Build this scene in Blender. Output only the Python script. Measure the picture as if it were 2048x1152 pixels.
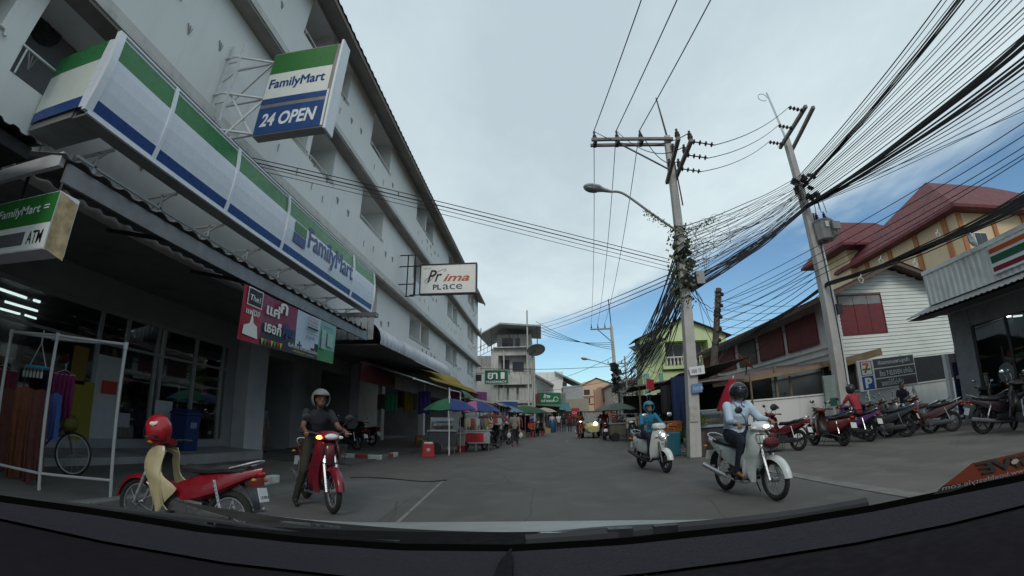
import bpy, math, random
from mathutils import Vector, Matrix, Euler
R_ = math.radians
rnd = random.Random(7)
SC = bpy.context.scene
COL = SC.collection
for o_ in list(bpy.data.objects): bpy.data.objects.remove(o_)

# ------------------------------------------------------------------ camera
CAM_H = 1.28
FPX, KD, YAW, PITCH, ROLL = 891.9, 0.1116, -0.0632, 0.2899, 0.0125
def _rot():
    B = Matrix(((1,0,0),(0,0,1),(0,-1,0)))
    cr,sr=math.cos(ROLL),math.sin(ROLL); cp,sp=math.cos(PITCH),math.sin(PITCH); cy,sy=math.cos(YAW),math.sin(YAW)
    return Matrix(((cy,sy,0),(-sy,cy,0),(0,0,1))) @ Matrix(((1,0,0),(0,cp,-sp),(0,sp,cp))) @ B @ Matrix(((cr,-sr,0),(sr,cr,0),(0,0,1)))
RC = _rot()
cam_d = bpy.data.cameras.new('camera'); cam = bpy.data.objects.new('camera', cam_d); COL.objects.link(cam)
SC.camera = cam
cam.matrix_world = Matrix.Translation((0,0,CAM_H)) @ (RC @ Matrix(((1,0,0),(0,-1,0),(0,0,-1)))).to_4x4()
cam_d.type = 'PANO'; cam_d.panorama_type = 'FISHEYE_LENS_POLYNOMIAL'
cam_d.sensor_width = 36.0; cam_d.sensor_fit = 'HORIZONTAL'; cam_d.fisheye_fov = R_(175)
# theta(r) fitted to r = F (theta + K theta^3), r in mm on the sensor
cam_d.fisheye_polynomial_k0=0.0
cam_d.fisheye_polynomial_k1=-0.06391931180508384
cam_d.fisheye_polynomial_k2=3.9027310426271024e-05
cam_d.fisheye_polynomial_k3=2.827339494698358e-05
cam_d.fisheye_polynomial_k4=-5.154548637545088e-07
cam_d.clip_start=0.02; cam_d.clip_end=3000
CC = Vector((0,0,CAM_H))
def ray(x,y):
    px,py=x-1024,y-576; r=math.hypot(px,py)+1e-9; th=r/FPX
    for _ in range(25): th-=(FPX*(th+KD*th**3)-r)/(FPX*(1+3*KD*th*th))
    return RC @ Vector((math.sin(th)*px/r, math.sin(th)*py/r, math.cos(th)))
def gnd(x,y,z=0.0):
    d=ray(x,y); return CC+d*((z-CAM_H)/d.z)
def atY(x,y,Y):
    d=ray(x,y); return CC+d*(Y/d.y)
def atX(x,y,X):
    d=ray(x,y); return CC+d*(X/d.x)

# ------------------------------------------------------------------ sky, sun, exposure
SUN_EL, SUN_AZ = 40.0, 183.0
w = bpy.data.worlds.new('World'); SC.world = w; w.use_nodes = True
nt = w.node_tree; nt.nodes.clear()
def N(nt,t,**k):
    n=nt.nodes.new(t)
    for a,v in k.items(): setattr(n,a,v)
    return n
def vmath(nt,op,a,b=None):
    n=N(nt,'ShaderNodeMath',operation=op)
    for i,x in enumerate((a,b)):
        if x is None: continue
        if isinstance(x,(int,float)): n.inputs[i].default_value=x
        else: nt.links.new(x,n.inputs[i])
    return n.outputs[0]
def maprange(nt,v,a,b,c=0.0,d=1.0):
    n=N(nt,'ShaderNodeMapRange'); n.interpolation_type='SMOOTHSTEP'
    nt.links.new(v,n.inputs[0])
    for i,x in zip((1,2,3,4),(a,b,c,d)): n.inputs[i].default_value=x
    return n.outputs[0]
def world():
    L=nt.links.new
    out=N(nt,'ShaderNodeOutputWorld'); bg=N(nt,'ShaderNodeBackground'); bg.inputs[1].default_value=0.10
    sky=N(nt,'ShaderNodeTexSky',sky_type='NISHITA'); sky.sun_disc=False
    sky.sun_elevation=R_(SUN_EL); sky.sun_rotation=R_(SUN_AZ); sky.air_density=1.0; sky.dust_density=0.6; sky.ozone_density=1.5
    tc=N(nt,'ShaderNodeTexCoord'); sep=N(nt,'ShaderNodeSeparateXYZ'); L(tc.outputs['Generated'],sep.inputs[0])
    zc=vmath(nt,'MAXIMUM',sep.outputs[2],0.03)
    px=vmath(nt,'DIVIDE',sep.outputs[0],zc); py=vmath(nt,'DIVIDE',sep.outputs[1],zc)
    comb=N(nt,'ShaderNodeCombineXYZ'); L(px,comb.inputs[0]); L(py,comb.inputs[1])
    def noise(sc,det,rough=.55,vec=None,stretch=None):
        n=N(nt,'ShaderNodeTexNoise'); n.inputs['Scale'].default_value=sc; n.inputs['Detail'].default_value=det; n.inputs['Roughness'].default_value=rough
        src=vec or comb.outputs[0]
        if stretch:
            m=N(nt,'ShaderNodeMapping'); m.inputs['Scale'].default_value=stretch; m.inputs['Rotation'].default_value=(0,0,R_(28)); L(src,m.inputs[0]); src=m.outputs[0]
        L(src,n.inputs['Vector']); return n.outputs[0]
    edge=noise(.7,6,.6,stretch=(1.0,.42,1)); fine=noise(1.6,7,.6,stretch=(1.0,.6,1)); big=noise(.6,7,.6,stretch=(1,.6,1))
    # a cloud deck whose straight edge lies to the front right
    s=vmath(nt,'ADD',px,vmath(nt,'MULTIPLY',py,.5))
    s=vmath(nt,'ADD',s,vmath(nt,'MULTIPLY',vmath(nt,'SUBTRACT',edge,.5),2.2))
    clear=maprange(nt,s,2.2,2.95)
    wisp=maprange(nt,fine,.52,.80,0,.34)
    cl=vmath(nt,'MAXIMUM',vmath(nt,'SUBTRACT',1.0,clear),wisp)
    # cloud colour: grey blue overhead, paler towards the thin edge, large soft tonal patches
    mix=N(nt,'ShaderNodeMix',data_type='RGBA'); 
    tone=vmath(nt,'ADD',maprange(nt,big,.32,.68,-.3,.55),maprange(nt,s,0.2,2.3,.05,.75)); 
    L(tone,mix.inputs[0]); mix.inputs[6].default_value=(4.3,5.2,5.75,1); mix.inputs[7].default_value=(5.9,6.95,7.3,1)
    hs=N(nt,'ShaderNodeMix',data_type='RGBA',blend_type='MULTIPLY'); hs.inputs[0].default_value=1
    L(sky.outputs[0],hs.inputs[6]); hs.inputs[7].default_value=SKY_TINT
    fin=N(nt,'ShaderNodeMix',data_type='RGBA'); L(cl,fin.inputs[0]); L(hs.outputs[2],fin.inputs[6]); L(mix.outputs[2],fin.inputs[7])
    L(fin.outputs[2],bg.inputs[0]); L(bg.outputs[0],out.inputs[0])
SKY_TINT=(0.75,0.95,1.0,1)
world()
sd=bpy.data.lights.new('sun','SUN'); sd.energy=0.9; sd.angle=R_(18); sd.color=(1,.95,.88)
sun=bpy.data.objects.new('sun',sd); COL.objects.link(sun)
# sun_rotation is measured clockwise from +Y
_az=R_(SUN_AZ); _el=R_(SUN_EL)
sdir=Vector((math.sin(_az)*math.cos(_el),math.cos(_az)*math.cos(_el),math.sin(_el)))
sun.rotation_euler=sdir.to_track_quat('Z','Y').to_euler()
SC.render.engine='CYCLES'
SC.view_settings.view_transform='Standard'; SC.view_settings.look='None'; SC.view_settings.exposure=0.25; SC.view_settings.gamma=1.0
SC.view_settings.use_curve_mapping=False
SC.cycles.max_bounces=6; SC.cycles.diffuse_bounces=3; SC.cycles.transparent_max_bounces=12; SC.cycles.caustics_reflective=False; SC.cycles.caustics_refractive=False
SC.cycles.use_denoising=True

# ------------------------------------------------------------------ materials
MATS={}
def mat(name,col=(.5,.5,.5),rough=.6,metal=0.0,var=.14,scale=5.0,bump=0.0,bscale=30.0,streak=0.0,emit=None,spec=.4,trans=0.0,grime=0.0,gcol=(.05,.045,.04),coat=0.0):
    if name in MATS: return MATS[name]
    m=bpy.data.materials.new(name); m.use_nodes=True; t=m.node_tree; b=t.nodes['Principled BSDF']; L=t.links.new
    b.inputs['Roughness'].default_value=rough; b.inputs['Metallic'].default_value=metal; b.inputs['Specular IOR Level'].default_value=spec
    if coat: b.inputs['Coat Weight'].default_value=coat; b.inputs['Coat Roughness'].default_value=.08
    tc=N(t,'ShaderNodeTexCoord'); co=tc.outputs['Object']
    def noise(sc,det=4,stretch=None):
        n=N(t,'ShaderNodeTexNoise'); n.inputs['Scale'].default_value=sc; n.inputs['Detail'].default_value=det
        src=co
        if stretch:
            mp=N(t,'ShaderNodeMapping'); mp.inputs['Scale'].default_value=stretch; L(co,mp.inputs[0]); src=mp.outputs[0]
        L(src,n.inputs['Vector']); return n.outputs[0]
    cur=None
    c4=(*col,1)
    if var:
        mx=N(t,'ShaderNodeMix',data_type='RGBA'); L(noise(scale,5),mx.inputs[0])
        mx.inputs[6].default_value=(*[max(0,x*(1-var*1.6)) for x in col],1); mx.inputs[7].default_value=(*[min(1,x*(1+var*1.6)) for x in col],1); cur=mx.outputs[2]
    def over(fac,colr):
        nonlocal cur
        mx=N(t,'ShaderNodeMix',data_type='RGBA'); L(fac,mx.inputs[0])
        if cur is None: mx.inputs[6].default_value=c4
        else: L(cur,mx.inputs[6])
        mx.inputs[7].default_value=(*colr,1); cur=mx.outputs[2]
    if streak: 
        f=maprange(t,noise(1.0,6,(5,5,.35)),.50,.78,0,streak); over(f,gcol)
    if grime:
        f=maprange(t,noise(scale*.35,8),.48,.75,0,grime); over(f,gcol)
    if cur is None: b.inputs['Base Color'].default_value=c4
    else: L(cur,b.inputs['Base Color'])
    if var and rough>.15:
        rr=maprange(t,noise(scale*2.3,3),.3,.7,max(.05,rough-.1),min(1,rough+.1)); L(rr,b.inputs['Roughness'])
    if bump:
        bp=N(t,'ShaderNodeBump'); bp.inputs['Strength'].default_value=bump; bp.inputs['Distance'].default_value=.02; L(noise(bscale,6),bp.inputs['Height']); L(bp.outputs[0],b.inputs['Normal'])
    if emit:
        b.inputs['Emission Color'].default_value=(*emit[0],1); b.inputs['Emission Strength'].default_value=emit[1]
    if trans:
        o_=t.nodes['Material Output']; tl=N(t,'ShaderNodeBsdfTranslucent'); mx=N(t,'ShaderNodeMixShader'); mx.inputs[0].default_value=trans
        if cur is None: tl.inputs[0].default_value=c4
        else: L(cur,tl.inputs[0])
        L(b.outputs[0],mx.inputs[1]); L(tl.outputs[0],mx.inputs[2]); L(mx.outputs[0],o_.inputs[0])
    MATS[name]=m; return m
def glass(name,tint=(.6,.65,.66),refl=.12,rough=.03):
    if name in MATS: return MATS[name]
    m=bpy.data.materials.new(name); m.use_nodes=True; t=m.node_tree; t.nodes.clear(); L=t.links.new
    o=N(t,'ShaderNodeOutputMaterial'); mx=N(t,'ShaderNodeMixShader'); tr=N(t,'ShaderNodeBsdfTransparent'); gl=N(t,'ShaderNodeBsdfGlossy')
    tr.inputs[0].default_value=(*tint,1); gl.inputs['Roughness'].default_value=rough; gl.inputs[0].default_value=(.9,.95,1,1)
    lw=N(t,'ShaderNodeLayerWeight'); lw.inputs[0].default_value=.35
    f=maprange(t,lw.outputs['Facing'],0,1,refl,min(.9,refl+.5)); L(f,mx.inputs[0]); L(tr.outputs[0],mx.inputs[1]); L(gl.outputs[0],mx.inputs[2]); L(mx.outputs[0],o.inputs[0])
    MATS[name]=m; return m
def plain(name,col,**k):
    k.setdefault('var',.06); return mat(name,col,**k)

# ------------------------------------------------------------------ objects
WM={}     # world matrix of every thing, inherited by its parts
def tag(o,label=None,cat=None,group=None,kind=None):
    if label: o['label']=label
    if cat: o['category']=cat
    if group: o['group']=group
    if kind: o['kind']=kind
    return o
def thing(name,label,cat,loc=(0,0,0),rz=0.0,group=None):
    o=bpy.data.objects.new(name,None); COL.objects.link(o); o.location=loc; o.rotation_euler=(0,0,rz); o.empty_display_size=.2
    WM[o.name]=Matrix.Translation(Vector(loc)) @ Matrix.Rotation(rz,4,'Z')
    return tag(o,label,cat,group)
class MB:
    def __init__(s): s.v=[]; s.f=[]; s.mi=[]; s.cur=0
    def add(s,vs,fs,M=None):
        k=len(s.v)
        s.v.extend([(M @ Vector(p)) if M is not None else Vector(p) for p in vs])
        for f in fs: s.f.append([i+k for i in f]); s.mi.append(s.cur)
        return s
    def box(s,c,d,M=None,rot=None):
        x,y,z=[q/2 for q in d]; vs=[Vector((sx*x,sy*y,sz*z)) for sz in(-1,1) for sy in(-1,1) for sx in(-1,1)]
        if rot is not None: vs=[rot @ q for q in vs]
        vs=[q+Vector(c) for q in vs]
        return s.add(vs,[(0,2,3,1),(4,5,7,6),(0,1,5,4),(2,6,7,3),(0,4,6,2),(1,3,7,5)],M)
    def bb(s,a,b,M=None):
        return s.box([(p+q)/2 for p,q in zip(a,b)],[abs(q-p) for p,q in zip(a,b)],M)
    def tube(s,pts,r,n=6,caps=True,M=None,closed=False,flat=1.0):
        pts=[Vector(p) for p in pts]; m=len(pts); vs=[]; fs=[]; up=None
        for i,p in enumerate(pts):
            if closed: t=(pts[(i+1)%m]-pts[i-1])
            else: t=pts[min(i+1,m-1)]-pts[max(i-1,0)]
            if t.length<1e-9: t=Vector((0,0,1))
            t.normalize()
            if up is None: up=Vector((0,0,1)) if abs(t.z)<.9 else Vector((1,0,0))
            a=t.cross(up); 
            if a.length<1e-6: a=t.orthogonal()
            a.normalize(); b=a.cross(t); up=b
            rr=r[i] if isinstance(r,(list,tuple)) else r
            for k in range(n):
                q=2*math.pi*(k+.5)/n; vs.append(p+a*rr*math.cos(q)+b*rr*flat*math.sin(q))
        for i in range(m if closed else m-1):
            for k in range(n):
                j=(i+1)%m; fs.append((i*n+k,i*n+(k+1)%n,j*n+(k+1)%n,j*n+k))
        if caps and not closed: fs+= [tuple(range(n-1,-1,-1)),tuple((m-1)*n+k for k in range(n))]
        return s.add(vs,fs,M)
    def loft(s,rings,M=None,caps=True,closed=False):
        n=len(rings[0]); m=len(rings); vs=[p for r in rings for p in r]; fs=[]
        for i in range(m if closed else m-1):
            for k in range(n): j=(i+1)%m; fs.append((i*n+k,i*n+(k+1)%n,j*n+(k+1)%n,j*n+k))
        if caps and not closed: fs+=[tuple(range(n-1,-1,-1)),tuple((m-1)*n+k for k in range(n))]
        return s.add(vs,fs,M)
    def lathe(s,prof,n=12,M=None,caps=True):
        return s.loft([[(r*math.cos(2*math.pi*k/n),r*math.sin(2*math.pi*k/n),z) for k in range(n)] for r,z in prof],M,caps)
    def ell(s,c,r,n=10,m=7,M=None,rot=None):
        rings=[]
        for i in range(m+1):
            a=math.pi*(i/m-.5); q=max(.02,math.cos(a)); ring=[]
            for k in range(n):
                p=Vector((r[0]*q*math.cos(2*math.pi*k/n),r[1]*q*math.sin(2*math.pi*k/n),r[2]*math.sin(a)))
                if rot is not None: p=rot @ p
                ring.append(p+Vector(c))
            rings.append(ring)
        return s.loft(rings,M)
    def quad(s,a,b,c,d,M=None): return s.add([a,b,c,d],[(0,1,2,3)],M)
    def grid(s,fn,nu,nv,M=None):
        vs=[fn(i/nu,j/nv) for j in range(nv+1) for i in range(nu+1)]; w_=nu+1
        return s.add(vs,[(j*w_+i,j*w_+i+1,(j+1)*w_+i+1,(j+1)*w_+i) for j in range(nv) for i in range(nu)],M)
    def prism(s,poly,vec,M=None):
        poly=[Vector(p) for p in poly]; n=len(poly); vec=Vector(vec)
        return s.add(poly+[p+vec for p in poly],[tuple(range(n-1,-1,-1)),tuple(range(n,2*n))]+[(i,(i+1)%n,n+(i+1)%n,n+i) for i in range(n)],M)
    def sheet(s,fn,nu,nv,th,M=None):
        """a curved sheet with thickness: fn(u,v)->point, offset along the local normal"""
        e=1e-3; top=[];bot=[]
        for j in range(nv+1):
            for i in range(nu+1):
                u,v=i/nu,j/nv; p=Vector(fn(u,v)); du=Vector(fn(min(1,u+e),v))-Vector(fn(max(0,u-e),v)); dv=Vector(fn(u,min(1,v+e)))-Vector(fn(u,max(0,v-e)))
                nn=du.cross(dv); nn=nn.normalized() if nn.length>1e-12 else Vector((0,0,1)); top.append(p+nn*th/2); bot.append(p-nn*th/2)
        w_=nu+1; K=len(top); fs=[]
        for j in range(nv):
            for i in range(nu):
                a=j*w_+i; fs.append((a,a+1,a+w_+1,a+w_)); fs.append((K+a,K+a+w_,K+a+w_+1,K+a+1))
        for i in range(nu):
            fs.append((i+1,i,K+i,K+i+1)); a=nv*w_+i; fs.append((a,a+1,K+a+1,K+a))
        for j in range(nv):
            a=j*w_; fs.append((a,a+w_,K+a+w_,K+a)); a=j*w_+nu; fs.append((a+w_,a,K+a,K+a+w_))
        return s.add(top+bot,fs,M)
    def build(s,name,mats,parent=None,world=True,smooth=False,bevel=0.0,subs=0):
        vs=s.v
        W=Matrix()
        if parent is not None:
            W=WM.get(parent.name,Matrix())
            if world: I=W.inverted(); vs=[I @ p for p in vs]
        me=bpy.data.meshes.new(name); me.from_pydata([tuple(p) for p in vs],[],s.f)
        for m in (mats if isinstance(mats,(list,tuple)) else [mats]): me.materials.append(m)
        if any(s.mi): me.polygons.foreach_set('material_index',s.mi)
        if smooth: me.polygons.foreach_set('use_smooth',[True]*len(me.polygons))
        me.update()
        o=bpy.data.objects.new(name,me); COL.objects.link(o)
        if parent is not None: o.parent=parent
        WM[o.name]=W
        if bevel:
            b=o.modifiers.new('b','BEVEL'); b.width=bevel; b.segments=2; b.limit_method='ANGLE'; b.angle_limit=R_(35)
        if smooth and not subs:
            try: me.set_sharp_from_angle(angle=R_(40))
            except Exception: pass
        if subs:
            q=o.modifiers.new('s','SUBSURF'); q.levels=subs; q.render_levels=subs
        return o
def frame(o,u,v,n=None):
    """matrix taking local x,y,z to u,v,n at o"""
    u=Vector(u).normalized(); v=Vector(v); n=u.cross(v).normalized() if n is None else Vector(n).normalized(); v=n.cross(u).normalized()
    M=Matrix.Identity(4)
    for i in range(3): M[i][0]=u[i];M[i][1]=v[i];M[i][2]=n[i];M[i][3]=o[i]
    return M
def text(body,m,parent,o,u,v,w=None,h=None,size=1.0,name='lettering',bold=0.0,shear=0.0,lift=.004,world=True,depth=0.0,fat=0.0):
    """flat lettering whose box starts at o (lower left), running along u, height along v, fitted to w x h"""
    c=bpy.data.curves.new('t','FONT'); c.body=body; c.size=size; c.offset=bold; c.shear=shear; c.resolution_u=3; c.extrude=depth
    t=bpy.data.objects.new('t',c); COL.objects.link(t)
    bpy.context.view_layer.update()
    me=bpy.data.meshes.new_from_object(t.evaluated_get(bpy.context.evaluated_depsgraph_get()))
    bpy.data.objects.remove(t); bpy.data.curves.remove(c)
    if len(me.vertices)==0: return None
    xs=[p.co.x for p in me.vertices]; ys=[p.co.y for p in me.vertices]
    x0,x1,y0,y1=min(xs),max(xs),min(ys),max(ys)
    sx=(w/(x1-x0)) if w else None; sy=(h/(y1-y0)) if h else None
    sx=sx or sy or 1; sy=sy or sx
    F=frame(o,u,v); W=WM.get(parent.name,Matrix()) if parent is not None else Matrix()
    T=(W.inverted() if world else Matrix()) @ F @ Matrix.Translation((0,0,lift)) @ Matrix.Diagonal((sx,sy,1,1)) @ Matrix.Translation((-x0,-y0,0))
    if fat:
        import bmesh
        bm=bmesh.new(); bm.from_mesh(me); geo=bm.verts[:]+bm.edges[:]+bm.faces[:]; wf=fat*(x1-x0)
        for k,(dx,dy) in enumerate(((wf,0),(-wf,0),(0,wf*.7),(0,-wf*.7))):
            d=bmesh.ops.duplicate(bm,geom=geo)['geom']; bmesh.ops.translate(bm,verts=[v for v in d if isinstance(v,bmesh.types.BMVert)],vec=(dx,dy,.0006*(k+1)))
        bm.to_mesh(me); bm.free()
    me.transform(T); me.materials.clear(); me.materials.append(m); me.name=name
    ob=bpy.data.objects.new(name,me); COL.objects.link(ob)
    if parent is not None: ob.parent=parent
    WM[ob.name]=W
    return ob
def kids(o): return [c for c in bpy.data.objects if c.parent==o]
def clone(o,loc,rz,label=None,group=None):
    r=o.copy(); COL.objects.link(r); r.location=loc; r.rotation_euler=(0,0,rz)
    WM[r.name]=Matrix.Translation(Vector(loc)) @ Matrix.Rotation(rz,4,'Z')
    if label: r['label']=label
    if group: r['group']=group
    for c in o.children:
        d=c.copy(); COL.objects.link(d); d.parent=r
        for g in c.children:
            e=g.copy(); COL.objects.link(e); e.parent=d
    return r
def bez(pts,n=8):
    """Catmull-Rom through points"""
    P=[Vector(p) for p in pts]; P=[P[0]]+P+[P[-1]]; out=[]
    for i in range(1,len(P)-2):
        for k in range(n):
            t=k/n; a,b,c,d=P[i-1],P[i],P[i+1],P[i+2]
            out.append(.5*((2*b)+(c-a)*t+(2*a-5*b+4*c-d)*t*t+(3*b-a-3*c+d)*t**3))
    out.append(P[-2]); return out

# shared materials
WHITE=mat('white_paint',(.75,.76,.76),.55,var=.08,grime=.25,gcol=(.35,.34,.32))
BLACK=mat('black_plastic',(.018,.018,.02),.45,var=.2,scale=20)
RUBBER=mat('rubber',(.018,.018,.018),.8,var=.25,scale=20)
STEEL=mat('brushed_steel',(.55,.55,.56),.3,1.0,var=.1,scale=12)
CHROME=mat('chrome',(.50,.50,.52),.32,.9,var=.08,scale=12)
DARKMETAL=mat('dark_metal',(.06,.06,.065),.5,.6,var=.2,scale=10)
CONCRETE=mat('weathered_concrete',(.42,.41,.39),.85,var=.15,scale=3,bump=.25,streak=.35,grime=.3,gcol=(.16,.15,.14))
CABLE=mat('cable_rubber',(.012,.012,.014),.65,var=.1)
DARKROOM=mat('dark_interior',(.05,.05,.052),.9,var=.3,scale=2)
# ================================================================== SETTING
def asphalt(name,col,crack=.6,sp=.2):
    m=bpy.data.materials.new(name); m.use_nodes=True; t=m.node_tree; b=t.nodes['Principled BSDF']; L=t.links.new
    tc=N(t,'ShaderNodeTexCoord'); co=tc.outputs['Object']
    def noise(sc,det=4,st=None):
        n=N(t,'ShaderNodeTexNoise'); n.inputs['Scale'].default_value=sc; n.inputs['Detail'].default_value=det
        src=co
        if st: mp=N(t,'ShaderNodeMapping'); mp.inputs['Scale'].default_value=st; L(co,mp.inputs[0]); src=mp.outputs[0]
        L(src,n.inputs['Vector']); return n.outputs[0]
    def mixc(f,a,bb):
        x=N(t,'ShaderNodeMix',data_type='RGBA'); L(f,x.inputs[0])
        for i,q in ((6,a),(7,bb)):
            if hasattr(q,'links'): L(q,x.inputs[i])
            else: x.inputs[i].default_value=(*q,1)
        return x.outputs[2]
    c=mixc(noise(.35,6),[x*.72 for x in col],[x*1.3 for x in col])
    c=mixc(maprange(t,noise(1.0,5,(.9,.09,1)),     .42,.72,0,.6),c,[x*.58 for x in col])      # long worn tracks
    c=mixc(maprange(t,noise(.8,7),.46,.72,0,.6),c,[x*.66 for x in col])                    # oil and damp patches
    c=mixc(maprange(t,noise(1.7,7),.48,.78,0,.6),c,[min(1,x*1.5) for x in col])         # dusty patches
    c=mixc(maprange(t,noise(90,2),.35,.7,0,sp*2),c,[x*1.6 for x in col])                  # stones
    v=N(t,'ShaderNodeTexVoronoi',feature='DISTANCE_TO_EDGE'); v.inputs['Scale'].default_value=.42
    mp=N(t,'ShaderNodeMix',data_type='VECTOR'); mp.inputs[0].default_value=.16; L(co,mp.inputs[4]); nn=N(t,'ShaderNodeTexNoise'); nn.inputs['Scale'].default_value=1.6; nn.inputs['Detail'].default_value=5; L(co,nn.inputs['Vector']); L(nn.outputs[1],mp.inputs[5]); L(mp.outputs[1],v.inputs['Vector'])
    ck=maprange(t,v.outputs[0],0.0,.007,crack*.7,0); c=mixc(ck,c,[x*.3 for x in col])
    L(c,b.inputs['Base Color']); b.inputs['Roughness'].default_value=.82; b.inputs['Specular IOR Level'].default_value=.35
    bp=N(t,'ShaderNodeBump'); bp.inputs['Strength'].default_value=.35; bp.inputs['Distance'].default_value=.012; L(noise(70,3),bp.inputs['Height']); L(bp.outputs[0],b.inputs['Normal'])
    return m
ASPH=asphalt('asphalt',(.088,.083,.078)); LOT=asphalt('lot_concrete',(.122,.116,.106),.25,.1); PAVE=asphalt('pavement_cement',(.10,.098,.096),.4,.1)
GRD=asphalt('ground_earth',(.14,.13,.115),.2,.1)
def struct(name,mb,m,**k): return tag(mb.build(name,m,**k),kind='structure')
mb=MB(); mb.quad((-400,-150,-.016),(400,-150,-.016),(400,700,-.016),(-400,700,-.016)); struct('ground',mb,GRD)
mb=MB()
rl=[(-5.0,-12),(-5.0,60),(-4.0,90),(3,150),(10,190)]; rr_=[(4.35,-12),(4.35,45),(6.5,75),(14,150),(22,190)]
for i in range(4): mb.quad((*rl[i],0),(*rr_[i],0),(*rr_[i+1],0),(*rl[i+1],0))
struct('road',mb,ASPH)
mb=MB(); mb.quad((4.62,-12,.004),(24,-12,.004),(24,16.4,.004),(4.62,16.4,.004)); struct('parking_lot',mb,LOT)
mb=MB(); mb.bb((4.35,-12,-.01),(4.62,12.2,.012)); mb.bb((4.35,14.5,-.01),(4.62,60,.012)); struct('gutter_strip',mb,mat('gutter_cement',(.165,.16,.15),.85,var=.25,scale=4,grime=.6,gcol=(.09,.085,.08),bump=.2))
LINE=mat('worn_road_paint',(.19,.19,.185),.8,var=.2,scale=9,grime=.9,gcol=(.10,.098,.094))
mb=MB()
for a,b in ((5.0,9.4),): mb.quad((-1.76-.07*(a-5),a,.004),(-1.71-.07*(a-5),a,.004),(-1.73-.07*(b-5),b,.004),(-1.78-.07*(b-5),b,.004))
for a,b in ((24.5,25.5),): mb.quad((1.2,a,.004),(1.32,a,.004),(1.34,b,.004),(1.22,b,.004))
struct('road_marking',mb,LINE)
# darker repair patch left of the lane, and pavement on the shop side
mb=MB(); mb.add([(-4.6,5.0,.004),(-2.0,5.2,.004),(-2.25,9.2,.004),(-3.9,9.3,.004),(-4.7,8.9,.004)],[(0,1,2,3,4)]); struct('asphalt_patch',mb,asphalt('patch_asphalt',(.088,.088,.088),.7,.3))
mb=MB(); mb.bb((-7.7,-4,-.01),(-5.0,7.8,.10)); mb.bb((-7.7,13.6,-.01),(-5.0,15.0,.10)); mb.bb((-9.2,15.2,-.01),(-4.95,46,.05)); mb.bb((-9.2,11.55,-.012),(-5.02,15.2,.02)); struct('pavement',mb,PAVE)
mb=MB(); mb.bb((-9.35,-4,-.01),(-7.72,11.5,.23)); struct('shop_step',mb,mat('step_cement',(.27,.27,.27),.8,var=.15,scale=3,grime=.4,bump=.2),bevel=.012)
KW=mat('kerb_white',(.55,.55,.53),.75,var=.15,scale=8,grime=.5); KR=mat('kerb_red',(.30,.045,.04),.75,var=.2,scale=8,grime=.4)
kt=thing('painted_kerb','red and white painted kerb edge along the shop side pavement','kerb',(-4.9,7,0))
for a,b,sx in ((-3.6,7.8,0),(13.6,15.0,1)):
    y=b; k=0
    while y>a+.05:
        y0=max(a,y-.5); q=MB(); q.bb((-5.0,y0+.004,-.01),(-4.84,y-.004,.135)); q.build('kerb_stone',(KW if k==0 else KR) if k<2 else mat('kerb_plain',(.15,.15,.148),.8,grime=.3),kt,bevel=.015); y=y0; k+=1
    q=MB()
y=-5.0
for k,(x0,x1) in enumerate(((-5.02,-4.6),(-5.45,-5.03),(-5.9,-5.46),)):
    q=MB(); q.bb((x0-.3,13.42,-.01),(x1-.3,13.59,.135)); q.build('kerb_stone',KW if k%2==0 else KR,kt,bevel=.015)

# ================================================================== APARTMENT BUILDING (left)
FW=mat('apartment_white_wall',(.79,.785,.77),.7,var=.04,scale=.8,streak=.22,grime=.25,gcol=(.52,.50,.46),bump=.1,bscale=15)
LEDGE=mat('ledge_cement',(.58,.57,.55),.8,var=.12,scale=2,streak=.4,gcol=(.2,.19,.17)); SOFF=mat('soffit_shaded',(.30,.28,.255),.85,var=.15,scale=2,grime=.4)  # soffit browner and darker than the ledge, its shade put into the colour
def facade(mb,M,W,H,ops,depth):
    """wall in local x,y with outward z; ops are recessed openings x0,x1,y0,y1"""
    xs=sorted({0,W,*[o[0] for o in ops],*[o[1] for o in ops]}); ys=sorted({0,H,*[o[2] for o in ops],*[o[3] for o in ops]})
    for i in range(len(xs)-1):
        for j in range(len(ys)-1):
            cx,cy=(xs[i]+xs[i+1])/2,(ys[j]+ys[j+1])/2
            if any(o[0]<cx<o[1] and o[2]<cy<o[3] for o in ops): continue
            mb.quad((xs[i],ys[j],0),(xs[i+1],ys[j],0),(xs[i+1],ys[j+1],0),(xs[i],ys[j+1],0),M)
    for o in ops:
        a,b,c,d=o[:4]; D=-(o[4] if len(o)>4 else depth)
        mb.quad((a,c,D),(b,c,D),(b,d,D),(a,d,D),M); mb.quad((a,c,0),(a,c,D),(a,d,D),(a,d,0),M); mb.quad((b,c,D),(b,c,0),(b,d,0),(b,d,D),M)
        mb.quad((a,c,0),(b,c,0),(b,c,D),(a,c,D),M); mb.quad((a,d,D),(b,d,D),(b,d,0),(a,d,0),M)
XF=-6.5; Y0,Y1=-5.0,45.3
apt=thing('apartment_building','long white four storey apartment block with recessed balconies above the shops','building',(XF,20,0))
O=[]
f2=[(.6,1.9),(2.3,4.3),(21.2,23.2),(23.4,25.2),(29.9,32.0),(32.2,33.9),(38.9,40.5),(40.7,42.4)]
f2+=[(8.2,9.9),(14.2,16.6)]
f3=[(1.5,4.2),(8.2,9.85),(10.1,11.65),(14.15,16.55),(21.4,23.2),(23.4,25.2),(30.1,31.9),(32.1,33.9),(38.9,40.5),(40.7,42.4)]
f4=[(3,5.6),(8.35,10.0),(10.2,11.75),(14.25,16.65),(21.35,23.2),(23.4,25.2),(30.1,31.9),(32.1,33.9),(38.9,40.5),(40.7,42.4)]
ZB=3.85
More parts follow.
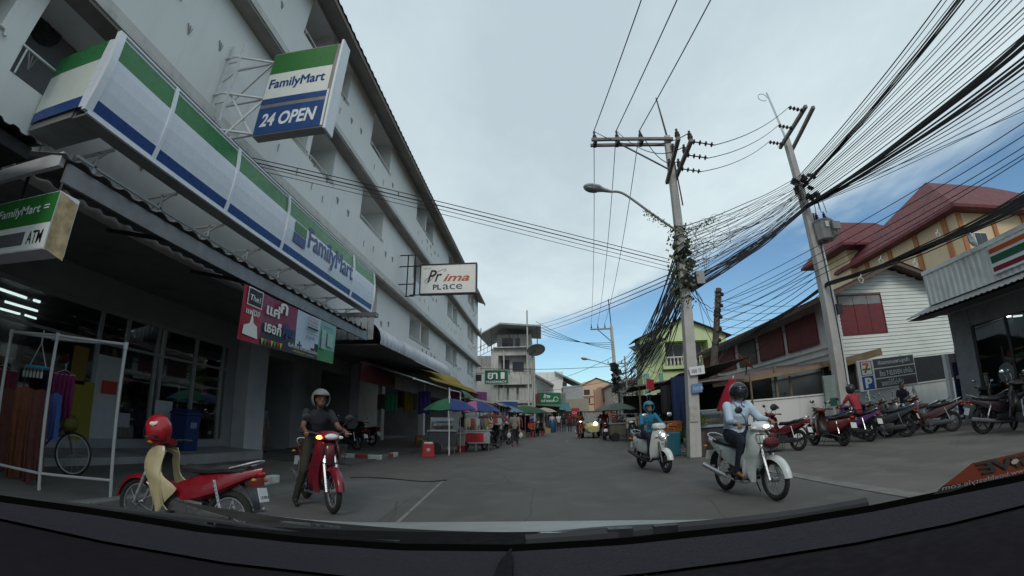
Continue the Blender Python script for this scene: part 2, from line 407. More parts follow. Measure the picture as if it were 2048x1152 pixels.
for lst,z0,z1 in ((f2,5.2,6.5),(f3,8.4,9.75),(f4,11.72,13.3)):
    for a,b in lst: O.append((a-Y0,b-Y0,(z0 if not(lst is f2 and a<5) else 5.05)-ZB,z1-ZB,1.25))
MF=frame((XF,Y0,ZB),(0,1,0),(0,0,1))
mb=MB(); facade(mb,MF,Y1-Y0,13.5-ZB,O,1.25)
mb.quad((XF,Y1,ZB),(XF-9,Y1,ZB),(XF-9,Y1,14.4),(XF,Y1,13.5)); mb.quad((XF,Y0,ZB),(XF,Y0,13.5),(XF-9,Y0,13.5),(XF-9,Y0,ZB))
mb.quad((XF-9,Y0,0),(XF-9,Y1,0),(XF-9,Y1,14),(XF-9,Y0,14))
mb.build('wall',FW,apt)
# end wall downstairs
mb=MB(); mb.bb((XF-9,Y1-.2,0),(XF-.02,Y1-.003,ZB)); mb.build('end_wall',FW,apt)
for zt in (6.9,10.15):
    mb=MB(); mb.bb((XF+.003,Y0,zt-.34),(XF+.42,Y1+.02,zt-.22)); mb.bb((XF+.003,Y0,zt-.22),(XF+.34,Y1+.02,zt-.02)); mb.build('ledge',LEDGE,apt,bevel=.01)
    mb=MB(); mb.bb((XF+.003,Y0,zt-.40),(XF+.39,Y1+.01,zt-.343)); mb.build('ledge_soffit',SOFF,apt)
    mb=MB()
    for dx,dz in ((.18,0.03),(.28,.02)): mb.tube([(XF+dx,Y0,zt+dz-.02),(XF+dx,Y1,zt+dz-.02)],.022,5)
    mb.build('conduit',DARKMETAL,apt)
RAIL=mat('rail_white',(.68,.69,.69),.45,var=.08)
for lst,z0 in ((f2,5.2),(f3,8.4),(f4,11.72)):
    for a,b in lst:
        zz=5.05 if (lst is f2 and a<5) else z0; mb=MB(); e=.42 if zz==5.05 else .12
        mb.tube([(XF+.03,a-.02,zz+e),(XF+.03,b+.08,zz+e)],.02,6); 
        n=3
        for k in range(n): yy=a+.06+(b-a-.12)*k/(n-1); mb.tube([(XF+.03,yy,zz),(XF+.03,yy,zz+e)],.014,5)
        mb.tube([(XF+.03,b+.08,zz+e),(XF+.05,b+.1,zz+e-.1)],.025,5)
        mb.build('railing',RAIL,apt)
        mb=MB(); w0=.32*(b-a); mb.bb((XF-1.246,a+.12,zz+.02),(XF-1.20,a+.12+w0,zz+1.25 if lst is not f2 else zz+1.15)); mb.build('balcony_door',mat('balcony_door_dark',(.09,.085,.08),.5,var=.2),apt)
        if rnd.random()<.55 and zz!=5.05:
            mb=MB(); mb.bb((XF-1.0,b-.75,zz+.02),(XF-.65,b-.02,zz+.45)); mb.build('storage_box',DARKMETAL,apt)
# small louvre vents and drip marks that dot the wall
mb=MB(); r9=random.Random(4)
for lst,z0 in ((f2,5.2),(f3,8.4),(f4,11.72)):
    for a,b in lst:
        for k in range(2):
            yy=a+.35+(b-a)*k*.5+r9.random()*.3; zz=z0-.45-r9.random()*.25
            if yy<4.6 and z0<6: continue
            mb.prism([(XF+.002,yy,zz),(XF+.002,yy+.03,zz+.02),(XF+.002,yy+.018,zz-.24)],(.02,0,0))
        for k in range(2):
            yy=b+.5+k*.9; zz=z0+.25-r9.random()*.5
            for q in range(3): mb.prism([(XF+.002,yy+q*.075,zz+.02),(XF+.002,yy+q*.06+.025,zz),(XF+.002,yy+.11,zz-.2)],(.03,0,0))
tag(mb.build('vent_fin',mat('vent_grey',(.36,.36,.36),.7),apt),kind='stuff')
# roof
RF=mat('corrugated_roof',(.16,.145,.14),.6,.3,var=.15,scale=3,grime=.4)
mb=MB(); npt=int((Y1-Y0+1)/.19)
def roofpt(u,v):
    y=Y0-.4+u*(Y1-Y0+.9); x=-5.75-v*4.2; return (x,y,13.22+v*1.5+.03*math.sin(2*math.pi*y/.38))
mb.sheet(roofpt,npt*2,1,.012); mb.build('roof',RF,apt)
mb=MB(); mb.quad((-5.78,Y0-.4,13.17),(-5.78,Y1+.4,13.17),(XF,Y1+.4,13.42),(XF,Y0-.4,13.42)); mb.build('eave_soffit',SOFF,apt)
mb=MB(); mb.bb((-5.84,Y0-.4,13.02),(-5.79,Y1+.45,13.2)); mb.build('fascia',mat('fascia_brown',(.20,.165,.145),.7,var=.2,scale=2),apt)

# ground floor arcade: ceiling, back wall with doorways, pillars
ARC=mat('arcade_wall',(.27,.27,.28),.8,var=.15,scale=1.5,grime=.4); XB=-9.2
def yb(px,py=800,X=XB): return atX(px,py,X).y
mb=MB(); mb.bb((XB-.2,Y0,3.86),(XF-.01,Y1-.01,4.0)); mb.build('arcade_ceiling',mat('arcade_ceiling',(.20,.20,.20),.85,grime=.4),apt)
d0,d1=yb(500),yb(583); d2,d3=yb(640),yb(695)
ops=[(-5.0,11.45,.23,3.2),(d0,d1,0,3.2),(d2,d3,0,3.2),(yb(740),24,0,3.1),(24.6,33,0,3.1),(33.6,44,0,3.1)]
M=frame((XB,-5.2,0),(0,1,0),(0,0,1))
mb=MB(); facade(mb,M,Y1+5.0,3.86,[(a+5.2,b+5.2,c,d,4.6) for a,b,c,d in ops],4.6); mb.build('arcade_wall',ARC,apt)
PIL=mat('pillar_pale',(.52,.52,.54),.75,var=.1,scale=2,grime=.35)
for a,b,dx in ((yb(460,880),yb(499,880),.5),(yb(697,840),yb(737,840),.5),(24.05,24.55,.4),(33.05,33.55,.4)):
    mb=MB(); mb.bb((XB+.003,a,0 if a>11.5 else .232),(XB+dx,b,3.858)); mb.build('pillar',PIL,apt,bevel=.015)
# ------------------------------------------------------------------ convenience store
shop=thing('store_front','dark glass convenience store front with aluminium frames behind the clothes rack','shop front',(XB,4,0.23))
ALU=mat('aluminium_frame',(.36,.37,.38),.4,.5,var=.06); SG=glass('shop_glass',(.42,.46,.46),.07)
ym=[-2.0,1.2,yb(178),yb(235),yb(300),yb(312),yb(380),yb(436),11.43]
ym=sorted(ym)
for k in range(len(ym)-1):
    a,b=ym[k],ym[k+1]
    mb=MB(); mb.bb((XB-.03,a-.03,.232),(XB+.05,a+.05,3.198)); mb.build('mullion',ALU,shop)
    if k in (2,): 
        mb=MB(); mb.bb((XB-.02,a+.052,.233),(XB+.02,b-.032,2.2)); mb.build('white_panel',mat('panel_white',(.5,.51,.52),.5),shop)
    if b-a>.3: mb=MB(); mb.bb((XB-.006,a+.051,.45),(XB+.002,b-.031,3.1)); mb.build('pane',SG,shop)
    mb=MB(); mb.bb((XB-.025,a+.052,.233),(XB+.045,b-.032,.44)); mb.build('kick_plate',ALU,shop)
mb=MB(); mb.bb((XB-.03,-2,3.1),(XB+.051,11.42,3.197)); mb.build('head_rail',ALU,shop)
mb=MB(); mb.bb((XB-.02,-2,2.42),(XB+.047,11.42,2.48)); mb.build('transom',ALU,shop)
# posters behind the glass
for (x0,y0,x1,y1,c,nm) in ((150,760,177,880,(.26,.22,.02),'yellow_poster'),(150,690,168,770,(.2,.13,.02),'yellow_poster'),(236,825,258,855,(.35,.33,.36),'paper_notice'),(205,760,232,790,(.45,.05,.04),'red_poster'),(312,800,341,850,(.6,.6,.62),'paper_notice'),(315,770,372,778,(.5,.5,.5),'paper_strip')):
    A=atX(x0,y0,XB+.06); B_=atX(x1,y1,XB+.06); mb=MB(); mb.bb((XB+.054,A.y,B_.z),(XB+.060,B_.y,A.z)); p=mb.build(nm,plain('poster_%02d'%int(c[0]*100+c[2]*10),c,rough=.5),shop)
# shelving with goods inside
GC=[(.35,.05,.04),(.5,.4,.05),(.05,.22,.10),(.05,.1,.35),(.5,.5,.5),(.35,.16,.05),(.25,.05,.2)]
for si in range(4):
    yy0=-1.0+si*3.05
    sh=thing('grocery_shelf',('first','second','third','fourth')[si]+' shelf of mixed goods from the street corner seen through the dark store glass','shelf',(XB-2.2,yy0+1.2,.23),group='shelves inside the store')
    mb=MB()
    for z in (.3,.75,1.2,1.65,2.05): mb.bb((XB-2.6,yy0,z),(XB-2.0,yy0+2.5,z+.03))
    mb.bb((XB-2.65,yy0,.235),(XB-2.6,yy0+2.5,2.2)); mb.build('rack',ALU,sh)
    mb=MB(); 
    for z in (.33,.78,1.23,1.68):
        y=yy0
        while y<yy0+2.4:
            wd=.07+rnd.random()*.12; mb.cur=rnd.randrange(7); mb.bb((XB-2.3,y,z),(XB-2.02,y+wd-.01,z+.18+rnd.random()*.14)); y+=wd
    tag(mb.build('goods',[plain('goods_%d'%i,c,rough=.5) for i,c in enumerate(GC)],sh),kind='stuff')
LIT=mat('lit_tube',(1,1,1),var=0,emit=((.95,1,.98),4.0))
tubes=[((0,578),(53,596)),((10,603),(75,622)),((0,617),(40,628)),((6,633),(57,648)),((0,645),(14,647)),((67,600),(80,604)),((50,630),(72,637)),((40,655),(62,662)),((22,660),(42,665)),((4,671),(56,679))]
cl=thing('ceiling_light_row','rows of lit white fluorescent tubes on the store ceiling at the left edge','ceiling lights',(-12,3,3.1))
for a,b in tubes:
    A=gnd(*a,3.02); B_=gnd(*b,3.02); d=(B_-A)
    if d.length>2.2: B_=A+d.normalized()*2.2
    mb=MB(); mb.tube([A,B_],.028,6); mb.build('fluorescent_tube',LIT,cl)
bl=thing('waste_bin','tall blue plastic bin standing on the step before the store','bin',(-8.55,9.25,.23))
BB=plain('bin_blue',(.012,.035,.14),rough=.45)
mb=MB(); 
rg=lambda s,z:[(s*x,s*y,z) for x,y in ((.28,.26),(-.28,.26),(-.28,-.26),(.28,-.26))]
mb.loft([rg(.85,0),rg(1,.85)]); mb.build('bin_body',BB,bl,world=False,bevel=.03)
mb=MB(); mb.loft([rg(1.06,.852),rg(1.06,.9),rg(.8,1.0)]); mb.build('lid',BB,bl,world=False,bevel=.02)
mb=MB(); mb.bb((.262,-.1,.55),(.272,.12,.72)); mb.build('sticker',plain('bin_sticker',(.2,.27,.4)),bl,world=False)

# ------------------------------------------------------------------ flat awning over the pavement
SHEET=mat('awning_sheet',(.15,.15,.15),.7,.2,var=.2,scale=3,grime=.4); GALV=mat('galvanised_beam',(.22,.22,.225),.5,.5,var=.15,scale=4,grime=.35)
def corr_sheet(mb,x0,z0,x1,z1,ya,yb_,pitch=.2,amp=.028,th=.008):
    nu=int((yb_-ya)/pitch*6)
    def f(u,v):
        y=ya+u*(yb_-ya); q=abs(((y/pitch)%1)-.5)*2; q=min(1,max(0,(q-.3)*2.6))
        return (x0+(x1-x0)*v,y,z0+(z1-z0)*v+amp*q)
    mb.sheet(f,nu,1,th)
aw=thing('flat_awning','long dark corrugated awning with grey edge beam under the striped shop sign','awning',(-5.6,7,3.6))
ya=atX(117,338,-4.7).y
mb=MB(); corr_sheet(mb,-4.66,3.57,XF+.02,3.98,ya,11.5,.31,.045); mb.build('corrugated_sheet',SHEET,aw)
mb=MB(); mb.bb((-4.76,ya+.1,3.34),(-4.71,11.45,3.555)); mb.build('edge_beam',GALV,aw)
mb=MB(); mb.bb((XF+.03,ya+.02,3.5),(-4.765,ya+.08,3.66)); mb.build('end_beam',mat('beam_white',(.5,.5,.5),.6,grime=.2),aw)
for yy in (4.6,6.6,8.6,10.6):
    mb=MB(); mb.tube([(-4.8,yy,3.45),(XF+.02,yy,3.78)],.035,6); mb.build('rafter',DARKMETAL,aw)
a2=thing('dark_awning','black corrugated awning corner high at the left edge of the view','awning',(-5.5,1.5,3.8))
P1=atX(90,296,-4.8); mb=MB(); corr_sheet(mb,-4.8,P1.z,XF+.02,P1.z+.25,-.6,P1.y,.2,.03); mb.build('corrugated_sheet',plain('black_sheet',(.02,.02,.022),rough=.8),a2)
mb=MB(); mb.bb((-4.9,-.6,P1.z-.16),(XF+.03,P1.y-.08,P1.z-.03)); mb.build('underside',plain('black_sheet',(.02,.02,.022)),a2)

# ------------------------------------------------------------------ long curved sign of the store
SGRN=plain('sign_green',(.035,.19,.06),rough=.35,var=.04); SBLU=plain('sign_blue',(.012,.055,.22),rough=.35,var=.04); SWHT=plain('sign_white',(.74,.765,.83),rough=.32,var=.04); SFRM=plain('sign_frame',(.78,.80,.84),rough=.4)
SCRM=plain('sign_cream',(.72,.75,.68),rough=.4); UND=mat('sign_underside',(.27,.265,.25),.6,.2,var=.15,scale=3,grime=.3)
ls=thing('long_shop_sign','long curved white sign with green and blue stripes above the awning','sign',(-5.3,7.8,4.5))
ZS0,ZS1=4.49,5.72; XS=-5.2
def face(t): return XS+.075*math.sin(math.pi*min(1,max(0,t)))
seg=[2.87,4.05,5.76,7.58,11.15,12.78]
for i in range(5):
    a,b=seg[i]+(.05 if i else .03),seg[i+1]-.02
    mb=MB(); tt=[.0,.035,.13,.16,.3,.45,.6,.675,.85,.965,1.0]; mi=[2,1,1,0,0,0,0,3,3,2]
    for k in range(len(tt)-1):
        mb.cur=mi[k]; t0,t1=tt[k],tt[k+1]; z0,z1=ZS0+(ZS1-ZS0)*t0,ZS0+(ZS1-ZS0)*t1
        mb.quad((face(t0),a,z0),(face(t0),b,z0),(face(t1),b,z1),(face(t1),a,z1))
    mb.build('face_panel',[SWHT,SBLU,SFRM,SGRN],ls,smooth=False)
for i,yy in enumerate(seg):
    mb=MB(); hw=.055 if i in (0,) else .03
    mb.loft([[(face(t)+.035,yy-hw,z),(face(t)+.035,yy+hw,z),(face(t)-.04,yy+hw,z),(face(t)-.04,yy-hw,z)] for t,z in [(q/10,ZS0-.01+(ZS1-ZS0+.03)*q/10) for q in range(11)]]); mb.build('rib',SFRM,ls)
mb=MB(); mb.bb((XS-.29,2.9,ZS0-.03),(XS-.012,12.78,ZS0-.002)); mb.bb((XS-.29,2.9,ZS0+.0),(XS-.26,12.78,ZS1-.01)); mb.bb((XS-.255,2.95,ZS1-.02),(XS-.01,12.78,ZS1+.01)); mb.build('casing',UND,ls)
mb=MB(); mb.bb((XS-.005,2.87,ZS0-.045),(XS+.04,12.8,ZS0-.004)); mb.bb((XS-.01,2.87,ZS1+.002),(XS+.03,12.8,ZS1+.03)); mb.build('trim',SFRM,ls)
# return face at the near end
mb=MB(); xa,xb=XS-.02,XF+.03; yy=2.86
for t0,t1,q in ((.06,.2,1),(.2,.68,0),(.68,.95,2)):
    mb.cur=q; z0,z1=ZS0+(ZS1-ZS0)*t0,ZS0+(ZS1-ZS0)*t1
    for s0,s1 in ((0,.12),(.12,.8),(.8,1)):
        mb.cur=q if s0>0 else 3; x0_,x1_=xa+(xb-xa)*s0,xa+(xb-xa)*s1
        mb.quad((x1_,yy-.02*(s1<1),z0),(x0_,yy-.02*(s0>0),z0),(x0_,yy-.02*(s0>0),z1),(x1_,yy-.02*(s1<1),z1))
mb.build('end_panel',[SCRM,SBLU,SGRN,SWHT],ls)
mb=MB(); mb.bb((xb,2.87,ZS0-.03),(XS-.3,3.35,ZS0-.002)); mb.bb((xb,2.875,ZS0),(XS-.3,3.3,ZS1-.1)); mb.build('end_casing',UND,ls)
LBLU=plain('letter_blue',(.012,.05,.20),rough=.3)
def zs(t): return ZS0+(ZS1-ZS0)*t
text('FamilyMart',LBLU,ls,(XS+.088,8.55,zs(.25)),(0,1,0),(-.03,0,1),2.52,.62,fat=.006)
for t0,t1,m_ in ((.28,.455,LBLU),(.475,.65,SGRN)):
    mb=MB(); mb.bb((XS+.078,7.9,zs(t0)),(XS+.084,8.42,zs(t1))); mb.build('logo_block',m_,ls)
# white brackets below and behind it
for i,yy in enumerate((3.6,4.9,6.1,7.3,8.5,9.7,10.9,12.2)):
    mb=MB(); r=.026
    mb.tube([(XF,yy,4.42),(XS-.25,yy,4.42)],r,4); mb.tube([(XF,yy,4.02),(-5.75,yy,4.02)],r,4); mb.tube([(-5.75,yy,3.8),(-5.75,yy,4.44)],r,4); mb.tube([(XF,yy,4.0),(-5.55,yy,4.42)],r*.8,4)
    mb.build('bracket',RAIL,ls); mb=MB(); mb.tube([(XF,yy,5.5),(XS-.28,yy,5.5)],r,4); mb.build('stay_bar',RAIL,ls)
mb=MB(); mb.tube([(-5.75,3.3,4.2),(-5.75,12.5,4.2)],.026,4); mb.build('rail',RAIL,ls)

# ------------------------------------------------------------------ projecting sign
ps=thing('projecting_shop_sign','square green white and blue sign reading 24 OPEN on a white bracket','sign',(-4.6,6.3,6.4))
px0,px1,pz0,pz1,py=-5.45,-3.86,6.42,8.58,6.28
M_=frame((px0,py,pz0),(1,0,0),(0,0,1)); Wd,Hh=px1-px0,pz1-pz0
PG=plain('panel_green',(.03,.17,.035),rough=.4); PB=plain('panel_blue',(.012,.06,.21),rough=.4); PWH=plain('panel_pale',(.76,.78,.74),rough=.45)
mb=MB()
for a,b,q in ((0,.30,1),(.30,.345,3),(.345,.41,1),(.41,.72,2),(.72,.985,0)):
    mb.cur=q; z=0.0 if q!=3 else -.006; mb.quad((.02,a*Hh,z),(Wd-.1,a*Hh,z),(Wd-.1,b*Hh,z),(.02,b*Hh,z),M_)
mb.build('face_panel',[PG,PB,PWH,GALV],ps)
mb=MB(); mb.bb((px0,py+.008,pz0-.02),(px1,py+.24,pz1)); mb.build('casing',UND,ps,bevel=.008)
mb=MB(); mb.bb((px1+.003,py-.04,pz0-.08),(px1+.05,py+.3,pz1+.06)); mb.build('end_cover',SFRM,ps)
mb=MB(); mb.bb((px1-.09,py-.008,pz0+.02),(px1-.045,py+.006,pz0+.9)); mb.build('lamp_strip',SFRM,ps)
text('FamilyMart',LBLU,ps,(px0+.1,py,pz0+Hh*.50),(1,0,0),(0,0,1),Wd*.80,Hh*.145,fat=.006)
text('24 OPEN',SFRM,ps,(px0+.12,py,pz0+Hh*.08),(1,0,0),(0,0,1),Wd*.78,Hh*.15,bold=.03,shear=.15)
mb=MB(); r=.035
for zz in (pz0+.1,pz0+1.0,pz1-.15): mb.tube([(XF,py+.1,zz),(px0,py+.1,zz)],r,4); mb.tube([(XF,py-.3,zz),(XF+.25,py-.3,zz),(px0,py+.1,zz)],r*.8,4)
for xx in (XF+.06,XF+.35): mb.tube([(xx,py-.25,pz0-.4),(xx,py-.25,pz1+.25)],r,4); 
mb.tube([(XF+.35,py-.25,pz0-.3),(px0,py+.1,pz0+1.0)],r*.8,4); mb.tube([(XF+.1,py+.1,pz0+1.0),(px0-.05,py+.1,pz1-.15)],r*.8,4); mb.tube([(px0-.1,py+.1,pz0+.1),(XF+.3,py-.2,pz0+1.1)],r*.8,4)
for k in range(5): zz=pz0-.3+k*.55; mb.tube([(XF+.06,py-.25,zz),(XF+.35,py-.25,zz+(.25 if k%2 else 0))],r*.7,4)
mb.build('bracket_frame',RAIL,ps)

# ------------------------------------------------------------------ cash machine light box
at=thing('cash_machine_sign','small green and white hanging box sign reading ATM at left','sign',(-5.2,2.7,2.6))
M_=frame((-5.95,2.6,2.6),(1,0,0),(0,0,1)); mb=MB()
mb.quad((0,.27,0),(1.33,.27,0),(1.33,.6,0),(0,.6,0),M_); mb.cur=1; mb.quad((0,0,0),(1.33,0,0),(1.33,.27,0),(0,.27,0),M_); mb.build('face_panel',[PG,PWH],at)
mb=MB(); mb.bb((-5.95,2.604,2.59),(-4.63,2.86,3.21)); mb.build('casing',SFRM,at,bevel=.006)
mb=MB(); mb.quad((-4.626,2.62,2.6),(-4.626,2.85,2.55),(-4.626,2.85,3.16),(-4.626,2.62,3.2)); mb.build('side_print',mat('side_print',(.52,.37,.20),.6,var=.55,scale=9),at)
text('FamilyMart =',SFRM,at,(-5.75,2.6,2.97),(1,0,0),(0,0,1),1.02,.13,bold=.01); text('ATM',BLACK,at,(-4.98,2.6,2.66),(1,0,0),(0,0,1),.28,.14,bold=.01)
mb=MB(); mb.bb((-5.75,2.592,2.66),(-5.05,2.598,2.8)); mb.build('grey_strip',plain('strip_grey',(.1,.1,.11)),at)
for xx_,zz_ in ((-5.6,4.0),(-4.8,3.7)): mb=MB(); mb.tube([(xx_,2.7,3.2),(xx_,2.7,zz_)],.02,5); mb.build('hanger_rod',DARKMETAL,at)

# ------------------------------------------------------------------ advertising banner
bn=thing('promotion_banner','red black and green printed vinyl banner hanging from the awning edge','banner',(-4.70,7.8,2.4))
by0,by1=6.0,9.52; XN=-4.69
BTOP=lambda y:3.28+.03*(y-by0)/3.5; BBOT=lambda y:2.38+.07*(y-by0)/3.5
def bpt(u,v,off=0): y=by0+u*(by1-by0); return (XN+off+.012*math.sin(u*17)+.01*math.sin(u*5+v*3),y,BBOT(y)+(BTOP(y)-BBOT(y))*v)
mb=MB(); nu,nv=48,16
vs=[bpt(i/nu,j/nv) for j in range(nv+1) for i in range(nu+1)]
BC=[(.30,.012,.03),(.02,.02,.03),(.45,.52,.62),(.03,.20,.05),(.17,.36,.33),(.20,.02,.06)]
for j in range(nv):
    for i in range(nu):
        u,v=(i+.5)/nu,(j+.5)/nv
        if u<.17: c=0
        elif u<.5: c=5 if v>.42+.25*(u-.17) else 1
        elif u<.77:
            c=2 if (v>.36 or ((u-.64)/.09)**2+((v-.36)/.18)**2<1) else 1
            if u<.56 and ((u-.5)/.07)**2+((v-.62)/.42)**2<1: c=2
        else: c=3 if v<.3 else 4
        mb.cur=c; a=j*(nu+1)+i
        mb.v.extend([Vector(vs[q]) for q in (a,a+1,a+nu+2,a+nu+1)]); k=len(mb.v)-4; mb.f.append([k,k+1,k+2,k+3]); mb.mi.append(c)
mb.build('printed_sheet',[plain('banner_%d'%i,c,rough=.45) for i,c in enumerate(BC)],bn)
WP=plain('print_white',(.7,.7,.68)); BP=plain('print_black',(.02,.02,.025)); NB=plain('print_blue',(.02,.05,.2)); GP=plain('print_green',(.04,.25,.08)); RP=plain('print_red',(.4,.02,.03)); YP=plain('print_yellow',(.5,.38,.05))
def bt(s,u,v,w_,h_,m_,bold=.0): 
    p=bpt(u,v); text(s,m_,bn,(XN+.03,p[1],p[2]),(0,1,0),(0,0,1),w_*(by1-by0),h_*.9,bold=bold)
mb=MB(); p=bpt(.03,.66); mb.bb((XN+.026,p[1],p[2]),(XN+.029,p[1]+.42,p[2]+.30)); mb.build('white_frame',WP,bn)
mb=MB(); mb.bb((XN+.03,p[1]+.02,p[2]+.02),(XN+.032,p[1]+.40,p[2]+.28)); mb.build('black_block',BP,bn)
bt('The1',.045,.76,.085,.11,WP,.01); bt('แฟมิลี่',.03,.5,.11,.12,WP,.02); bt('แค่',.19,.62,.12,.25,WP,.03); bt('ก',.31,.75,.075,.22,WP,.03); bt('เธอก็',.19,.28,.15,.25,WP,.03); bt('คุ้ม',.36,.26,.11,.32,NB,.03)
bt('รับส่วนลด 50 บาท เมื่อสมัคร',.42,.13,.33,.09,WP,.01); bt('แฟมิลี่มาร์ท ทุกสาขา',.47,.03,.24,.07,YP)
for k,(v,m_) in enumerate(((.9,RP),(.83,RP),(.75,BP),(.67,BP),(.6,GP),(.54,GP))): bt(('สิทธิพิเศษสมาชิก','คะแนนสะสม','ใช้แทนเงินสด','1','รับเพิ่มทันที','เมื่อซื้อครบ')[k],.60+.01*(k%2),v,.13,.045,m_)
bt('รับสิทธิ์',.60,.43,.1,.07,NB,.01); bt('ดาวน์โหลด',.81,.85,.12,.05,NB)
mb=MB(); p0=bpt(.02,.12); mb.prism([(XN+.03,p0[1],p0[2]),(XN+.03,p0[1]+.42,p0[2]-.02),(XN+.03,p0[1]+.38,p0[2]+.18),(XN+.03,p0[1]+.27,p0[2]+.22),(XN+.03,p0[1]+.22,p0[2]+.4),(XN+.03,p0[1]+.17,p0[2]+.2),(XN+.03,p0[1]+.02,p0[2]+.14)],(.003,0,0)); mb.build('pointing_hand_print',WP,bn)
mb=MB()
for k in range(7):
    mb.cur=k%3; p=bpt(.17+k*.028,.14); mb.prism([(XN+.031,p[1],p[2]),(XN+.031,p[1]+.09,p[2]),(XN+.031,p[1]+.045,p[2]-.11)],(.002,0,0))
mb.build('bunting_print',[YP,GP,RP],bn)
mb=MB(); p=bpt(.79,.3); mb.bb((XN+.028,p[1],p[2]),(XN+.03,p[1]+.2,p[2]+.42)); p=bpt(.87,.4); mb.bb((XN+.028,p[1],p[2]),(XN+.03,p[1]+.3,p[2]+.3)); mb.build('package_print',[plain('package_print',(.3,.42,.4),var=.3,scale=12)],bn)

# ------------------------------------------------------------------ curved awning further on
ca=thing('curved_awning','grey ribbed barrel awning beyond the banner','awning',(-5.6,17,3.4))
BAR=mat('barrel_sheet',(.50,.50,.52),.45,.4,var=.12,scale=3,grime=.3)
yA,yB=11.75,22.4; mb=MB(); nu=int((yB-yA)/.36*8)
def bar(u,v):
    y=yA+.5+u*(yB-yA-.5); a=R_(-15+115*v); rr=.5+.04*abs(math.cos(math.pi*y/.36)); return (-5.15+rr*1.02*math.cos(a),y,3.52+rr*math.sin(a)*1.0)
mb.sheet(bar,nu,9,.006); mb.build('barrel_sheet',BAR,ca,smooth=True)
mb=MB(); mb.quad((-5.2,yA+.5,4.03),(XF,yA+.5,4.3),(XF,yB,4.3),(-5.2,yB,4.03)); mb.build('top_sheet',BAR,ca)
mb=MB()
for k in range(9): x=-4.66-k*.2; mb.bb((x-.16,yA,3.42),(x,yA+.03+.03*(k%2),4.08))
mb.build('end_panel',mat('end_sheet',(.6,.59,.57),.6,.2,grime=.4,streak=.3,gcol=(.2,.18,.16)),ca)
mb=MB(); mb.bb((-6.45,yA-.02,4.08),(-4.6,yA+.2,4.2)); mb.build('end_beam',GALV,ca)
mb=MB(); mb.bb((-6.45,yA+.6,3.36),(-4.72,yB,3.40)); mb.build('ceiling_sheet',SHEET,ca)
rs=thing('red_shop_sign','dim dark red hanging shop sign under the curved awning','sign',(-6,15.9,2.4))
A=atX(720,735,-6.0); mb=MB(); mb.box((-6.02,16.0,2.78),(.06,3.5,.6)); mb.build('board',plain('dim_red',(.10,.008,.012),rough=.5),rs)
mb=MB(); mb.box((-5.99,16.0,3.1),(.05,3.6,.03)); mb.box((-5.99,17.78,2.78),(.05,.03,.6)); mb.build('frame',GALV,rs)
text('ร้านเสื้อผ้า',plain('sign_darkred',(.16,.05,.03)),rs,(-5.985,14.8,2.62),(0,1,0),(0,0,1),2.3,.3)
# ------------------------------------------------------------------ other wall signs
pr=thing('hotel_sign','white rectangular hotel sign with brown and orange script on black steel frame','sign',(-4.3,19,6.9))
A=atY(843,532,19); B_=atY(951,584,19); x0,x1,z0,z1=A.x,B_.x,B_.z,A.z+.02
BF=plain('black_frame',(.015,.015,.015),rough=.5)
mb=MB(); mb.bb((x0,19,z0),(x1,19.2,z1)); mb.build('board',plain('board_cream',(.78,.77,.74),rough=.5),pr)
mb=MB(); t=.05
mb.bb((x0-t,18.97,z0-t),(x0,19.23,z1+t)); mb.bb((x1,18.97,z0-t),(x1+t,19.23,z1+t)); mb.bb((x0,18.97,z0-t),(x1,19.23,z0-.002)); mb.bb((x0,18.97,z1+.002),(x1,19.23,z1+t)); mb.build('frame',BF,pr)
mb=MB(); a_=atY(822,512,19)
for xx in (a_.x-.15,a_.x+.2): mb.tube([(xx,19.1,z0-.1),(xx,19.1,a_.z+.1)],.035,4)
for zz in (z0-.08,z0+.5,z1+.02,a_.z+.08): mb.tube([(XF+.02,19.1,zz),(a_.x+.2,19.1,zz)],.03,4)
for zz in (z0-.03,z1+.02): mb.tube([(a_.x,19.1,zz),(x0,19.1,zz)],.03,4)
mb.tube([(a_.x+.25,19.1,z0),(a_.x+.25,19.1,z1)],.03,4); mb.build('bracket_frame',BF,pr)
BRN=plain('script_brown',(.05,.02,.02)); ORG=plain('script_orange',(.50,.10,.035))
W_=x1-x0; H_=z1-z0
text('Pr',BRN,pr,(x0+W_*.12,19,z0+H_*.40),(1,0,0),(0,0,1),W_*.27,H_*.42,bold=.015,shear=.35)
text('ima',ORG,pr,(x0+W_*.41,19,z0+H_*.40),(1,0,0),(0,0,1),W_*.48,H_*.26,bold=.02,shear=.35)
text('PL',plain('dark_green_print',(.01,.05,.04)),pr,(x0+W_*.23,19,z0+H_*.12),(1,0,0),(0,0,1),W_*.15,H_*.18,bold=.03)
text('ace',plain('dark_green_print',(.01,.05,.04)),pr,(x0+W_*.41,19,z0+H_*.12),(1,0,0),(0,0,1),W_*.35,H_*.18)
mb=MB(); mb.tube(bez([(x0+W_*.42,18.99,z0+H_*.72),(x0+W_*.46,18.99,z0+H_*.84),(x0+W_*.36,18.99,z0+H_*.8),(x0+W_*.2,18.99,z0+H_*.62),(x0+W_*.08,18.99,z0+H_*.45),(x0+W_*.12,18.99,z0+H_*.36),(x0+W_*.2,18.99,z0+H_*.5),(x0+W_*.24,18.99,z0+H_*.6)],6),.008,4); mb.build('script_flourish',BRN,pr)
text('ห้องพัก รายเดือน',BRN,pr,(x0+W_*.04,19,z0+H_*.86),(1,0,0),(0,0,1),W_*.15,H_*.05)
ph=thing('pharmacy_sign','green pharmacy sign with white Thai lettering on the far shop wall','sign',(-4.6,44,4.8))
A=atY(969,740,44); B_=atY(1017,768,44)
mb=MB(); mb.bb((A.x,44,B_.z),(B_.x,44.3,A.z)); mb.build('frame',plain('sign_pale_green',(.3,.42,.36)),ph)
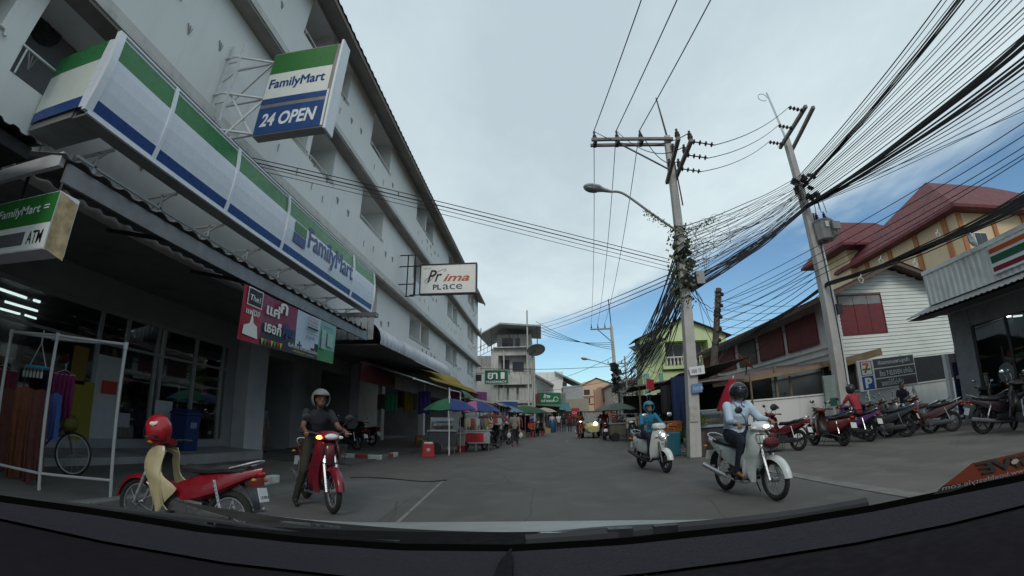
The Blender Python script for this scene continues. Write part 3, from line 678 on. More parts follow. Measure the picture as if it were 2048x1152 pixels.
W_=B_.x-A.x;H_=A.z-B_.z
mb=MB(); mb.bb((A.x+.06,43.99,B_.z+.06),(B_.x-.06,43.997,A.z-.06)); mb.build('face_panel',plain('pharmacy_green',(.012,.11,.05)),ph)
text('ยา',SFRM,ph,(A.x+W_*.13,43.985,B_.z+H_*.35),(1,0,0),(0,0,1),W_*.42,H_*.45,bold=.03); text('PHARMACY',SFRM,ph,(A.x+W_*.07,43.985,B_.z+H_*.08),(1,0,0),(0,0,1),W_*.86,H_*.16,bold=.02)
mb=MB(); mb.bb((A.x+W_*.68,43.975,B_.z+H_*.36),(A.x+W_*.84,43.985,B_.z+H_*.82)); mb.build('logo_block',SFRM,ph)
mb=MB(); mb.bb((A.x-1.0,44.1,B_.z+H_*.25),(A.x-.35,44.5,B_.z+H_*.7)); mb.build('speaker_box',DARKMETAL,ph); mb=MB(); mb.tube([(XF,44.15,A.z-.3),(A.x,44.15,A.z-.3)],.04,5); mb.build('bracket',DARKMETAL,ph)
# condensing unit in the first balcony
acd=thing('air_conditioner','dusty grey outdoor air conditioner unit inside the nearest dark balcony','air conditioner',(-7.3,3.0,5.1))
c=atX(103,58,-7.15); q=MB(); q.bb((-7.75,c.y-.62,5.06),(-7.2,c.y+.62,c.z+.42)); q.build('casing',mat('unit_grey',(.13,.13,.125),.6,grime=.4),acd,bevel=.02)
q=MB(); Mq=frame((-7.19,c.y-.08,c.z-.02),(0,1,0),(0,0,1)); q.lathe([(.30,0),(.30,.012),(.01,.012)],24,Mq); q.build('fan_disc',plain('fan_black',(.02,.02,.02)),acd)
q=MB()
for r_ in (.07,.14,.2,.26,.305): q.tube([Mq @ Vector((r_*math.cos(k*math.pi/10),r_*math.sin(k*math.pi/10),.03)) for k in range(20)],.006,4,closed=True)
q.lathe([(.05,.02),(.05,.04),(.01,.04)],10,Mq); q.build('fan_grille',DARKMETAL,acd)
# ================================================================== RIGHT SIDE BUILDINGS
CLAP=mat('clapboard_paint',(.68,.71,.67),.75,var=.08,scale=2,grime=.35,gcol=(.42,.42,.38),bump=.1); SIDEW=mat('house_side_paint',(.68,.69,.66),.8,var=.1,scale=1.5,grime=.45,gcol=(.2,.2,.18))
SHUT=mat('shutter_maroon',(.16,.03,.035),.65,var=.15,scale=4,grime=.25); BROOF=mat('rusty_roof',(.16,.10,.085),.75,.1,var=.25,scale=2,grime=.5,gcol=(.06,.045,.04))
hx,hy,hx1=12.1,17.0,19.4
hs=thing('clapboard_house','old white clapboard house with maroon shutters and brown roof behind the low wall','house',(15,20,0))
mb=MB(); mb.bb((hx+.05,hy+.05,0),(hx1,hy+16,5.6)); mb.prism([(hx+.05,hy+.05,5.6),(hx1,hy+.05,5.6),(15.8,hy+.05,6.75)],(0,15.9,0)); mb.build('wall',SIDEW,hs)
def gz(x): return 5.6+1.15*max(0,1-abs(x-15.8)/3.7)
z=2.55; k=0
while z<6.6:
    z1=z+.163; xl=hx-.01; xr=hx1
    if z>5.5:
        f=(z-5.5)/1.15; xl=hx+3.7*f; xr=hx1-3.6*f
    wins=[(12.72,15.15)] if 3.8<z+.08<5.6 else []
    spans=[(xl,xr)] if not wins else [(xl,wins[0][0]),(wins[0][1],xr)]
    for a,b in spans:
        if b-a<.2: continue
        q=MB(); q.add([(a,hy-.03,z),(b,hy-.03,z),(b,hy-.006,z1-.012),(a,hy-.006,z1-.012),(a,hy+.045,z),(b,hy+.045,z)],[(0,1,2,3),(4,5,1,0)]); q.build('plank',CLAP,hs)
    z=z1; k+=1
q=MB(); q.bb((hx-.02,hy-.09,2.36),(hx1,hy+.04,2.545)); q.build('base_board',mat('board_pale',(.52,.54,.53),.7,grime=.3),hs)
q=MB(); q.bb((hx-.05,hy-.05,2.55),(hx+.07,hy+.06,5.6)); q.build('corner_board',CLAP,hs)
def shutter(par,M,W,H,panes=True,leaves=3,m=None):
    SHm=m or SHUT
    wq=MB(); wq.bb((-.05,-.05,-.03),(0,H+.05,.03),M); wq.bb((W,-.05,-.03),(W+.05,H+.05,.03),M); wq.bb((0,-.05,-.03),(W,0,.03),M); wq.bb((0,H,-.03),(W,H+.05,.03),M); wo=wq.build('window_frame',SHUT,par)
    top=.24*H if panes else 0
    for i in range(leaves):
        a,b=W*i/leaves+.012,W*(i+1)/leaves-.012
        q=MB(); q.bb((a,.01,-.02),(b,H-top-.01,.012+.006*(i%2)),M); q.build('shutter',SHm,wo)
        if panes: q=MB(); q.bb((a,H-top+.01,-.02),(b,H-.01,.004),M); q.build('pane',mat('frosted_pane',(.22,.22,.22),.4,grime=.3),wo)
shutter(hs,frame((12.78,hy-.01,3.88),(1,0,0),(0,0,1)),2.3,1.66)
for a,b,c,d in ((1577,697,1628,632),(1522,720,1561,655),(1440,745,1466,690),(1412,756,1430,705),(1480,726,1507,672)):
    A=atX(a,b,hx); B_=atX(c,d,hx)
    y0,y1=min(A.y,B_.y),max(A.y,B_.y)
    shutter(hs,frame((hx,y1,3.75),(0,-1,0),(0,0,1)),y1-y0,1.30,panes=False,leaves=2,m=mat('shutter_dark',(.07,.065,.06),.6,var=.2) if a==1480 else None)
q=MB()
for i in range(4): q.bb((hx-.02,hy+.06,2.55+i*.30),(hx+.03,hy+16,2.55+i*.30+.02))
tag(q.build('batten',SIDEW,hs),kind='stuff')
def roof_gable(par,x0,x1,y0,y1,zl,zr,zp,xp,ov,m,pitch=.3,name='roof',th=.03):
    for xa,za,xb,zb in ((x0-ov,zl-ov*(zp-zl)/(xp-x0),xp,zp),(x1+ov,zr-ov*(zp-zr)/(x1-xp),xp,zp)):
        q=MB(); nu=int((y1-y0+2*ov)/pitch*4)
        def f(u,v):
            y=y0-ov+u*(y1-y0+2*ov); return (xa+(xb-xa)*v,y,za+(zb-za)*v+.025*math.cos(2*math.pi*y/pitch))
        q.sheet(f,nu,1,th); q.build(name,m,par)
roof_gable(hs,hx,hx1+.0,hy,hy+16,5.62,5.62,6.9,15.8,.75,BROOF)
q=MB(); q.bb((hx-.74,hy-.7,5.18),(hx-.69,hy+16.7,5.34)); q.build('fascia',mat('fascia_wood',(.13,.085,.07),.8,var=.2),hs)
q=MB(); q.prism([(hx-.7,hy-.7,5.2),(hx-.7,hy-.7,5.38),(15.8,hy-.7,6.86),(hx1+.7,hy-.7,5.38),(hx1+.7,hy-.7,5.2),(15.8,hy-.7,6.7)],(0,.03,0)); q.build('barge_board',mat('fascia_wood',(.13,.085,.07)),hs)
# lean-to in front of the house, low wall and dark screen
LW=mat('low_wall_plaster',(.70,.69,.67),.8,var=.05,scale=1.2,streak=.35,grime=.25,gcol=(.42,.41,.39),bump=.1)
lw=thing('low_wall','long low pale plaster wall behind the parked motorbikes','wall',(12,16.2,0))
q=MB(); q.bb((6.9,16.1,0),(18.2,16.28,1.49)); q.build('wall',LW,lw); q=MB(); q.bb((6.88,16.06,1.493),(18.22,16.32,1.55)); q.build('coping',LW,lw)
scn=thing('shade_screen','black mesh screen on posts above the low wall','screen',(14,16.2,1.5))
MESH=plain('shade_mesh',(.026,.028,.032),rough=.9)
q=MB(); q.bb((11.0,16.4,1.5),(18.5,16.43,2.6)); q.build('mesh_panel',MESH,scn)
for x in (8.9,11.0,12.6,15.0,18.3): q=MB(); q.bb((x-.045,16.3,1.5),(x+.045,16.38,2.75)); q.build('post',mat('post_wood',(.17,.13,.10),.85,var=.2),scn)
lt=thing('lean_to_shelter','open dark lean-to shelter with rusty edged roof between old pole and house','shelter',(9,18,0))
A=atY(1425,768,16.0); B_=atY(1656,726,16.0); C_=atY(1762,696,15.9)
q=MB(); q.quad(A,B_,B_+Vector((.6,5,.5)),A+Vector((.4,9,.5))); q.quad(B_,C_,C_+Vector((0,1.2,.0)),B_+Vector((0,3,.2))); q.build('roof_sheet',BROOF,lt)
q=MB(); dn=Vector((0,-.03,-.13)); 
q.prism([A,B_,B_+dn,A+dn],(0,.03,0)); q.build('edge_board',mat('edge_wood',(.22,.15,.085),.8,var=.25,scale=3,grime=.4),lt)
q=MB(); q.prism([B_+Vector((.02,0,0)),C_,C_+Vector((.03,0,-.27)),B_+Vector((.02,0,-.3))],(0,.04,0)); q.build('gutter_board',mat('rusty_gutter',(.24,.17,.10),.75,var=.3,scale=2.5,grime=.6,gcol=(.13,.05,.02)),lt)
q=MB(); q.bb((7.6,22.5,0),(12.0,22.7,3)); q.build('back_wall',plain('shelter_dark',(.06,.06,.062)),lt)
for x in (7.0,9.6): q=MB(); q.tube([(x,16.5,0),(x,16.5,2.35)],.05,6); q.build('post',mat('post_wood',(.17,.13,.10)),lt)
q=MB()
for i in range(5): x=7.4+i*.55; q.tube([(x,17.0,1.0),(x,17.0,1.75)],.02,4); q.tube([(x-.2,17.0,1.7+.1*(i%2)),(x+.3,17.0,1.7+.1*(i%2))],.02,4)
q.build('green_frame',plain('frame_green',(.03,.12,.05)),lt)
od=thing('satellite_dish','orange satellite dish on the lean-to roof below the maroon shutters','satellite dish',(8.6,18,2.5))
c=atY(1490,722,18); Mq=frame(c,(0.72,.25,-.62),(.1,.95,.3)); q=MB()
prof=[(.02,-.10),(.2,-.085),(.38,-.03),(.45,.0),(.45,.012),(.37,-.015),(.19,-.07),(.02,-.085)]
q.lathe(prof,20,Mq); q.build('dish',mat('dish_orange',(.50,.12,.05),.55,var=.15),od,smooth=True)
q=MB(); q.tube([(c.x+.1,18.1,c.z-.1),(c.x,18.2,c.z-.9)],.03,6); q.build('mast',DARKMETAL,od)
q=MB(); q.tube([Mq @ Vector((0,-.4,0)),Mq @ Vector((0,0,.4))],.012,4); q.build('feed_arm',DARKMETAL,od)

# ------------------------------------------------------------------ convenience store on the right
sv=thing('corner_store','white convenience store with orange green and red stripe sign at the right edge','shop',(14,6,0))
X7=12.8; RIB=mat('ribbed_fascia',(.82,.84,.82),.55,.1,var=.06,grime=.25,streak=.25,gcol=(.3,.3,.28))
q=MB()
def rib(u,v):
    y=12.05-u*20; t=(y/.22)%1; off=.035 if .3<t<.7 else 0
    return (X7-off,y,3.86+1.0*v)
q.sheet(rib,460,1,.01); q.build('ribbed_fascia',RIB,sv)
q=MB(); q.bb((X7-.06,-8,4.87),(X7+.25,12.1,5.0)); q.bb((X7-.02,12.055,3.86),(X7+3,12.1,4.86)); q.build('cap_trim',RIB,sv)
q=MB(); q.bb((X7+.1,-8,3.5),(X7+6,12.05,4.8)); q.build('upper_wall',mat('store_wall',(.36,.37,.38),.7,grime=.2),sv)
y0_=atX(1983,530,X7-.1).y
q=MB(); q.bb((X7-.14,-2,4.02),(X7-.045,y0_,4.80)); q.build('sign_board',plain('board_white',(.8,.82,.82),rough=.4),sv)
for zc,h_,c,nm in ((4.66,.13,(.55,.10,.015),'stripe_orange'),(4.42,.20,(.012,.12,.06),'stripe_green'),(4.15,.13,(.20,.01,.03),'stripe_red')):
    q=MB(); q.bb((X7-.148,-2,zc-h_/2),(X7-.142,y0_-.06,zc+h_/2)); q.build('stripe',plain(nm,c,rough=.4),sv)
q=MB()
def aw7(u,v):
    y=12.4-u*20; t=(y/.2)%1; return (11.9+(X7+.25-11.9)*v,y,3.50+.38*v+(.025 if .35<t<.65 else 0))
q.sheet(aw7,500,1,.01); q.build('awning_sheet',mat('awning_grey',(.30,.31,.31),.5,.3,grime=.3),sv)
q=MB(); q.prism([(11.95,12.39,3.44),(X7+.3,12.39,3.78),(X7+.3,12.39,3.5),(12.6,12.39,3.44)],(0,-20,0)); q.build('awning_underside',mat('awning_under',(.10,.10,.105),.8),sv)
XG=13.45
q=MB(); q.bb((XG-.05,11.2,0),(XG+.5,12.0,3.5)); q.bb((XG+.5,11.9,0),(X7+6,12.0,3.5)); q.build('end_wall',mat('store_pillar',(.22,.23,.24),.7,grime=.3),sv)
q=MB(); q.bb((XG-.02,-8,2.95),(XG+.2,11.2,3.5)); q.build('header',mat('store_pillar',(.22,.23,.24)),sv)
for k,y in enumerate((11.15,9.9,8.6,7.3,6.0,4.0,2.0)):
    q=MB(); q.bb((XG-.03,y-.05,.12),(XG+.04,y+.03,2.95)); q.build('mullion',DARKMETAL,sv)
    q=MB(); q.bb((XG,y-1.2,.4),(XG+.01,y-.05,2.9)); q.build('pane',SG,sv)
q=MB(); q.bb((XG-.4,-8,0),(X7+6,11.19,.12)); q.build('step',mat('step_cement',(.27,.27,.27)),sv)
q=MB(); q.bb((XG+4.6,-8,.1),(XG+4.7,11.9,3.4)); q.bb((XG+.02,-8,3.41),(XG+4.6,11.8,3.45)); q.build('interior_wall',mat('store_inside',(.10,.105,.11),.8,var=.4,scale=2),sv)
q=MB()
for i in range(40):
    q.cur=i%7; yy=10.9-rnd.random()*7; zz=.3+(i%4)*.5; q.bb((XG+.6,yy,zz),(XG+.8,yy+.3,zz+.32))
tag(q.build('goods',[plain('goods_%d'%i,c) for i,c in enumerate(GC)],sv),kind='stuff')
for a,b in (((2010,634),(2022,633)),((2027,633),(2044,631))):
    A=gnd(*a,3.2); B_=gnd(*b,3.2); q=MB(); q.tube([A,B_],.03,6); q.build('fluorescent_tube',LIT,sv)
q=MB(); 

for y,z,r_ in ((10.2,1.35,.3),(9.2,1.5,.28)): q=MB(); q.lathe([(r_,0),(r_,.003),(.01,.003)],20,frame((XG-.01,y,z),(0,-1,0),(0,0,1))); q.build('window_sticker',mat('sticker_grey',(.12,.14,.14),.5,var=.4,scale=6),sv)
bs=thing('blue_poster_stand','dark blue poster panel standing at the corner of the store','poster',(13.3,12.3,0))
A=atY(1905,725,12.4); B_=atY(1950,785,12.4); q=MB(); q.bb((A.x,12.4,.1),(B_.x,12.46,A.z)); q.build('board',mat('poster_blue',(.012,.03,.10),.5,var=.5,scale=5),bs); q=MB(); q.bb((A.x+.05,12.385,A.z-.55),(B_.x-.05,12.395,A.z-.45)); q.build('strip',WP,bs)
q=MB(); q.bb((A.x-.35,12.35,.05),(A.x-.2,12.5,A.z+.3)); q.build('white_post',RAIL,bs)

# ------------------------------------------------------------------ parking notice board
pk=thing('parking_notice_board','dark grey customer parking notice board with store logo and blue P','sign',(13.3,15.4,0))
TL=atY(1712,722,15.2); TR=atY(1826,708,15.2); BL=atY(1722,784,15.2); u=(TR-TL); v=(TL-BL); W_=u.length; H_=v.length; Mq=frame(BL,u,v)
DG=plain('notice_grey',(.055,.062,.068),rough=.5); NF=plain('notice_frame',(.50,.52,.52),rough=.5)
q=MB(); q.bb((0,0,-.05),(W_,H_,0),Mq); q.build('board',NF,pk)
bx0=.27*W_
for i in range(3): q=MB(); q.bb((bx0,H_*(.04+i*.325),.001),(W_*.985,H_*(.33+i*.325),.006),Mq); q.build('notice_panel',DG,pk)
uu=Mq.to_3x3() @ Vector((1,0,0)); vv=Mq.to_3x3() @ Vector((0,1,0))
def PT(s,a,b,w_,h_,m_,bold=.0): text(s,m_,pk,Mq @ Vector((a*W_,b*H_,.008)),uu,vv,w_*W_,h_*H_,bold=bold)
PT('ที่จอดรถเฉพาะลูกค้า',.35,.74,.56,.19,NF,.01); PT('ร้าน 7-ELEVEN เท่านั้น',.35,.41,.58,.19,NF,.01); PT('จอดได้ไม่เกิน',.36,.09,.38,.2,NF,.01)
PT('15 นาที',.77,.1,.18,.16,plain('notice_red',(.15,.02,.04)))
q=MB(); q.bb((.05*W_,.50*H_,.001),(.24*W_,.95*H_,.006),Mq); q.build('logo_panel',DG,pk)
q=MB(); q.bb((.065*W_,.52*H_,.007),(.225*W_,.93*H_,.009),Mq); q.build('logo_white',NF,pk)
PT('7',.09,.56,.11,.34,plain('logo_red',(.45,.03,.03)),.03); q=MB(); q.bb((.08*W_,.66*H_,.013),(.21*W_,.72*H_,.016),Mq); q.build('logo_band',plain('logo_green',(.02,.15,.07)),pk)
q=MB(); q.bb((.08*W_,.84*H_,.013),(.19*W_,.88*H_,.016),Mq); q.build('logo_bar',plain('logo_orange',(.6,.15,.02)),pk)
q=MB(); q.bb((.05*W_,.04*H_,.001),(.24*W_,.47*H_,.006),Mq); q.build('blue_panel',plain('parking_blue',(.01,.05,.22)),pk); PT('P',.09,.09,.12,.33,NF,.04)
q=MB(); q.tube([Mq @ Vector((.12*W_,-.0,-.03)),(12.25,15.2,0)],.04,6); q.build('post',RAIL,pk); q=MB(); q.tube([Mq @ Vector((.9*W_,0,-.03)),(14.9,15.25,0)],.04,6); q.build('post',RAIL,pk)

# ------------------------------------------------------------------ tan building with red roofs
TAN=mat('tan_wall',(.68,.52,.33),.75,var=.07,scale=.5,grime=.15); TPIL=mat('tan_pilaster',(.40,.17,.07),.75,var=.1); RRF=mat('red_roof',(.13,.030,.034),.7,var=.15,scale=.8,grime=.3)
tb=thing('tan_building','large tan building with dark red hipped roofs beyond the clapboard house','building',(48,38,0))
c=atY(1905,415,30); tx=c.x; tz=c.z-.2
q=MB(); q.bb((tx,30,0),(tx+26,47,tz)); q.build('wall',TAN,tb)
for y in (31.5,35.5,39.5,43.5): q=MB(); q.bb((tx-.15,y-.3,6),(tx-.003,y+.3,tz)); q.build('pilaster',TPIL,tb)
for x in (tx+.3,tx+5,tx+10,tx+15): q=MB(); q.bb((x-.3,29.85,6),(x+.3,29.997,tz)); q.build('pilaster',TPIL,tb)
for x in (tx+2.6,tx+7.5): q=MB(); q.bb((x-.9,29.93,tz-4.2),(x+.9,29.998,tz-2.2)); wo=q.build('window_frame',RAIL,tb); q=MB(); q.bb((x-.8,29.9,tz-4.1),(x-.03,29.925,tz-2.3)); q.bb((x+.03,29.9,tz-4.1),(x+.8,29.925,tz-2.3)); q.build('pane',plain('dark_pane',(.03,.035,.05),rough=.15),wo)
def hip(par,x0,x1,y0,y1,z,h,ov,m,ridge='y'):
    x0-=ov;x1+=ov;y0-=ov;y1+=ov; q=MB(); xm=(x0+x1)/2; ym_=(y0+y1)/2; d=min(x1-x0,y1-y0)/2
    a,b=((xm,y0+d*.9,z+h),(xm,y1-d*.9,z+h)) if ridge=='y' else ((x0+d*.9,ym_,z+h),(x1-d*.9,ym_,z+h))
    V=[(x0,y0,z),(x1,y0,z),(x1,y1,z),(x0,y1,z),a,b,(x0,y0,z-.3),(x1,y0,z-.3),(x1,y1,z-.3),(x0,y1,z-.3)]
    F=[(0,1,4),(1,2,5,4),(2,3,5),(3,0,4,5)] if ridge=='y' else [(0,1,5,4),(1,2,5),(2,3,4,5),(3,0,4)]
    q.add(V,F+[(0,6,7,1),(1,7,8,2),(2,8,9,3),(3,9,6,0),(9,8,7,6)]); return q.build('roof',m,par)
hip(tb,tx,tx+26,30,47,tz,7.6,1.3,RRF,'x')
c2=atY(1655,506,47); c3=atY(1790,455,47)
q=MB(); q.bb((c2.x+1.6,45.5,tz-2),(c3.x+1,52,c2.z)); q.build('turret_wall',TAN,tb)
hip(tb,c2.x+1.2,c3.x+1.2,45,52,c2.z+.1,(c3.z-c2.z)*1.35,1.3,RRF,'x')
# ------------------------------------------------------------------ green house
GRN=mat('lime_wall',(.60,.70,.38),.7,var=.08,scale=1,grime=.25); TEAL=mat('teal_trim',(.16,.40,.33),.7,var=.1); DPANE=plain('dark_pane',(.03,.035,.05),rough=.15)
gh=thing('green_house','lime green two storey house with white balustrade balconies beyond the old pole','house',(11,38,0))
q=MB(); M=frame((7.9,35,0),(1,0,0),(0,0,1)); facade(q,M,7.2,7.3,[(2.0,5.6,4.9,6.9,1.2),(1.7,5.2,2.0,4.05,1.0)],1.2)
q.quad((7.9,35,0),(7.9,35,7.3),(7.9,37,7.3),(7.9,37,0)); q.quad((15.1,35,0),(15.1,37,0),(15.1,37,7.3),(15.1,35,7.3)); q.add([(7.9,35,7.3),(15.1,35,7.3),(11.5,35,8.7)],[(0,1,2)]); q.build('wall',GRN,gh)
roof_gable(gh,7.9,15.1,35,37,7.3,7.3,8.8,11.5,.45,mat('brown_roof',(.12,.085,.07),.8,var=.2,grime=.4),pitch=.4)
for x0,x1,z0,z1 in ((10.0,13.4,5.0,6.8),(9.7,13.0,2.1,3.9)):
    q=MB(); q.bb((x0,36.0 if z0<3 else 36.1,z0),(x1,36.15,z1)); wo=q.build('window_frame',mat('frame_cream',(.62,.6,.48),.6),gh)
    n=4
    for i in range(n):
        a=x0+.1+(x1-x0-.2)*i/n; b=x0+.1+(x1-x0-.2)*(i+1)/n-.1
        for j in range(2 if z0<3 else 1):
            zz0=z0+.15+(z1-z0-.2)*j/2; zz1=(z0+(z1-z0)*(j+1)/2-.05) if z0<3 else z1-.1
            q=MB(); q.bb((a,35.97,zz0),(b,35.995,zz1)); q.build('pane',DPANE,wo)
for zb,x0,x1 in ((4.9,9.7,13.6),(1.6,9.3,13.4)):
    q=MB(); q.bb((x0-.2,34.5,zb-.25),(x1+.2,34.997,zb)); q.build('balcony_slab',GRN,gh)
    q=MB(); q.bb((x0,34.55,zb+.62),(x1,34.7,zb+.72)); q.build('handrail',mat('frame_cream',(.62,.6,.48)),gh)
    for i in range(13):
        x=x0+.15+(x1-x0-.3)*i/12; q=MB(); q.lathe([(.05,zb),(.09,zb+.2),(.04,zb+.45),(.07,zb+.62)],6,Matrix.Translation((x,34.62,0))); q.build('baluster',mat('frame_cream',(.62,.6,.48)),gh)
for x in (8.2,9.4,13.9): q=MB(); q.bb((x-.2,34.9,1.5),(x+.2,34.996,4.4)); q.build('pilaster',TEAL,gh)
q=MB(); 
q.prism([(9.5,34.8,3.7),(9.5,34.8,4.5),(13.2,34.8,4.5),(13.2,34.8,3.7)]+[(13.1-.22*i,34.8,3.75+.42*math.sin(math.pi*(i+.5)/16)) for i in range(16)],(0,.15,0)); q.build('arch_hood',GRN,gh)
q=MB(); q.quad((7.0,33.6,6.1),(9.6,33.4,6.9),(9.6,35.2,7.3),(7.0,35.4,6.6)); q.quad((7.0,33.6,6.0),(7.0,33.6,6.1),(9.6,33.4,6.9),(9.6,33.4,6.75)); q.build('porch_roof',plain('tar_dark',(.03,.026,.024)),gh)
q=MB(); q.quad((12.2,33.2,4.1),(16.5,33.0,5.7),(16.5,35,5.9),(12.2,35,4.4)); q.build('side_roof',BROOF,gh)

# ================================================================== FAR BUILDINGS
gb=thing('stained_concrete_block','weathered four storey concrete block with rooftop shed and satellite dish','building',(-4,58,0))
x0,x1,y0,y1=-6.2,-.9,55.0,66; k=55/58
CST=mat('stained_concrete',(.50,.49,.46),.9,var=.12,scale=1,streak=.75,grime=.4,gcol=(.07,.065,.06))
q=MB(); M=frame((x0,y0,0),(1,0,0),(0,0,1)); facade(q,M,x1-x0,9.9,[(.9,4.4,6.5,9.0,1.2),(.9,4.2,3.5,5.4,.8)],1.0); q.quad((x0,y0,0),(x0,y0,9.9),(x0,y1,9.9),(x0,y1,0)); q.quad((x1,y0,0),(x1,y1,0),(x1,y1,9.9),(x1,y0,9.9)); q.quad((x0,y0,9.9),(x1,y0,9.9),(x1,y1,9.9),(x0,y1,9.9)); q.build('wall',CST,gb)
q=MB(); q.bb((x0-3,y0+1.5,0),(x0-.003,y1,9.2)); q.build('side_wall',CST,gb)
for z,h_ in ((5.35,1.0),(3.1,.35),(6.35,.12),(9.9,.12),(2.6,.2)): q=MB(); q.bb((x0+.3,y0-.55,z),(x1-.35,y0-.003,z+h_)); q.build('balcony_slab',CST,gb)
for i in range(3): q=MB(); q.bb((x0+1+i*1.2,y0-.02,3.5),(x0+1.9+i*1.2,y0-.008,5.0)); q.build('shutter',mat('old_shutter',(.42,.43,.41),.8,streak=.6,grime=.3,gcol=(.1,.1,.1)),gb)
for a,b,c,d in ((1.2,2.2,6.9,8.6),(2.6,4.0,7.2,8.3)): q=MB(); q.bb((x0+a,y0+1.05,c),(x0+b,y0+1.2,d)); q.build('window',DPANE,gb)
q=MB()
for z in (6.9,7.3,10.6,10.9): q.tube([(x0+.3,y0-.3,z),(x1-.3,y0-.3,z)],.03,4)
for i in range(8): xx=x0+.4+i*.63; q.tube([(xx,y0-.3,6.4),(xx,y0-.3,7.3)],.025,4); q.tube([(xx,y0-.3,9.9),(xx,y0-.3,10.9)],.025,4)
q.build('railing',DARKMETAL,gb)
q=MB(); q.bb((x0+.5,y0+2.5,10),(x1-.3,y1-1,12.1)); q.build('rooftop_shed',CST,gb)
q=MB(); q.bb((x0+1.2,y0+2.45,10.3),(x0+2.6,y0+2.49,11.6)); q.bb((x0+2.9,y0+2.45,10.2),(x0+3.5,y0+2.49,11.6)); q.build('shed_window',DPANE,gb)
q=MB(); q.add([(x0-1.6,y0-1,11.5),(x0+1.2,y0-1,13.0),(x1+1.0,y0-1,12.55),(x1+1,y1,12.9),(x0+1.2,y1,13.3),(x0-1.6,y1,11.9),(x0-1.6,y0-1,11.35),(x0+1.2,y0-1,12.8),(x1+1.0,y0-1,12.35)],[(0,1,4,5),(1,2,3,4),(0,6,7,1),(1,7,8,2)]); q.build('shed_roof',mat('shed_roof',(.34,.36,.35),.7,grime=.4),gb)
for xx in (x0-1.2,x0+.1,x1+.5): q=MB(); q.tube([(xx,y0-.6,9.6),(xx,y0-.6,12.4)],.06,5); q.build('roof_post',DARKMETAL,gb)
q=MB()
for zz in (9.7,10.3,10.8): q.tube([(x0-2.4,y0-.3,zz-1.2),(x0+.2,y0-.3,zz)],.035,4)
for i in range(6): xx=x0-2.2+i*.45; q.tube([(xx,y0-.3,8.6+.46*i*.45),(xx,y0-.3,9.9+.46*i*.45)],.03,4)
q.build('stair_railing',DARKMETAL,gb)
q=MB()
for xx in (x1-.25,x1-.02,x0+1.6): q.tube([(xx,y0-.1,0),(xx,y0-.1,9.9)],.09,6)
q.build('drain_pipe',CST,gb)
q=MB(); q.tube([(x1-.7,y0-.8,2),(x1-.7,y0-.8,14.5)],.1,6); q.build('mast',CST,gb)
sdh=thing('satellite_dish','large dark mesh satellite dish on the weathered concrete block','satellite dish',(-.6,54,9))
c=atY(1072,700,54); Mq=frame(c,(1,.1,.12),(-.05,.75,-.45)); q=MB(); q.lathe([(.05,.28),(.5,.2),(.9,.05),(1.15,0),(1.15,-.03),(.9,.02),(.05,.24)],20,Mq); q.build('dish',mat('mesh_dish',(.30,.30,.29),.7),sdh); q=MB(); q.tube([c,(c.x-.8,54.5,c.z-.6)],.05,5); q.build('mount',DARKMETAL,sdh)
WHS=mat('far_white_wall',(.76,.77,.76),.75,var=.05,grime=.25); GROOF=mat('far_green_roof',(.25,.30,.26),.7)
wh=thing('white_house','far white two storey house with small green gabled roof','house',(3,80,0))
A=atY(1070,745,80); B_=atY(1126,745,80); C_=atY(1163,768,80)
q=MB(); q.bb((A.x,80,0),(B_.x,92,A.z)); q.build('wall',WHS,wh); q=MB(); q.bb((B_.x,80.2,0),(C_.x-1.2,90,C_.z-.4)); q.build('wing_wall',WHS,wh)
q=MB(); q.add([(B_.x-1.5,79.2,A.z+.1),(C_.x,79.2,C_.z),(C_.x,91,C_.z),(B_.x-1.5,91,A.z+.1),(B_.x-1.5,79.2,A.z-.2),(C_.x,79.2,C_.z-.3)],[(0,1,2,3),(0,4,5,1)]); q.build('roof',GROOF,wh)
w0=atY(1125,764,80); w1=atY(1134,775,80); q=MB(); q.bb((w0.x,79.97,w1.z),(w1.x,79.995,w0.z)); q.bb((w0.x,80.1,w1.z),(w1.x,80.19,w0.z)); q.build('window',DPANE,wh)
q=MB(); A2=atY(1065,755,74); B2=atY(1108,770,74); q.add([(A2.x,73,A2.z+.8),(B2.x,73,B2.z),(B2.x,80,B2.z),(A2.x,80,A2.z+.8),(A2.x,73,A2.z+.4),(B2.x,73,B2.z-.3)],[(0,1,2,3),(0,4,5,1)]); q.build('porch_roof',mat('porch_brown',(.2,.18,.16),.8),wh)
pb=thing('peach_building','far peach building with arched panel and grey gable roof at the street end','building',(12,110,0))
PCH=mat('peach_wall',(.64,.44,.30),.75,var=.06,grime=.12); PDK=mat('peach_panel',(.36,.22,.16),.75); PTR=mat('peach_trim',(.22,.12,.07),.75)
A=atY(1160,772,110); B_=atY(1218,765,110); zt=B_.z; ap=atY(1192,757,110)
q=MB(); q.bb((A.x,110,0),(B_.x,126,zt)); q.add([(A.x,110,zt),(B_.x,110,zt),(ap.x,110,ap.z)],[(0,1,2)]); q.build('wall',PCH,pb)
q=MB(); q.add([(A.x-2.2,109.5,zt-1.6),(ap.x,109.5,ap.z+.2),(ap.x,127,ap.z+.2),(A.x-2.2,127,zt-1.6)],[(0,1,2,3)]); q.add([(B_.x+.8,109.5,zt-.2),(ap.x,109.5,ap.z+.2),(ap.x,127,ap.z+.2),(B_.x+.8,127,zt-.2)],[(3,2,1,0)]); q.build('roof',mat('far_grey_roof',(.42,.45,.47),.6),pb)
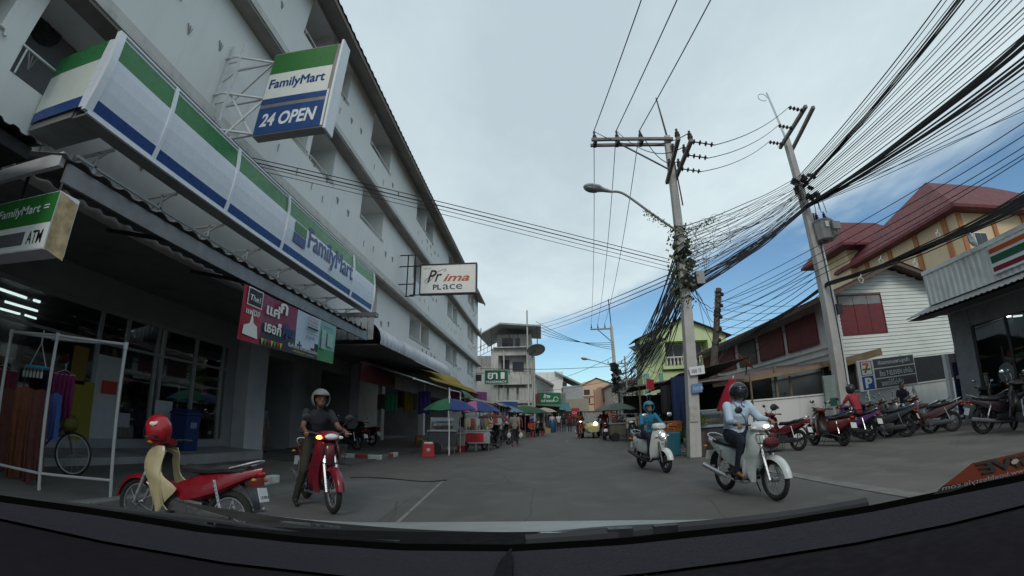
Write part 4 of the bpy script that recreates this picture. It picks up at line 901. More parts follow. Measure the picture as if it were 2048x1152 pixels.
ac=atY(1201,780,110); q=MB(); aw_=1.35; q.prism([(ac.x-aw_,109.9,.5),(ac.x-aw_,109.9,ac.z-.6)]+[(ac.x-aw_*math.cos(math.pi*i/10),109.9,ac.z-.6+aw_*math.sin(math.pi*i/10)) for i in range(1,10)]+[(ac.x+aw_,109.9,ac.z-.6),(ac.x+aw_,109.9,.5)],(0,.08,0)); q.build('arch_panel',PDK,pb)
for x in (ac.x-1.6,ac.x+1.6): q=MB(); q.bb((x-.1,109.85,0),(x+.1,109.98,ac.z+.2)); q.build('trim',PTR,pb)
for z in (2.2,4.2,6.0): q=MB(); q.bb((A.x,109.86,z),(ac.x-1.75,109.99,z+.2)); q.bb((ac.x+1.75,109.86,z),(B_.x,109.99,z+.2)); q.build('trim',PTR,pb)
for x,z in ((A.x+1.6,6.6),(A.x+1.6,4.6),(B_.x-.9,4.6),(B_.x-.9,2.7)): q=MB(); q.bb((x-.7,109.9,z),(x+.7,109.97,z+1.2)); q.build('window',DPANE,pb)
# shops along the far left kerb
def shopbox(name,label,cat,x0,x1,y,d,h,m,parts=()):
    t=thing(name,label,cat,((x0+x1)/2,y,0)); q=MB(); q.bb((x0,y,0),(x1,y+d,h)); q.build('wall',m,t); return t
gs=shopbox('service_shop','far low shop with green board in Thai and dark open front','shop',-.9,3.2,62,8,4.6,mat('shop_grey',(.2,.2,.19),.8,grime=.3))
A=atY(1079,786,61); B_=atY(1121,808,61); Mq=frame((A.x,61,B_.z+.15),(1,0,-.03),(0,0,1)); W_=B_.x-A.x;H_=A.z-B_.z-.1
sg=thing('green_shop_sign','green tilted shop board with white Thai lettering at the end of the street','sign',(1,61,3.5))
q=MB(); q.bb((0,0,-.1),(W_,H_,0),Mq); q.build('board',plain('board_green',(.012,.15,.06)),sg); q=MB(); q.bb((-.35,0,-.1),(-.01,H_,0),Mq); q.build('red_edge',plain('edge_red',(.3,.03,.03)),sg)
text('ล้าง',SFRM,sg,Mq @ Vector((.5,H_*.5,.01)),(1,0,-.03),(0,0,1),.9,H_*.38,bold=.03,size=1); text('แอร์ รถยนต์',SFRM,sg,Mq @ Vector((.2,H_*.14,.01)),(1,0,-.03),(0,0,1),1.7,H_*.25,bold=.02)
q=MB(); q.tube([Mq @ Vector((W_*.78+.3*math.cos(t*.5),H_*.4+.3*math.sin(t*.5),.01)) for t in range(13)],.05,4); q.build('logo_ring',SFRM,sg)
q=MB(); q.quad((-1.2,60,3.0),(2.4,59.5,2.7),(2.4,62,3.3),(-1.2,62,3.4)); q.build('green_canopy',mat('canopy_green',(.10,.16,.11),.8,grime=.3),gs)
q=MB(); q.quad((2.2,58.5,2.3),(3.9,60.5,2.2),(3.6,62.5,3.3),(2.4,62,3.3)); q.build('teal_canopy',mat('canopy_teal',(.05,.16,.17),.8,grime=.3),gs)
q=MB(); q.bb((-.4,61.9,.2),(1.9,61.99,2.5)); q.build('opening_shade',plain('shop_shade',(.02,.02,.02)),gs)  # flat dark panel stands in for the shade inside the open front
q=MB(); q.bb((.3,61.8,1.7),(1.2,61.88,2.4)); q.build('notice',WP,gs)
bg_=shopbox('beige_shop','far beige fronted shop with grey upper wall and red drink sign','shop',2.9,7.0,68,8,4.0,mat('beige_front',(.33,.31,.25),.8,grime=.2))
q=MB(); q.bb((3.3,68.5,4.0),(6.2,75,6.0)); q.build('upper_wall',mat('upper_grey',(.36,.38,.39),.7,grime=.2),bg_)
q=MB(); q.bb((3.0,67.9,0),(6.0,67.99,2.2)); q.build('opening_shade',plain('shop_shade',(.02,.02,.02)),bg_)  # shade of the open front laid on as a thin dark panel
q=MB(); q.bb((4.3,67.7,1.4),(5.5,67.85,2.6)); q.build('red_sign',plain('drink_red',(.40,.015,.03)),bg_); text('Coca',WP,bg_,(4.45,67.69,1.8),(1,0,0),(0,0,1),.9,.35,shear=.3)
q=MB(); q.bb((1.9,63.4,2.9),(3.2,63.7,4.2)); q.build('grey_sign_box',plain('box_grey',(.16,.17,.18)),bg_)
rsn=thing('roof_sign','small far dark green board under the white house','sign',(3,72,5)); q=MB(); A=atY(1123,776,72); B_=atY(1148,784,72); q.bb((A.x,72,B_.z),(B_.x,72.2,A.z)); q.build('board',plain('far_board',(.05,.09,.08)),rsn); text('ร้านอาหาร',SFRM,rsn,(A.x+.6,72,B_.z+.15),(1,0,0),(0,0,1),1.2,.35); q=MB(); q.bb((A.x-.3,71.8,B_.z-.5),(B_.x+.2,72.3,B_.z-.25)); q.build('ledge',SFRM,rsn)
# background mass: more houses so that the street closes behind
for i,(x,y,w_,d,h_,c,lb) in enumerate(((18,70,9,14,6.5,(.3,.3,.28),'grey low house far right beyond the green house'),(20,95,10,14,8,(.42,.36,.28),'far tan house behind the tangle of cables'),(23,135,10,14,6,(.3,.33,.3),'distant grey green house at the street end right'),(9,150,8,12,6,(.45,.42,.38),'distant pale house hidden at the street end'),(-14,95,10,20,8,(.35,.34,.32),'grey house behind the weathered concrete block'),(30,60,12,14,7,(.35,.33,.3),'plain house behind the clapboard house'),(0,118,9,12,7,(.5,.5,.48),'distant pale block left of the peach building'))):
    t=thing('distant_house',lb,'house',(x,y,0)); q=MB(); q.bb((x-w_/2,y,0),(x+w_/2,y+d,h_)); q.build('wall',mat('far_wall_%d'%i,c,.8,grime=.3),t); hip(t,x-w_/2,x+w_/2,y,y+d,h_,1.6,.6,mat('far_roof_%d'%(i%3),((.2,.1,.08),(.22,.22,.21),(.16,.13,.11))[i%3],.8))
    for k in range(3): q=MB(); q.bb((x-w_/2+1+k*(w_-2)/3,y-.05,h_*.55),(x-w_/2+2.2+k*(w_-2)/3,y-.003,h_*.8)); q.build('window',DPANE,t)
# ================================================================== MOTORBIKES
def paint(c): return plain('paint_%02d_%02d_%02d'%tuple(int(x*99) for x in c),c,rough=.34,coat=.35,var=.08,grime=.35,gcol=(.10,.09,.08),scale=9)
HEADL=mat('headlight_lens',(.7,.72,.74),.15,var=.03,spec=.7); HEADON=mat('headlight_lit',(1,.95,.85),var=0,emit=((1,.86,.6),7.0)); AMBON=mat('indicator_lit',(1,.5,.05),var=0,emit=((1,.42,.05),6.0)); AMB=plain('indicator_amber',(.5,.17,.02),rough=.2); TAILR=plain('tail_red',(.35,.01,.015),rough=.2)
PLATE=plain('plate_white',(.62,.64,.64),rough=.5); SEATM=mat('seat_vinyl',(.02,.02,.022),.55,var=.2,scale=15); ENG=mat('engine_metal',(.085,.085,.088),.5,.6,var=.25,scale=14); MIR=mat('mirror_glass',(.6,.65,.7),.05,1.0,var=0)
def wheel(t,x,R,w=.05,spokes=14,solid=False,steer=0):
    M=Matrix.Translation((x,0,R)) @ Matrix.Rotation(steer,4,'Z')
    q=MB(); q.tube([M @ Vector(((R-w/2)*math.cos(a),0,(R-w/2)*math.sin(a))) for a in [2*math.pi*k/28 for k in range(28)]],w/2,8,closed=True); o=q.build('wheel',RUBBER,t,world=False,smooth=True)
    q=MB(); rr=R-w-.005; q.tube([M @ Vector((rr*math.cos(a),0,rr*math.sin(a))) for a in [2*math.pi*k/24 for k in range(24)]],.013,5,closed=True)
    q.tube([M @ Vector((0,-.05,0)),M @ Vector((0,.05,0))],.035,8)
    if solid:
        for k in range(5):
            a=2*math.pi*k/5; q.tube([M @ Vector((.03*math.cos(a),0,.03*math.sin(a))),M @ Vector((rr*math.cos(a+.15),0,rr*math.sin(a+.15)))],.016,4)
    else:
        for k in range(spokes):
            a=2*math.pi*k/spokes; b=a+(.35 if k%2 else -.35); q.tube([M @ Vector((.03*math.cos(a),.03 if k%2 else -.03,.03*math.sin(a))),M @ Vector((rr*math.cos(b),0,rr*math.sin(b)))],.0035,3,caps=False)
    q.build('rim',mat('rim_steel',(.30,.30,.31),.4,.8,var=.15,scale=14) if not solid else DARKMETAL,o,world=False)
    return o
def ringyz(x,z0,z1,w0,w1,n=10):
    zc,h=(z0+z1)/2,(z1-z0)/2; out=[]
    for k in range(n):
        a=2*math.pi*k/n; c,s_=math.cos(a),math.sin(a); sg=lambda v:math.copysign(abs(v)**.7,v); ww=w0+(w1-w0)*(sg(s_)*.5+.5)
        out.append((x,ww*sg(c),zc+h*sg(s_)))
    return out
def moto(label,loc,head,style='cub',body=(.3,.02,.02),shield=None,fender=None,group=None,lit=False,amber=False,basket=None,lean=.12,plate=None,name='motorbike',mirrors=True,scale=1.0,cast=False,cover=None):
    rz=math.atan2(head[1],head[0]); t=thing(name,label,'motorbike',(loc[0],loc[1],loc[2] if len(loc)>2 else .004),rz,group); t.rotation_euler=(lean,0,rz); t.scale=(scale,)*3
    WM[t.name]=Matrix.Translation(t.location) @ Euler((lean,0,rz)).to_matrix().to_4x4()
    P=paint(body); S=paint(shield or body); Fm=paint(fender or shield or body); sc=style=='scooter'
    R=.235 if sc else .285
    wheel(t,.62,R,.085 if sc else .068,solid=sc or cast); wheel(t,-.60,R,.095 if sc else .082,solid=sc or cast)
    def B(name,q,m,par=t,**k): return q.build(name,m,par,world=False,**k)
    for s in (-1,1):
        q=MB(); q.tube([(.62,s*.085,R),(.50,s*.085,.62),(.40,s*.05,.86)],[.022,.026,.03],6); B('fork',q,ENG if sc else CHROME)
    q=MB(); rf=R+.045
    def fen(u,v):
        a=R_(8+(150 if not sc else 125)*v); y=(u-.5)*2; w_=(.085 if sc else .07)*(1-.35*abs(v-.5)*2*.6); rr=rf-.035*y*y*y*y-.02*y*y
        return (.62+rr*math.cos(a),w_*y,R+rr*math.sin(a)+ (.02 if sc else 0))
    q.sheet(fen,6,12,.008); B('front_fender',q,Fm,smooth=True)
    # leg shield
    prof=[(.96,.395,.10),(.86,.49,.16),(.72,.50,.19),(.55,.435,.205),(.40,.33,.20),(.30,.22,.15)] if not sc else [(.98,.40,.11),(.88,.50,.17),(.74,.53,.21),(.56,.48,.23),(.42,.41,.22),(.31,.34,.19)]
    def shp(u,v):
        f=v*(len(prof)-1); i=min(len(prof)-2,int(f)); w_=f-i; z,x,hw=[prof[i][k]*(1-w_)+prof[i+1][k]*w_ for k in range(3)]; y=(u-.5)*2
        return (x-(.16+.12*math.sin(math.pi*min(1,v*1.15)))*abs(y)**2.4*(1 if not sc else .7),hw*y*(1-.06*abs(y)),z-.05*abs(y)**3)
    q=MB(); q.sheet(shp,10,12,.012); B('leg_shield',q,S,smooth=True)
    q=MB(); q.sheet(lambda u,v:tuple(a+b for a,b in zip(shp(.12+.76*u,.12+.7*v),(-.05,0,0))),6,6,.02); B('inner_shield',q,BLACK if sc is False else (paint((.30,.02,.04)) if shield and shield[0]>.4 else BLACK),smooth=True)
    if sc: q=MB(); q.loft([ringyz(.46,.27,.31,.10,.12),ringyz(.3,.25,.33,.17,.18),ringyz(-.1,.26,.34,.17,.18),ringyz(-.2,.28,.36,.15,.16)]); B('floorboard',q,BLACK,smooth=True)
    if not sc:
        ST=[(.955,.25,.42),(.87,.22,.49),(.78,.23,.505),(.69,.23,.49),(.62,.17,.46),(.565,.05,.415),(.515,-.02,.40),(.46,.03,.375),(.40,.10,.352),(.33,.165,.33),(.27,.21,.31),(.235,.245,.295)]
        for s in (-1,1):
            def scf(u,v):
                f=v*(len(ST)-1); i=min(len(ST)-2,int(f)); w_=f-i; z,xb,xf=[ST[i][k]*(1-w_)+ST[i+1][k]*w_ for k in range(3)]
                x=xb+(xf-xb)*u; bul=math.sin(math.pi*min(1,max(0,(z-.12)/.95)))
                return (x,s*(.085+.085*bul+.02*math.sin(math.pi*u)-.045*u*u),z)
            q=MB(); q.sheet(scf,8,26,.016); B('side_cowl',q,S,smooth=True)
        q=MB(); q.loft([ringyz(.20,.30,.50,.11,.09),ringyz(.0,.26,.46,.13,.11),ringyz(-.18,.25,.44,.13,.12),ringyz(-.30,.28,.42,.10,.10)]); B('crankcase_cover',q,ENG,smooth=True)
        q=MB(); q.loft([ringyz(-.10,.22,.30,.02,.02),ringyz(-.14,.20,.33,.03,.03),ringyz(-.56,.22,.36,.03,.03),ringyz(-.66,.25,.33,.02,.02)],Matrix.Translation((0,.10,0))); B('chain_case',q,ENG,smooth=True)
    # handlebar cover, bar, mirrors
    q=MB(); q.loft([ringyz(.24,.98,1.03,.10,.09),ringyz(.33,.94,1.075,.18,.15),ringyz(.43,.93,1.07,.17,.13),ringyz(.50,.95,1.03,.11,.08)]); B('handlebar_cover',q,paint(cover) if cover else S,smooth=True)
    q=MB(); q.tube(bez([(.25,-.34,1.05),(.30,-.22,1.045),(.37,-.1,1.02),(.37,.1,1.02),(.30,.22,1.045),(.25,.34,1.05)],4),.013,6); hb=B('handlebar',q,DARKMETAL)
    for s in (-1,1):
        q=MB(); q.tube([(.285,s*.245,1.046),(.24,s*.36,1.05)],.019,8); B('grip',q,RUBBER,hb)
        q=MB(); q.tube([(.33,s*.26,1.04),(.37,s*.34,1.035)],.006,4); B('lever',q,STEEL,hb)
        if mirrors:
            q=MB(); q.tube(bez([(.32,s*.2,1.05),(.33,s*.22,1.14),(.33,s*.29,1.22)],4),.006,5); mo=B('mirror',q,CHROME if not lit else BLACK)
            q=MB(); q.ell((.33,s*.31,1.25),(.02,.068,.05),10,6); B('mirror_shell',q,BLACK if not sc else CHROME,mo,smooth=True); q=MB(); q.ell((.318,s*.31,1.25),(.012,.058,.042),10,6); B('mirror_face',q,MIR,mo,smooth=True)
    if sc:
        q=MB(); q.ell((.525,0,.80),(.05,.085,.085),14,8); hlo=B('headlight',q,HEADL,smooth=True)
        if lit=='on': q=MB(); q.ell((.57,0,.81),(.012,.035,.03),10,6); B('lit_bulb',q,HEADON,hlo,smooth=True)
        q=MB(); q.tube([(.535+.0*math.cos(a),.092*math.cos(a),.80+.092*math.sin(a)) for a in [k*math.pi/9 for k in range(18)]],.012,6,closed=True); B('headlight_ring',q,CHROME)
        for s in (-1,1): q=MB(); q.ell((.505,s*.13,.79),(.03,.045,.022),8,5); B('indicator',q,HEADL,smooth=True)
        q=MB(); q.ell((.525,0,.63),(.012,.035,.012),8,5); B('badge',q,CHROME)
    else:
        q=MB(); q.ell((.475,0,.995),(.05,.105,.045),12,7); hlo=B('headlight',q,HEADL,smooth=True)
        if lit=='on': q=MB(); q.ell((.515,0,1.0),(.018,.05,.024),10,6); B('lit_bulb',q,HEADON,hlo,smooth=True)
        for s in (-1,1): q=MB(); q.ell((.43,s*.145,.985),(.045,.05,.026),8,5); B('indicator',q,AMBON if (amber and s==-1) else (HEADL if lit else AMB),smooth=True)
    # body, seat, tail
    if sc: rings=[ringyz(-.04,.34,.66,.10,.10),ringyz(-.16,.33,.72,.16,.14),ringyz(-.42,.36,.74,.18,.15),ringyz(-.70,.46,.75,.16,.13),ringyz(-.92,.62,.76,.08,.07)]
    else: rings=[ringyz(.30,.50,.62,.05,.05),ringyz(.12,.38,.56,.10,.07),ringyz(-.06,.36,.64,.135,.09),ringyz(-.25,.40,.72,.15,.12),ringyz(-.45,.48,.75,.15,.13),ringyz(-.60,.57,.76,.14,.125),ringyz(-.80,.68,.80,.10,.09),ringyz(-.97,.76,.84,.05,.05)]
    q=MB(); q.loft(rings); B('body_panel',q,P,smooth=True)
    q=MB(); q.loft([ringyz(.03 if not sc else -.06,.70,.74,.07,.06),ringyz(-.05,.70,.80,.12,.10),ringyz(-.22,.70,.795,.14,.115),ringyz(-.40,.71,.805,.14,.12),ringyz(-.52,.73,.84,.135,.115),ringyz(-.76,.75,.855,.11,.09),ringyz(-.80,.78,.84,.08,.07)]); B('seat',q,SEATM,smooth=True)
    q=MB(); q.tube(bez([(-.62,.12,.80),(-.82,.12,.86),(-.93,.06,.90),(-.93,-.06,.90),(-.82,-.12,.86),(-.62,-.12,.80)],4),.012,6); B('grab_rail',q,CHROME if not sc else STEEL)
    q=MB(); q.ell((-.94,0,.76),(.05,.075,.04),10,6); B('tail_light',q,TAILR,smooth=True)
    for s in (-1,1): q=MB(); q.ell((-.93,s*.13,.70),(.03,.035,.022),8,5); B('rear_indicator',q,AMB,smooth=True)
    q=MB(); q.sheet(lambda u,v:(-.60+(R+.05)*math.cos(R_(75+95*v)),.07*(u-.5)*2,R+.04+(R+.05)*math.sin(R_(75+95*v))),4,8,.008); rfo=B('rear_fender',q,BLACK,smooth=True)
    q=MB(); q.box((-.985,0,.55),(.006,.20,.15),rot=Euler((0,R_(18),0)).to_matrix()); pl=B('plate',q,PLATE,rfo)
    if plate:
        text(plate,BLACK,pl,(-.994,.085,.495),(0,-1,0),(-.3,0,.95),.17,.05,bold=.02,world=False)
    q=MB(); q.box((.02,0,.33),(.30,.20,.18)); q.tube([(.10,0,.36),(.34,0,.40)],.075,8); q.lathe([(.09,-.13),(.09,.13),(.06,.14)],10,Matrix.Translation((-.05,0,.31)) @ Matrix.Rotation(R_(90),4,'X')); B('engine',q,ENG)
    q=MB(); q.tube(bez([(.28,-.08,.34),(.18,-.14,.22),(-.2,-.15,.24),(-.4,-.155,.28)],4),.018,6); q.tube([(-.36,-.155,.275),(-.5,-.155,.30),(-.95,-.165,.40)],[.025,.045,.04],8); B('exhaust',q,CHROME if not sc else DARKMETAL,smooth=True)
    for s in (-1,1):
        q=MB(); q.tube([(-.60,s*.115,R),(-.05,s*.10,.34)],.02,5); B('swing_arm',q,ENG)
        q=MB(); q.tube([(-.46,s*.14,.66),(-.57,s*.14,.34)],.016,6); q.tube(bez([(-.475+(-.085)*k/24+.0*k,s*.14+.026*math.cos(k*1.57),.62-.22*k/24+.026*math.sin(k*1.57)) for k in range(25)],1),.006,4); B('shock_absorber',q,CHROME)
        q=MB(); q.tube([(.02,s*.10,.27),(.02,s*.24,.27)],.012,5); q.tube([(.02,s*.17,.27),(.02,s*.25,.27)],.022,6); B('foot_peg',q,RUBBER)
    q=MB(); q.tube([(.0,.12,.26),(-.06,.26,.015)],.01,4); B('side_stand',q,DARKMETAL)
    if basket:
        q=MB(); x0,x1,yw,z0,z1=.46,.72,.15,.66,.90
        for z in (z0,(z0+z1)/2,z1): 
            k=.8+.2*(z-z0)/(z1-z0); q.tube([(x0,-yw*k,z),(x1,-yw*k,z),(x1,yw*k,z),(x0,yw*k,z)],.006,4,closed=True)
        for i in range(9):
            y=-yw*.85+yw*1.7*i/8; q.tube([(x0,y*.8,z0),(x1,y*.8,z0),(x1,y*1.15,z1)],.004,3)
        for i in range(4):
            x=x0+.07*i
            for s in (-1,1): q.tube([(x,s*yw*.8,z0),(x,s*yw,z1)],.004,3)
        bo=B('basket',q,DARKMETAL)
        if basket=='red': q=MB(); q.ell((.59,0,.78),(.11,.125,.08),10,6); q.ell((.56,.05,.86),(.06,.06,.05),8,5); B('basket_load',q,mat('bag_red',(.14,.015,.02),.6,var=.5,scale=9),bo,smooth=True)
    return t

# ================================================================== PEOPLE
def seg_d(p,a,b):
    ab=b-a; t=max(0,min(1,(p-a).dot(ab)/max(1e-9,ab.length_squared))); return (p-a-ab*t).length,t
SKIN=mat('skin_brown',(.27,.15,.095),.6,var=.1,scale=12); HAIRM=mat('hair_black',(.012,.01,.01),.5,var=.2,scale=30)
def cloth(name,c,**k): return mat('cloth_'+name,c,.85,var=.2,scale=7,bump=.8,bscale=11,**k)
def person(label,loc,head,pose,shirt,pants,J=None,helmet=None,hair=True,sleeve=1.0,legs=1.0,shoe=None,sc=1.0,group=None,vox=.016,skirt=None,collar=False,lean=0,skin=None,bulk=1.0):
    """one continuous body: overlapping limbs merged to one skin, clothes coloured by limb"""
    SK=skin or SKIN
    rz=math.atan2(head[1],head[0]); t=thing('person',label,'person',(loc[0],loc[1],loc[2] if len(loc)>2 else 0),rz,group)
    V=Vector
    D=dict(pel=V((0,0,.90)),wai=V((0,0,1.04)),che=V((.01,0,1.24)),nec=V((0,0,1.40)),hed=V((.025,0,1.535)),
      sh=[V((0,s*.175,1.345)) for s in(-1,1)],el=[V((-.02,s*.24,1.08)) for s in(-1,1)],wr=[V((.06,s*.25,.86)) for s in(-1,1)],
      hp=[V((0,s*.09,.88)) for s in(-1,1)],kn=[V((.02,s*.10,.48)) for s in(-1,1)],an=[V((-.02,s*.105,.08)) for s in(-1,1)],to=[V((.14,s*.12,.035)) for s in(-1,1)])
    if pose=='walk':
        D['kn']=[V((.16,-.09,.49)),V((-.02,.09,.47))]; D['an']=[V((.14,-.09,.09)),V((-.26,.09,.14))]; D['to']=[V((.30,-.1,.05)),V((-.13,.1,.04))]; D['wr']=[V((-.1,-.24,.84)),V((.18,.24,.88))]; D['el']=[V((-.1,-.24,1.08)),V((.02,.24,1.08))]
    if pose in('ride','scoot'):
        f=.0
        D.update(pel=V((-.26,0,.88)),wai=V((-.25,0,1.0)),che=V((-.17,0,1.21)),nec=V((-.11,0,1.37)),hed=V((-.065,0,1.505)),
          sh=[V((-.14,s*.18,1.315)) for s in(-1,1)],el=[V((.03,s*.27,1.10)) for s in(-1,1)],wr=[V((.205,s*.29,1.075)) for s in(-1,1)],
          hp=[V((-.24,s*.10,.87)) for s in(-1,1)],kn=[V((.13,s*.16,.80)) for s in(-1,1)],an=[V((.0,s*.17,.37)) for s in(-1,1)],to=[V((.14,s*.18,.31)) for s in(-1,1)])
        if pose=='scoot': D['an']=[V((.10,s*.13,.42)) for s in(-1,1)]; D['to']=[V((.25,s*.13,.37)) for s in(-1,1)]; D['kn']=[V((.16,s*.15,.82)) for s in(-1,1)]
    if pose=='sit':
        D.update(pel=V((-.05,0,.46)),wai=V((-.05,0,.60)),che=V((.0,0,.82)),nec=V((.03,0,.97)),hed=V((.07,0,1.10)),sh=[V((.01,s*.17,.92)) for s in(-1,1)],el=[V((.06,s*.23,.67)) for s in(-1,1)],wr=[V((.27,s*.12,.60)) for s in(-1,1)],
          hp=[V((-.03,s*.09,.45)) for s in(-1,1)],kn=[V((.36,s*.12,.48)) for s in(-1,1)],an=[V((.34,s*.12,.08)) for s in(-1,1)],to=[V((.48,s*.13,.035)) for s in(-1,1)])
    if J: D.update(J)
    q=MB(); caps=[]  # (a,b,ra,rb,material index)
    mats=[shirt,pants,SK,shoe or BLACK]
    def limb(a,b,ra,rb,m,fl=1.0):
        n=7; pts=[a.lerp(b,i/(n-1)) for i in range(n)]; q.tube(pts,[ra+(rb-ra)*i/(n-1) for i in range(n)],10,flat=fl); q.ell(a,(ra*.98,)*3,8,6); q.ell(b,(rb*.98,)*3,8,6); caps.append((a,b,ra,rb,m))
    def torso(stations,lat,m):
        rings=[]
        for i,(c,hw,hd) in enumerate(stations):
            ax=(stations[min(i+1,len(stations)-1)][0]-stations[max(i-1,0)][0]).normalized(); dp=ax.cross(lat).normalized(); rings.append([c+lat*hw*math.cos(2*math.pi*k/14)+dp*hd*math.sin(2*math.pi*k/14) for k in range(14)])
        q.loft(rings)
        for i in range(len(stations)-1): caps.append((stations[i][0],stations[i+1][0],stations[i][1]*.8,stations[i+1][1]*.8,m if i else 1))
    lat=(D['sh'][1]-D['sh'][0]).normalized(); b=bulk
    p,w_,c_,n_=D['pel'],D['wai'],D['che'],D['nec']
    torso([(p-(w_-p)*.75,.12*b,.09*b),(p,.165*b,.115*b),(w_,.145*b,.105*b),(c_,.175*b,.118*b),(c_.lerp(n_,.55),.165*b,.09*b),(c_.lerp(n_,.85),.09,.065),(n_,.055,.055)],lat,0)
    limb(n_-(n_-c_)*.1,D['hed']-V((.02,0,.06)),.052,.05,2)
    h=D['hed']; q.ell(h+V((-.005,0,.02)),(.098,.076,.105),12,9); q.ell(h+V((.03,0,-.055)),(.062,.058,.06),10,7); q.ell(h+V((.098,0,-.012)),(.018,.013,.022),6,5); q.ell(h+V((.086,0,-.062)),(.012,.026,.012),6,5)
    for s in(-1,1): q.ell(h+V((-.005,s*.078,-.01)),(.022,.01,.032),6,5); q.ell(h+V((.078,s*.03,.03)),(.018,.022,.008),6,4)
    caps.append((h+V((0,0,-.06)),h+V((0,0,.06)),.1,.1,2))
    for i in(0,1):
        sh,el,wr=D['sh'][i],D['el'][i],D['wr'][i]
        if sleeve>=1: limb(sh,el,.062*b,.05*b,0); limb(el,wr,.05*b,.036,0)
        else:
            m_=sh.lerp(el,sleeve*1.6); limb(sh,m_,.062*b,.058*b,0); limb(m_,el,.044,.038,2); limb(el,wr,.038,.027,2)
        d=(wr-el).normalized(); 
        if pose in('ride','scoot'): d=V((.75,.0,-.25)).normalized()
        s=-1 if i==0 else 1; side=V((0,1,0)) if pose in('ride','scoot') else d.cross(V((0,0,1)) if abs(d.z)<.8 else V((1,0,0))).normalized(); dn=d.cross(side).normalized()
        if dn.z>0: dn=-dn
        pc=wr+d*.05; limb(wr,wr+d*.085,.03,.034,2,.7)
        for k in range(4):
            o_=wr+d*.085+side*(.027-.018*k); L=(.034,.04,.037,.028)[k]; a1=o_+d*L*.8+dn*L*.5; a2=a1+d*L*.1+dn*L*.9; a3=a2-d*L*.6+dn*L*.3
            q.tube([o_-d*.02,o_,a1,a2,a3],[.009,.010,.0095,.009,.007],6)
        tb_=wr+d*.03-side*s*(-1)*.03*(-1); q.tube([wr+d*.02,wr+d*.035+side*(-s)*.035+dn*.01,wr+d*.06+side*(-s)*.04+dn*.035,wr+d*.075+side*(-s)*.03+dn*.055],[.012,.012,.01,.008],6); caps.append((wr+d*.085,wr+d*.12+dn*.04,.035,.03,2))
        hp,kn,an,to=D['hp'][i],D['kn'][i],D['an'][i],D['to'][i]
        if legs>=1: limb(hp,kn,.088*b,.066*b,1); limb(kn,an,.064*b,.05,1)
        else: 
            limb(hp,hp.lerp(kn,.9),.092*b,.078*b,1); limb(kn,kn.lerp(an,.35),.052,.054,2); limb(kn.lerp(an,.35),an,.052,.034,2)
        limb(an.lerp(kn,.06),an,.042,.042,2); limb(an-V((.03,0,.02)),to,.04,.032,3,.8)
    me=bpy.data.meshes.new('body'); me.from_pydata([tuple(x) for x in q.v],[],q.f); o=bpy.data.objects.new('body',me); COL.objects.link(o)
    r=o.modifiers.new('r','REMESH'); r.mode='VOXEL'; r.voxel_size=vox; r.adaptivity=0; s_=o.modifiers.new('s','SMOOTH'); s_.iterations=3; s_.factor=.5
    bpy.context.view_layer.update(); me2=bpy.data.meshes.new_from_object(o.evaluated_get(bpy.context.evaluated_depsgraph_get())); bpy.data.objects.remove(o); bpy.data.meshes.remove(me)
    me2.materials.clear()
    for m in mats: me2.materials.append(m)
    idx=[]
    for f in me2.polygons:
        cc=f.center; best=9;mi=0
        for a,b_,ra,rb,m in caps:
            d,tt=seg_d(cc,a,b_); d-=ra+(rb-ra)*tt
            if d<best: best=d;mi=m
        idx.append(mi)
    me2.polygons.foreach_set('material_index',idx); me2.polygons.foreach_set('use_smooth',[True]*len(idx)); me2.name='body'
    o=bpy.data.objects.new('body',me2); COL.objects.link(o); o.parent=t; WM[o.name]=WM[t.name]
    if sc!=1: t.scale=(sc,)*3
    def B(name,q,m,par=t,**k): return q.build(name,m,par,world=False,**k)
    if helmet:
        hm,vis=helmet; q=MB(); c=h+V((-.005,0,.015)); n,m_=20,12; g=[]
        for j in range(m_+1):
            el_=R_(-52+142*j/m_)
            for i in range(n): a=2*math.pi*i/n; g.append(c+V((.142*math.cos(el_)*math.cos(a),.125*math.cos(el_)*math.sin(a),.135*math.sin(el_))))
        fs=[]
        for j in range(m_):
            for i in range(n):
                a=2*math.pi*(i+.5)/n; el_=-52+142*(j+.5)/m_
                front=math.cos(a)>.45
                if front and -50<el_<22: continue
                fs.append((j*n+i,j*n+(i+1)%n,(j+1)*n+(i+1)%n,(j+1)*n+i))
        q.add(g,fs); ho=B('helmet',q,hm,smooth=True)
        sol=ho.modifiers.new('s','SOLIDIFY'); sol.thickness=.014; sol.offset=1
        if vis:
            q=MB(); q.sheet(lambda u,v:tuple(c+V((.150*math.cos(R_(-40+64*v))*math.cos(R_(-66+132*u)),.133*math.cos(R_(-40+64*v))*math.sin(R_(-66+132*u)),.14*math.sin(R_(-40+64*v))))),10,6,.004); B('visor',q,vis,ho,smooth=True)
    elif hair:
        q=MB(); c=h+V((-.018,0,.03)); q.ell(c,(.098,.084,.10),12,8); 
        if hair=='long': q.ell(c+V((-.05,0,-.09)),(.055,.075,.12),10,7)
        B('hair',q,HAIRM,smooth=True)
    for s in(-1,1):
        if not helmet or not helmet[1]: q=MB(); q.ell(h+V((.081,s*.032,.012)),(.012,.014,.008),6,4); B('eye',q,BLACK)
    if collar:
        q=MB(); c0=n_-V((.0,0,.02))
        for s in(-1,1): q.add([c0+V((.02,s*.058,.045)),c0+V((.085,s*.012,-.03)),c0+V((.088,s*.075,-.055)),c0+V((.03,s*.085,.0)),c0+V((-.06,s*.05,.05)),c0+V((-.05,s*.08,.01))],[(0,1,2,3),(4,0,3,5)])
        co=B('collar',q,shirt); so=co.modifiers.new('s','SOLIDIFY'); so.thickness=.006
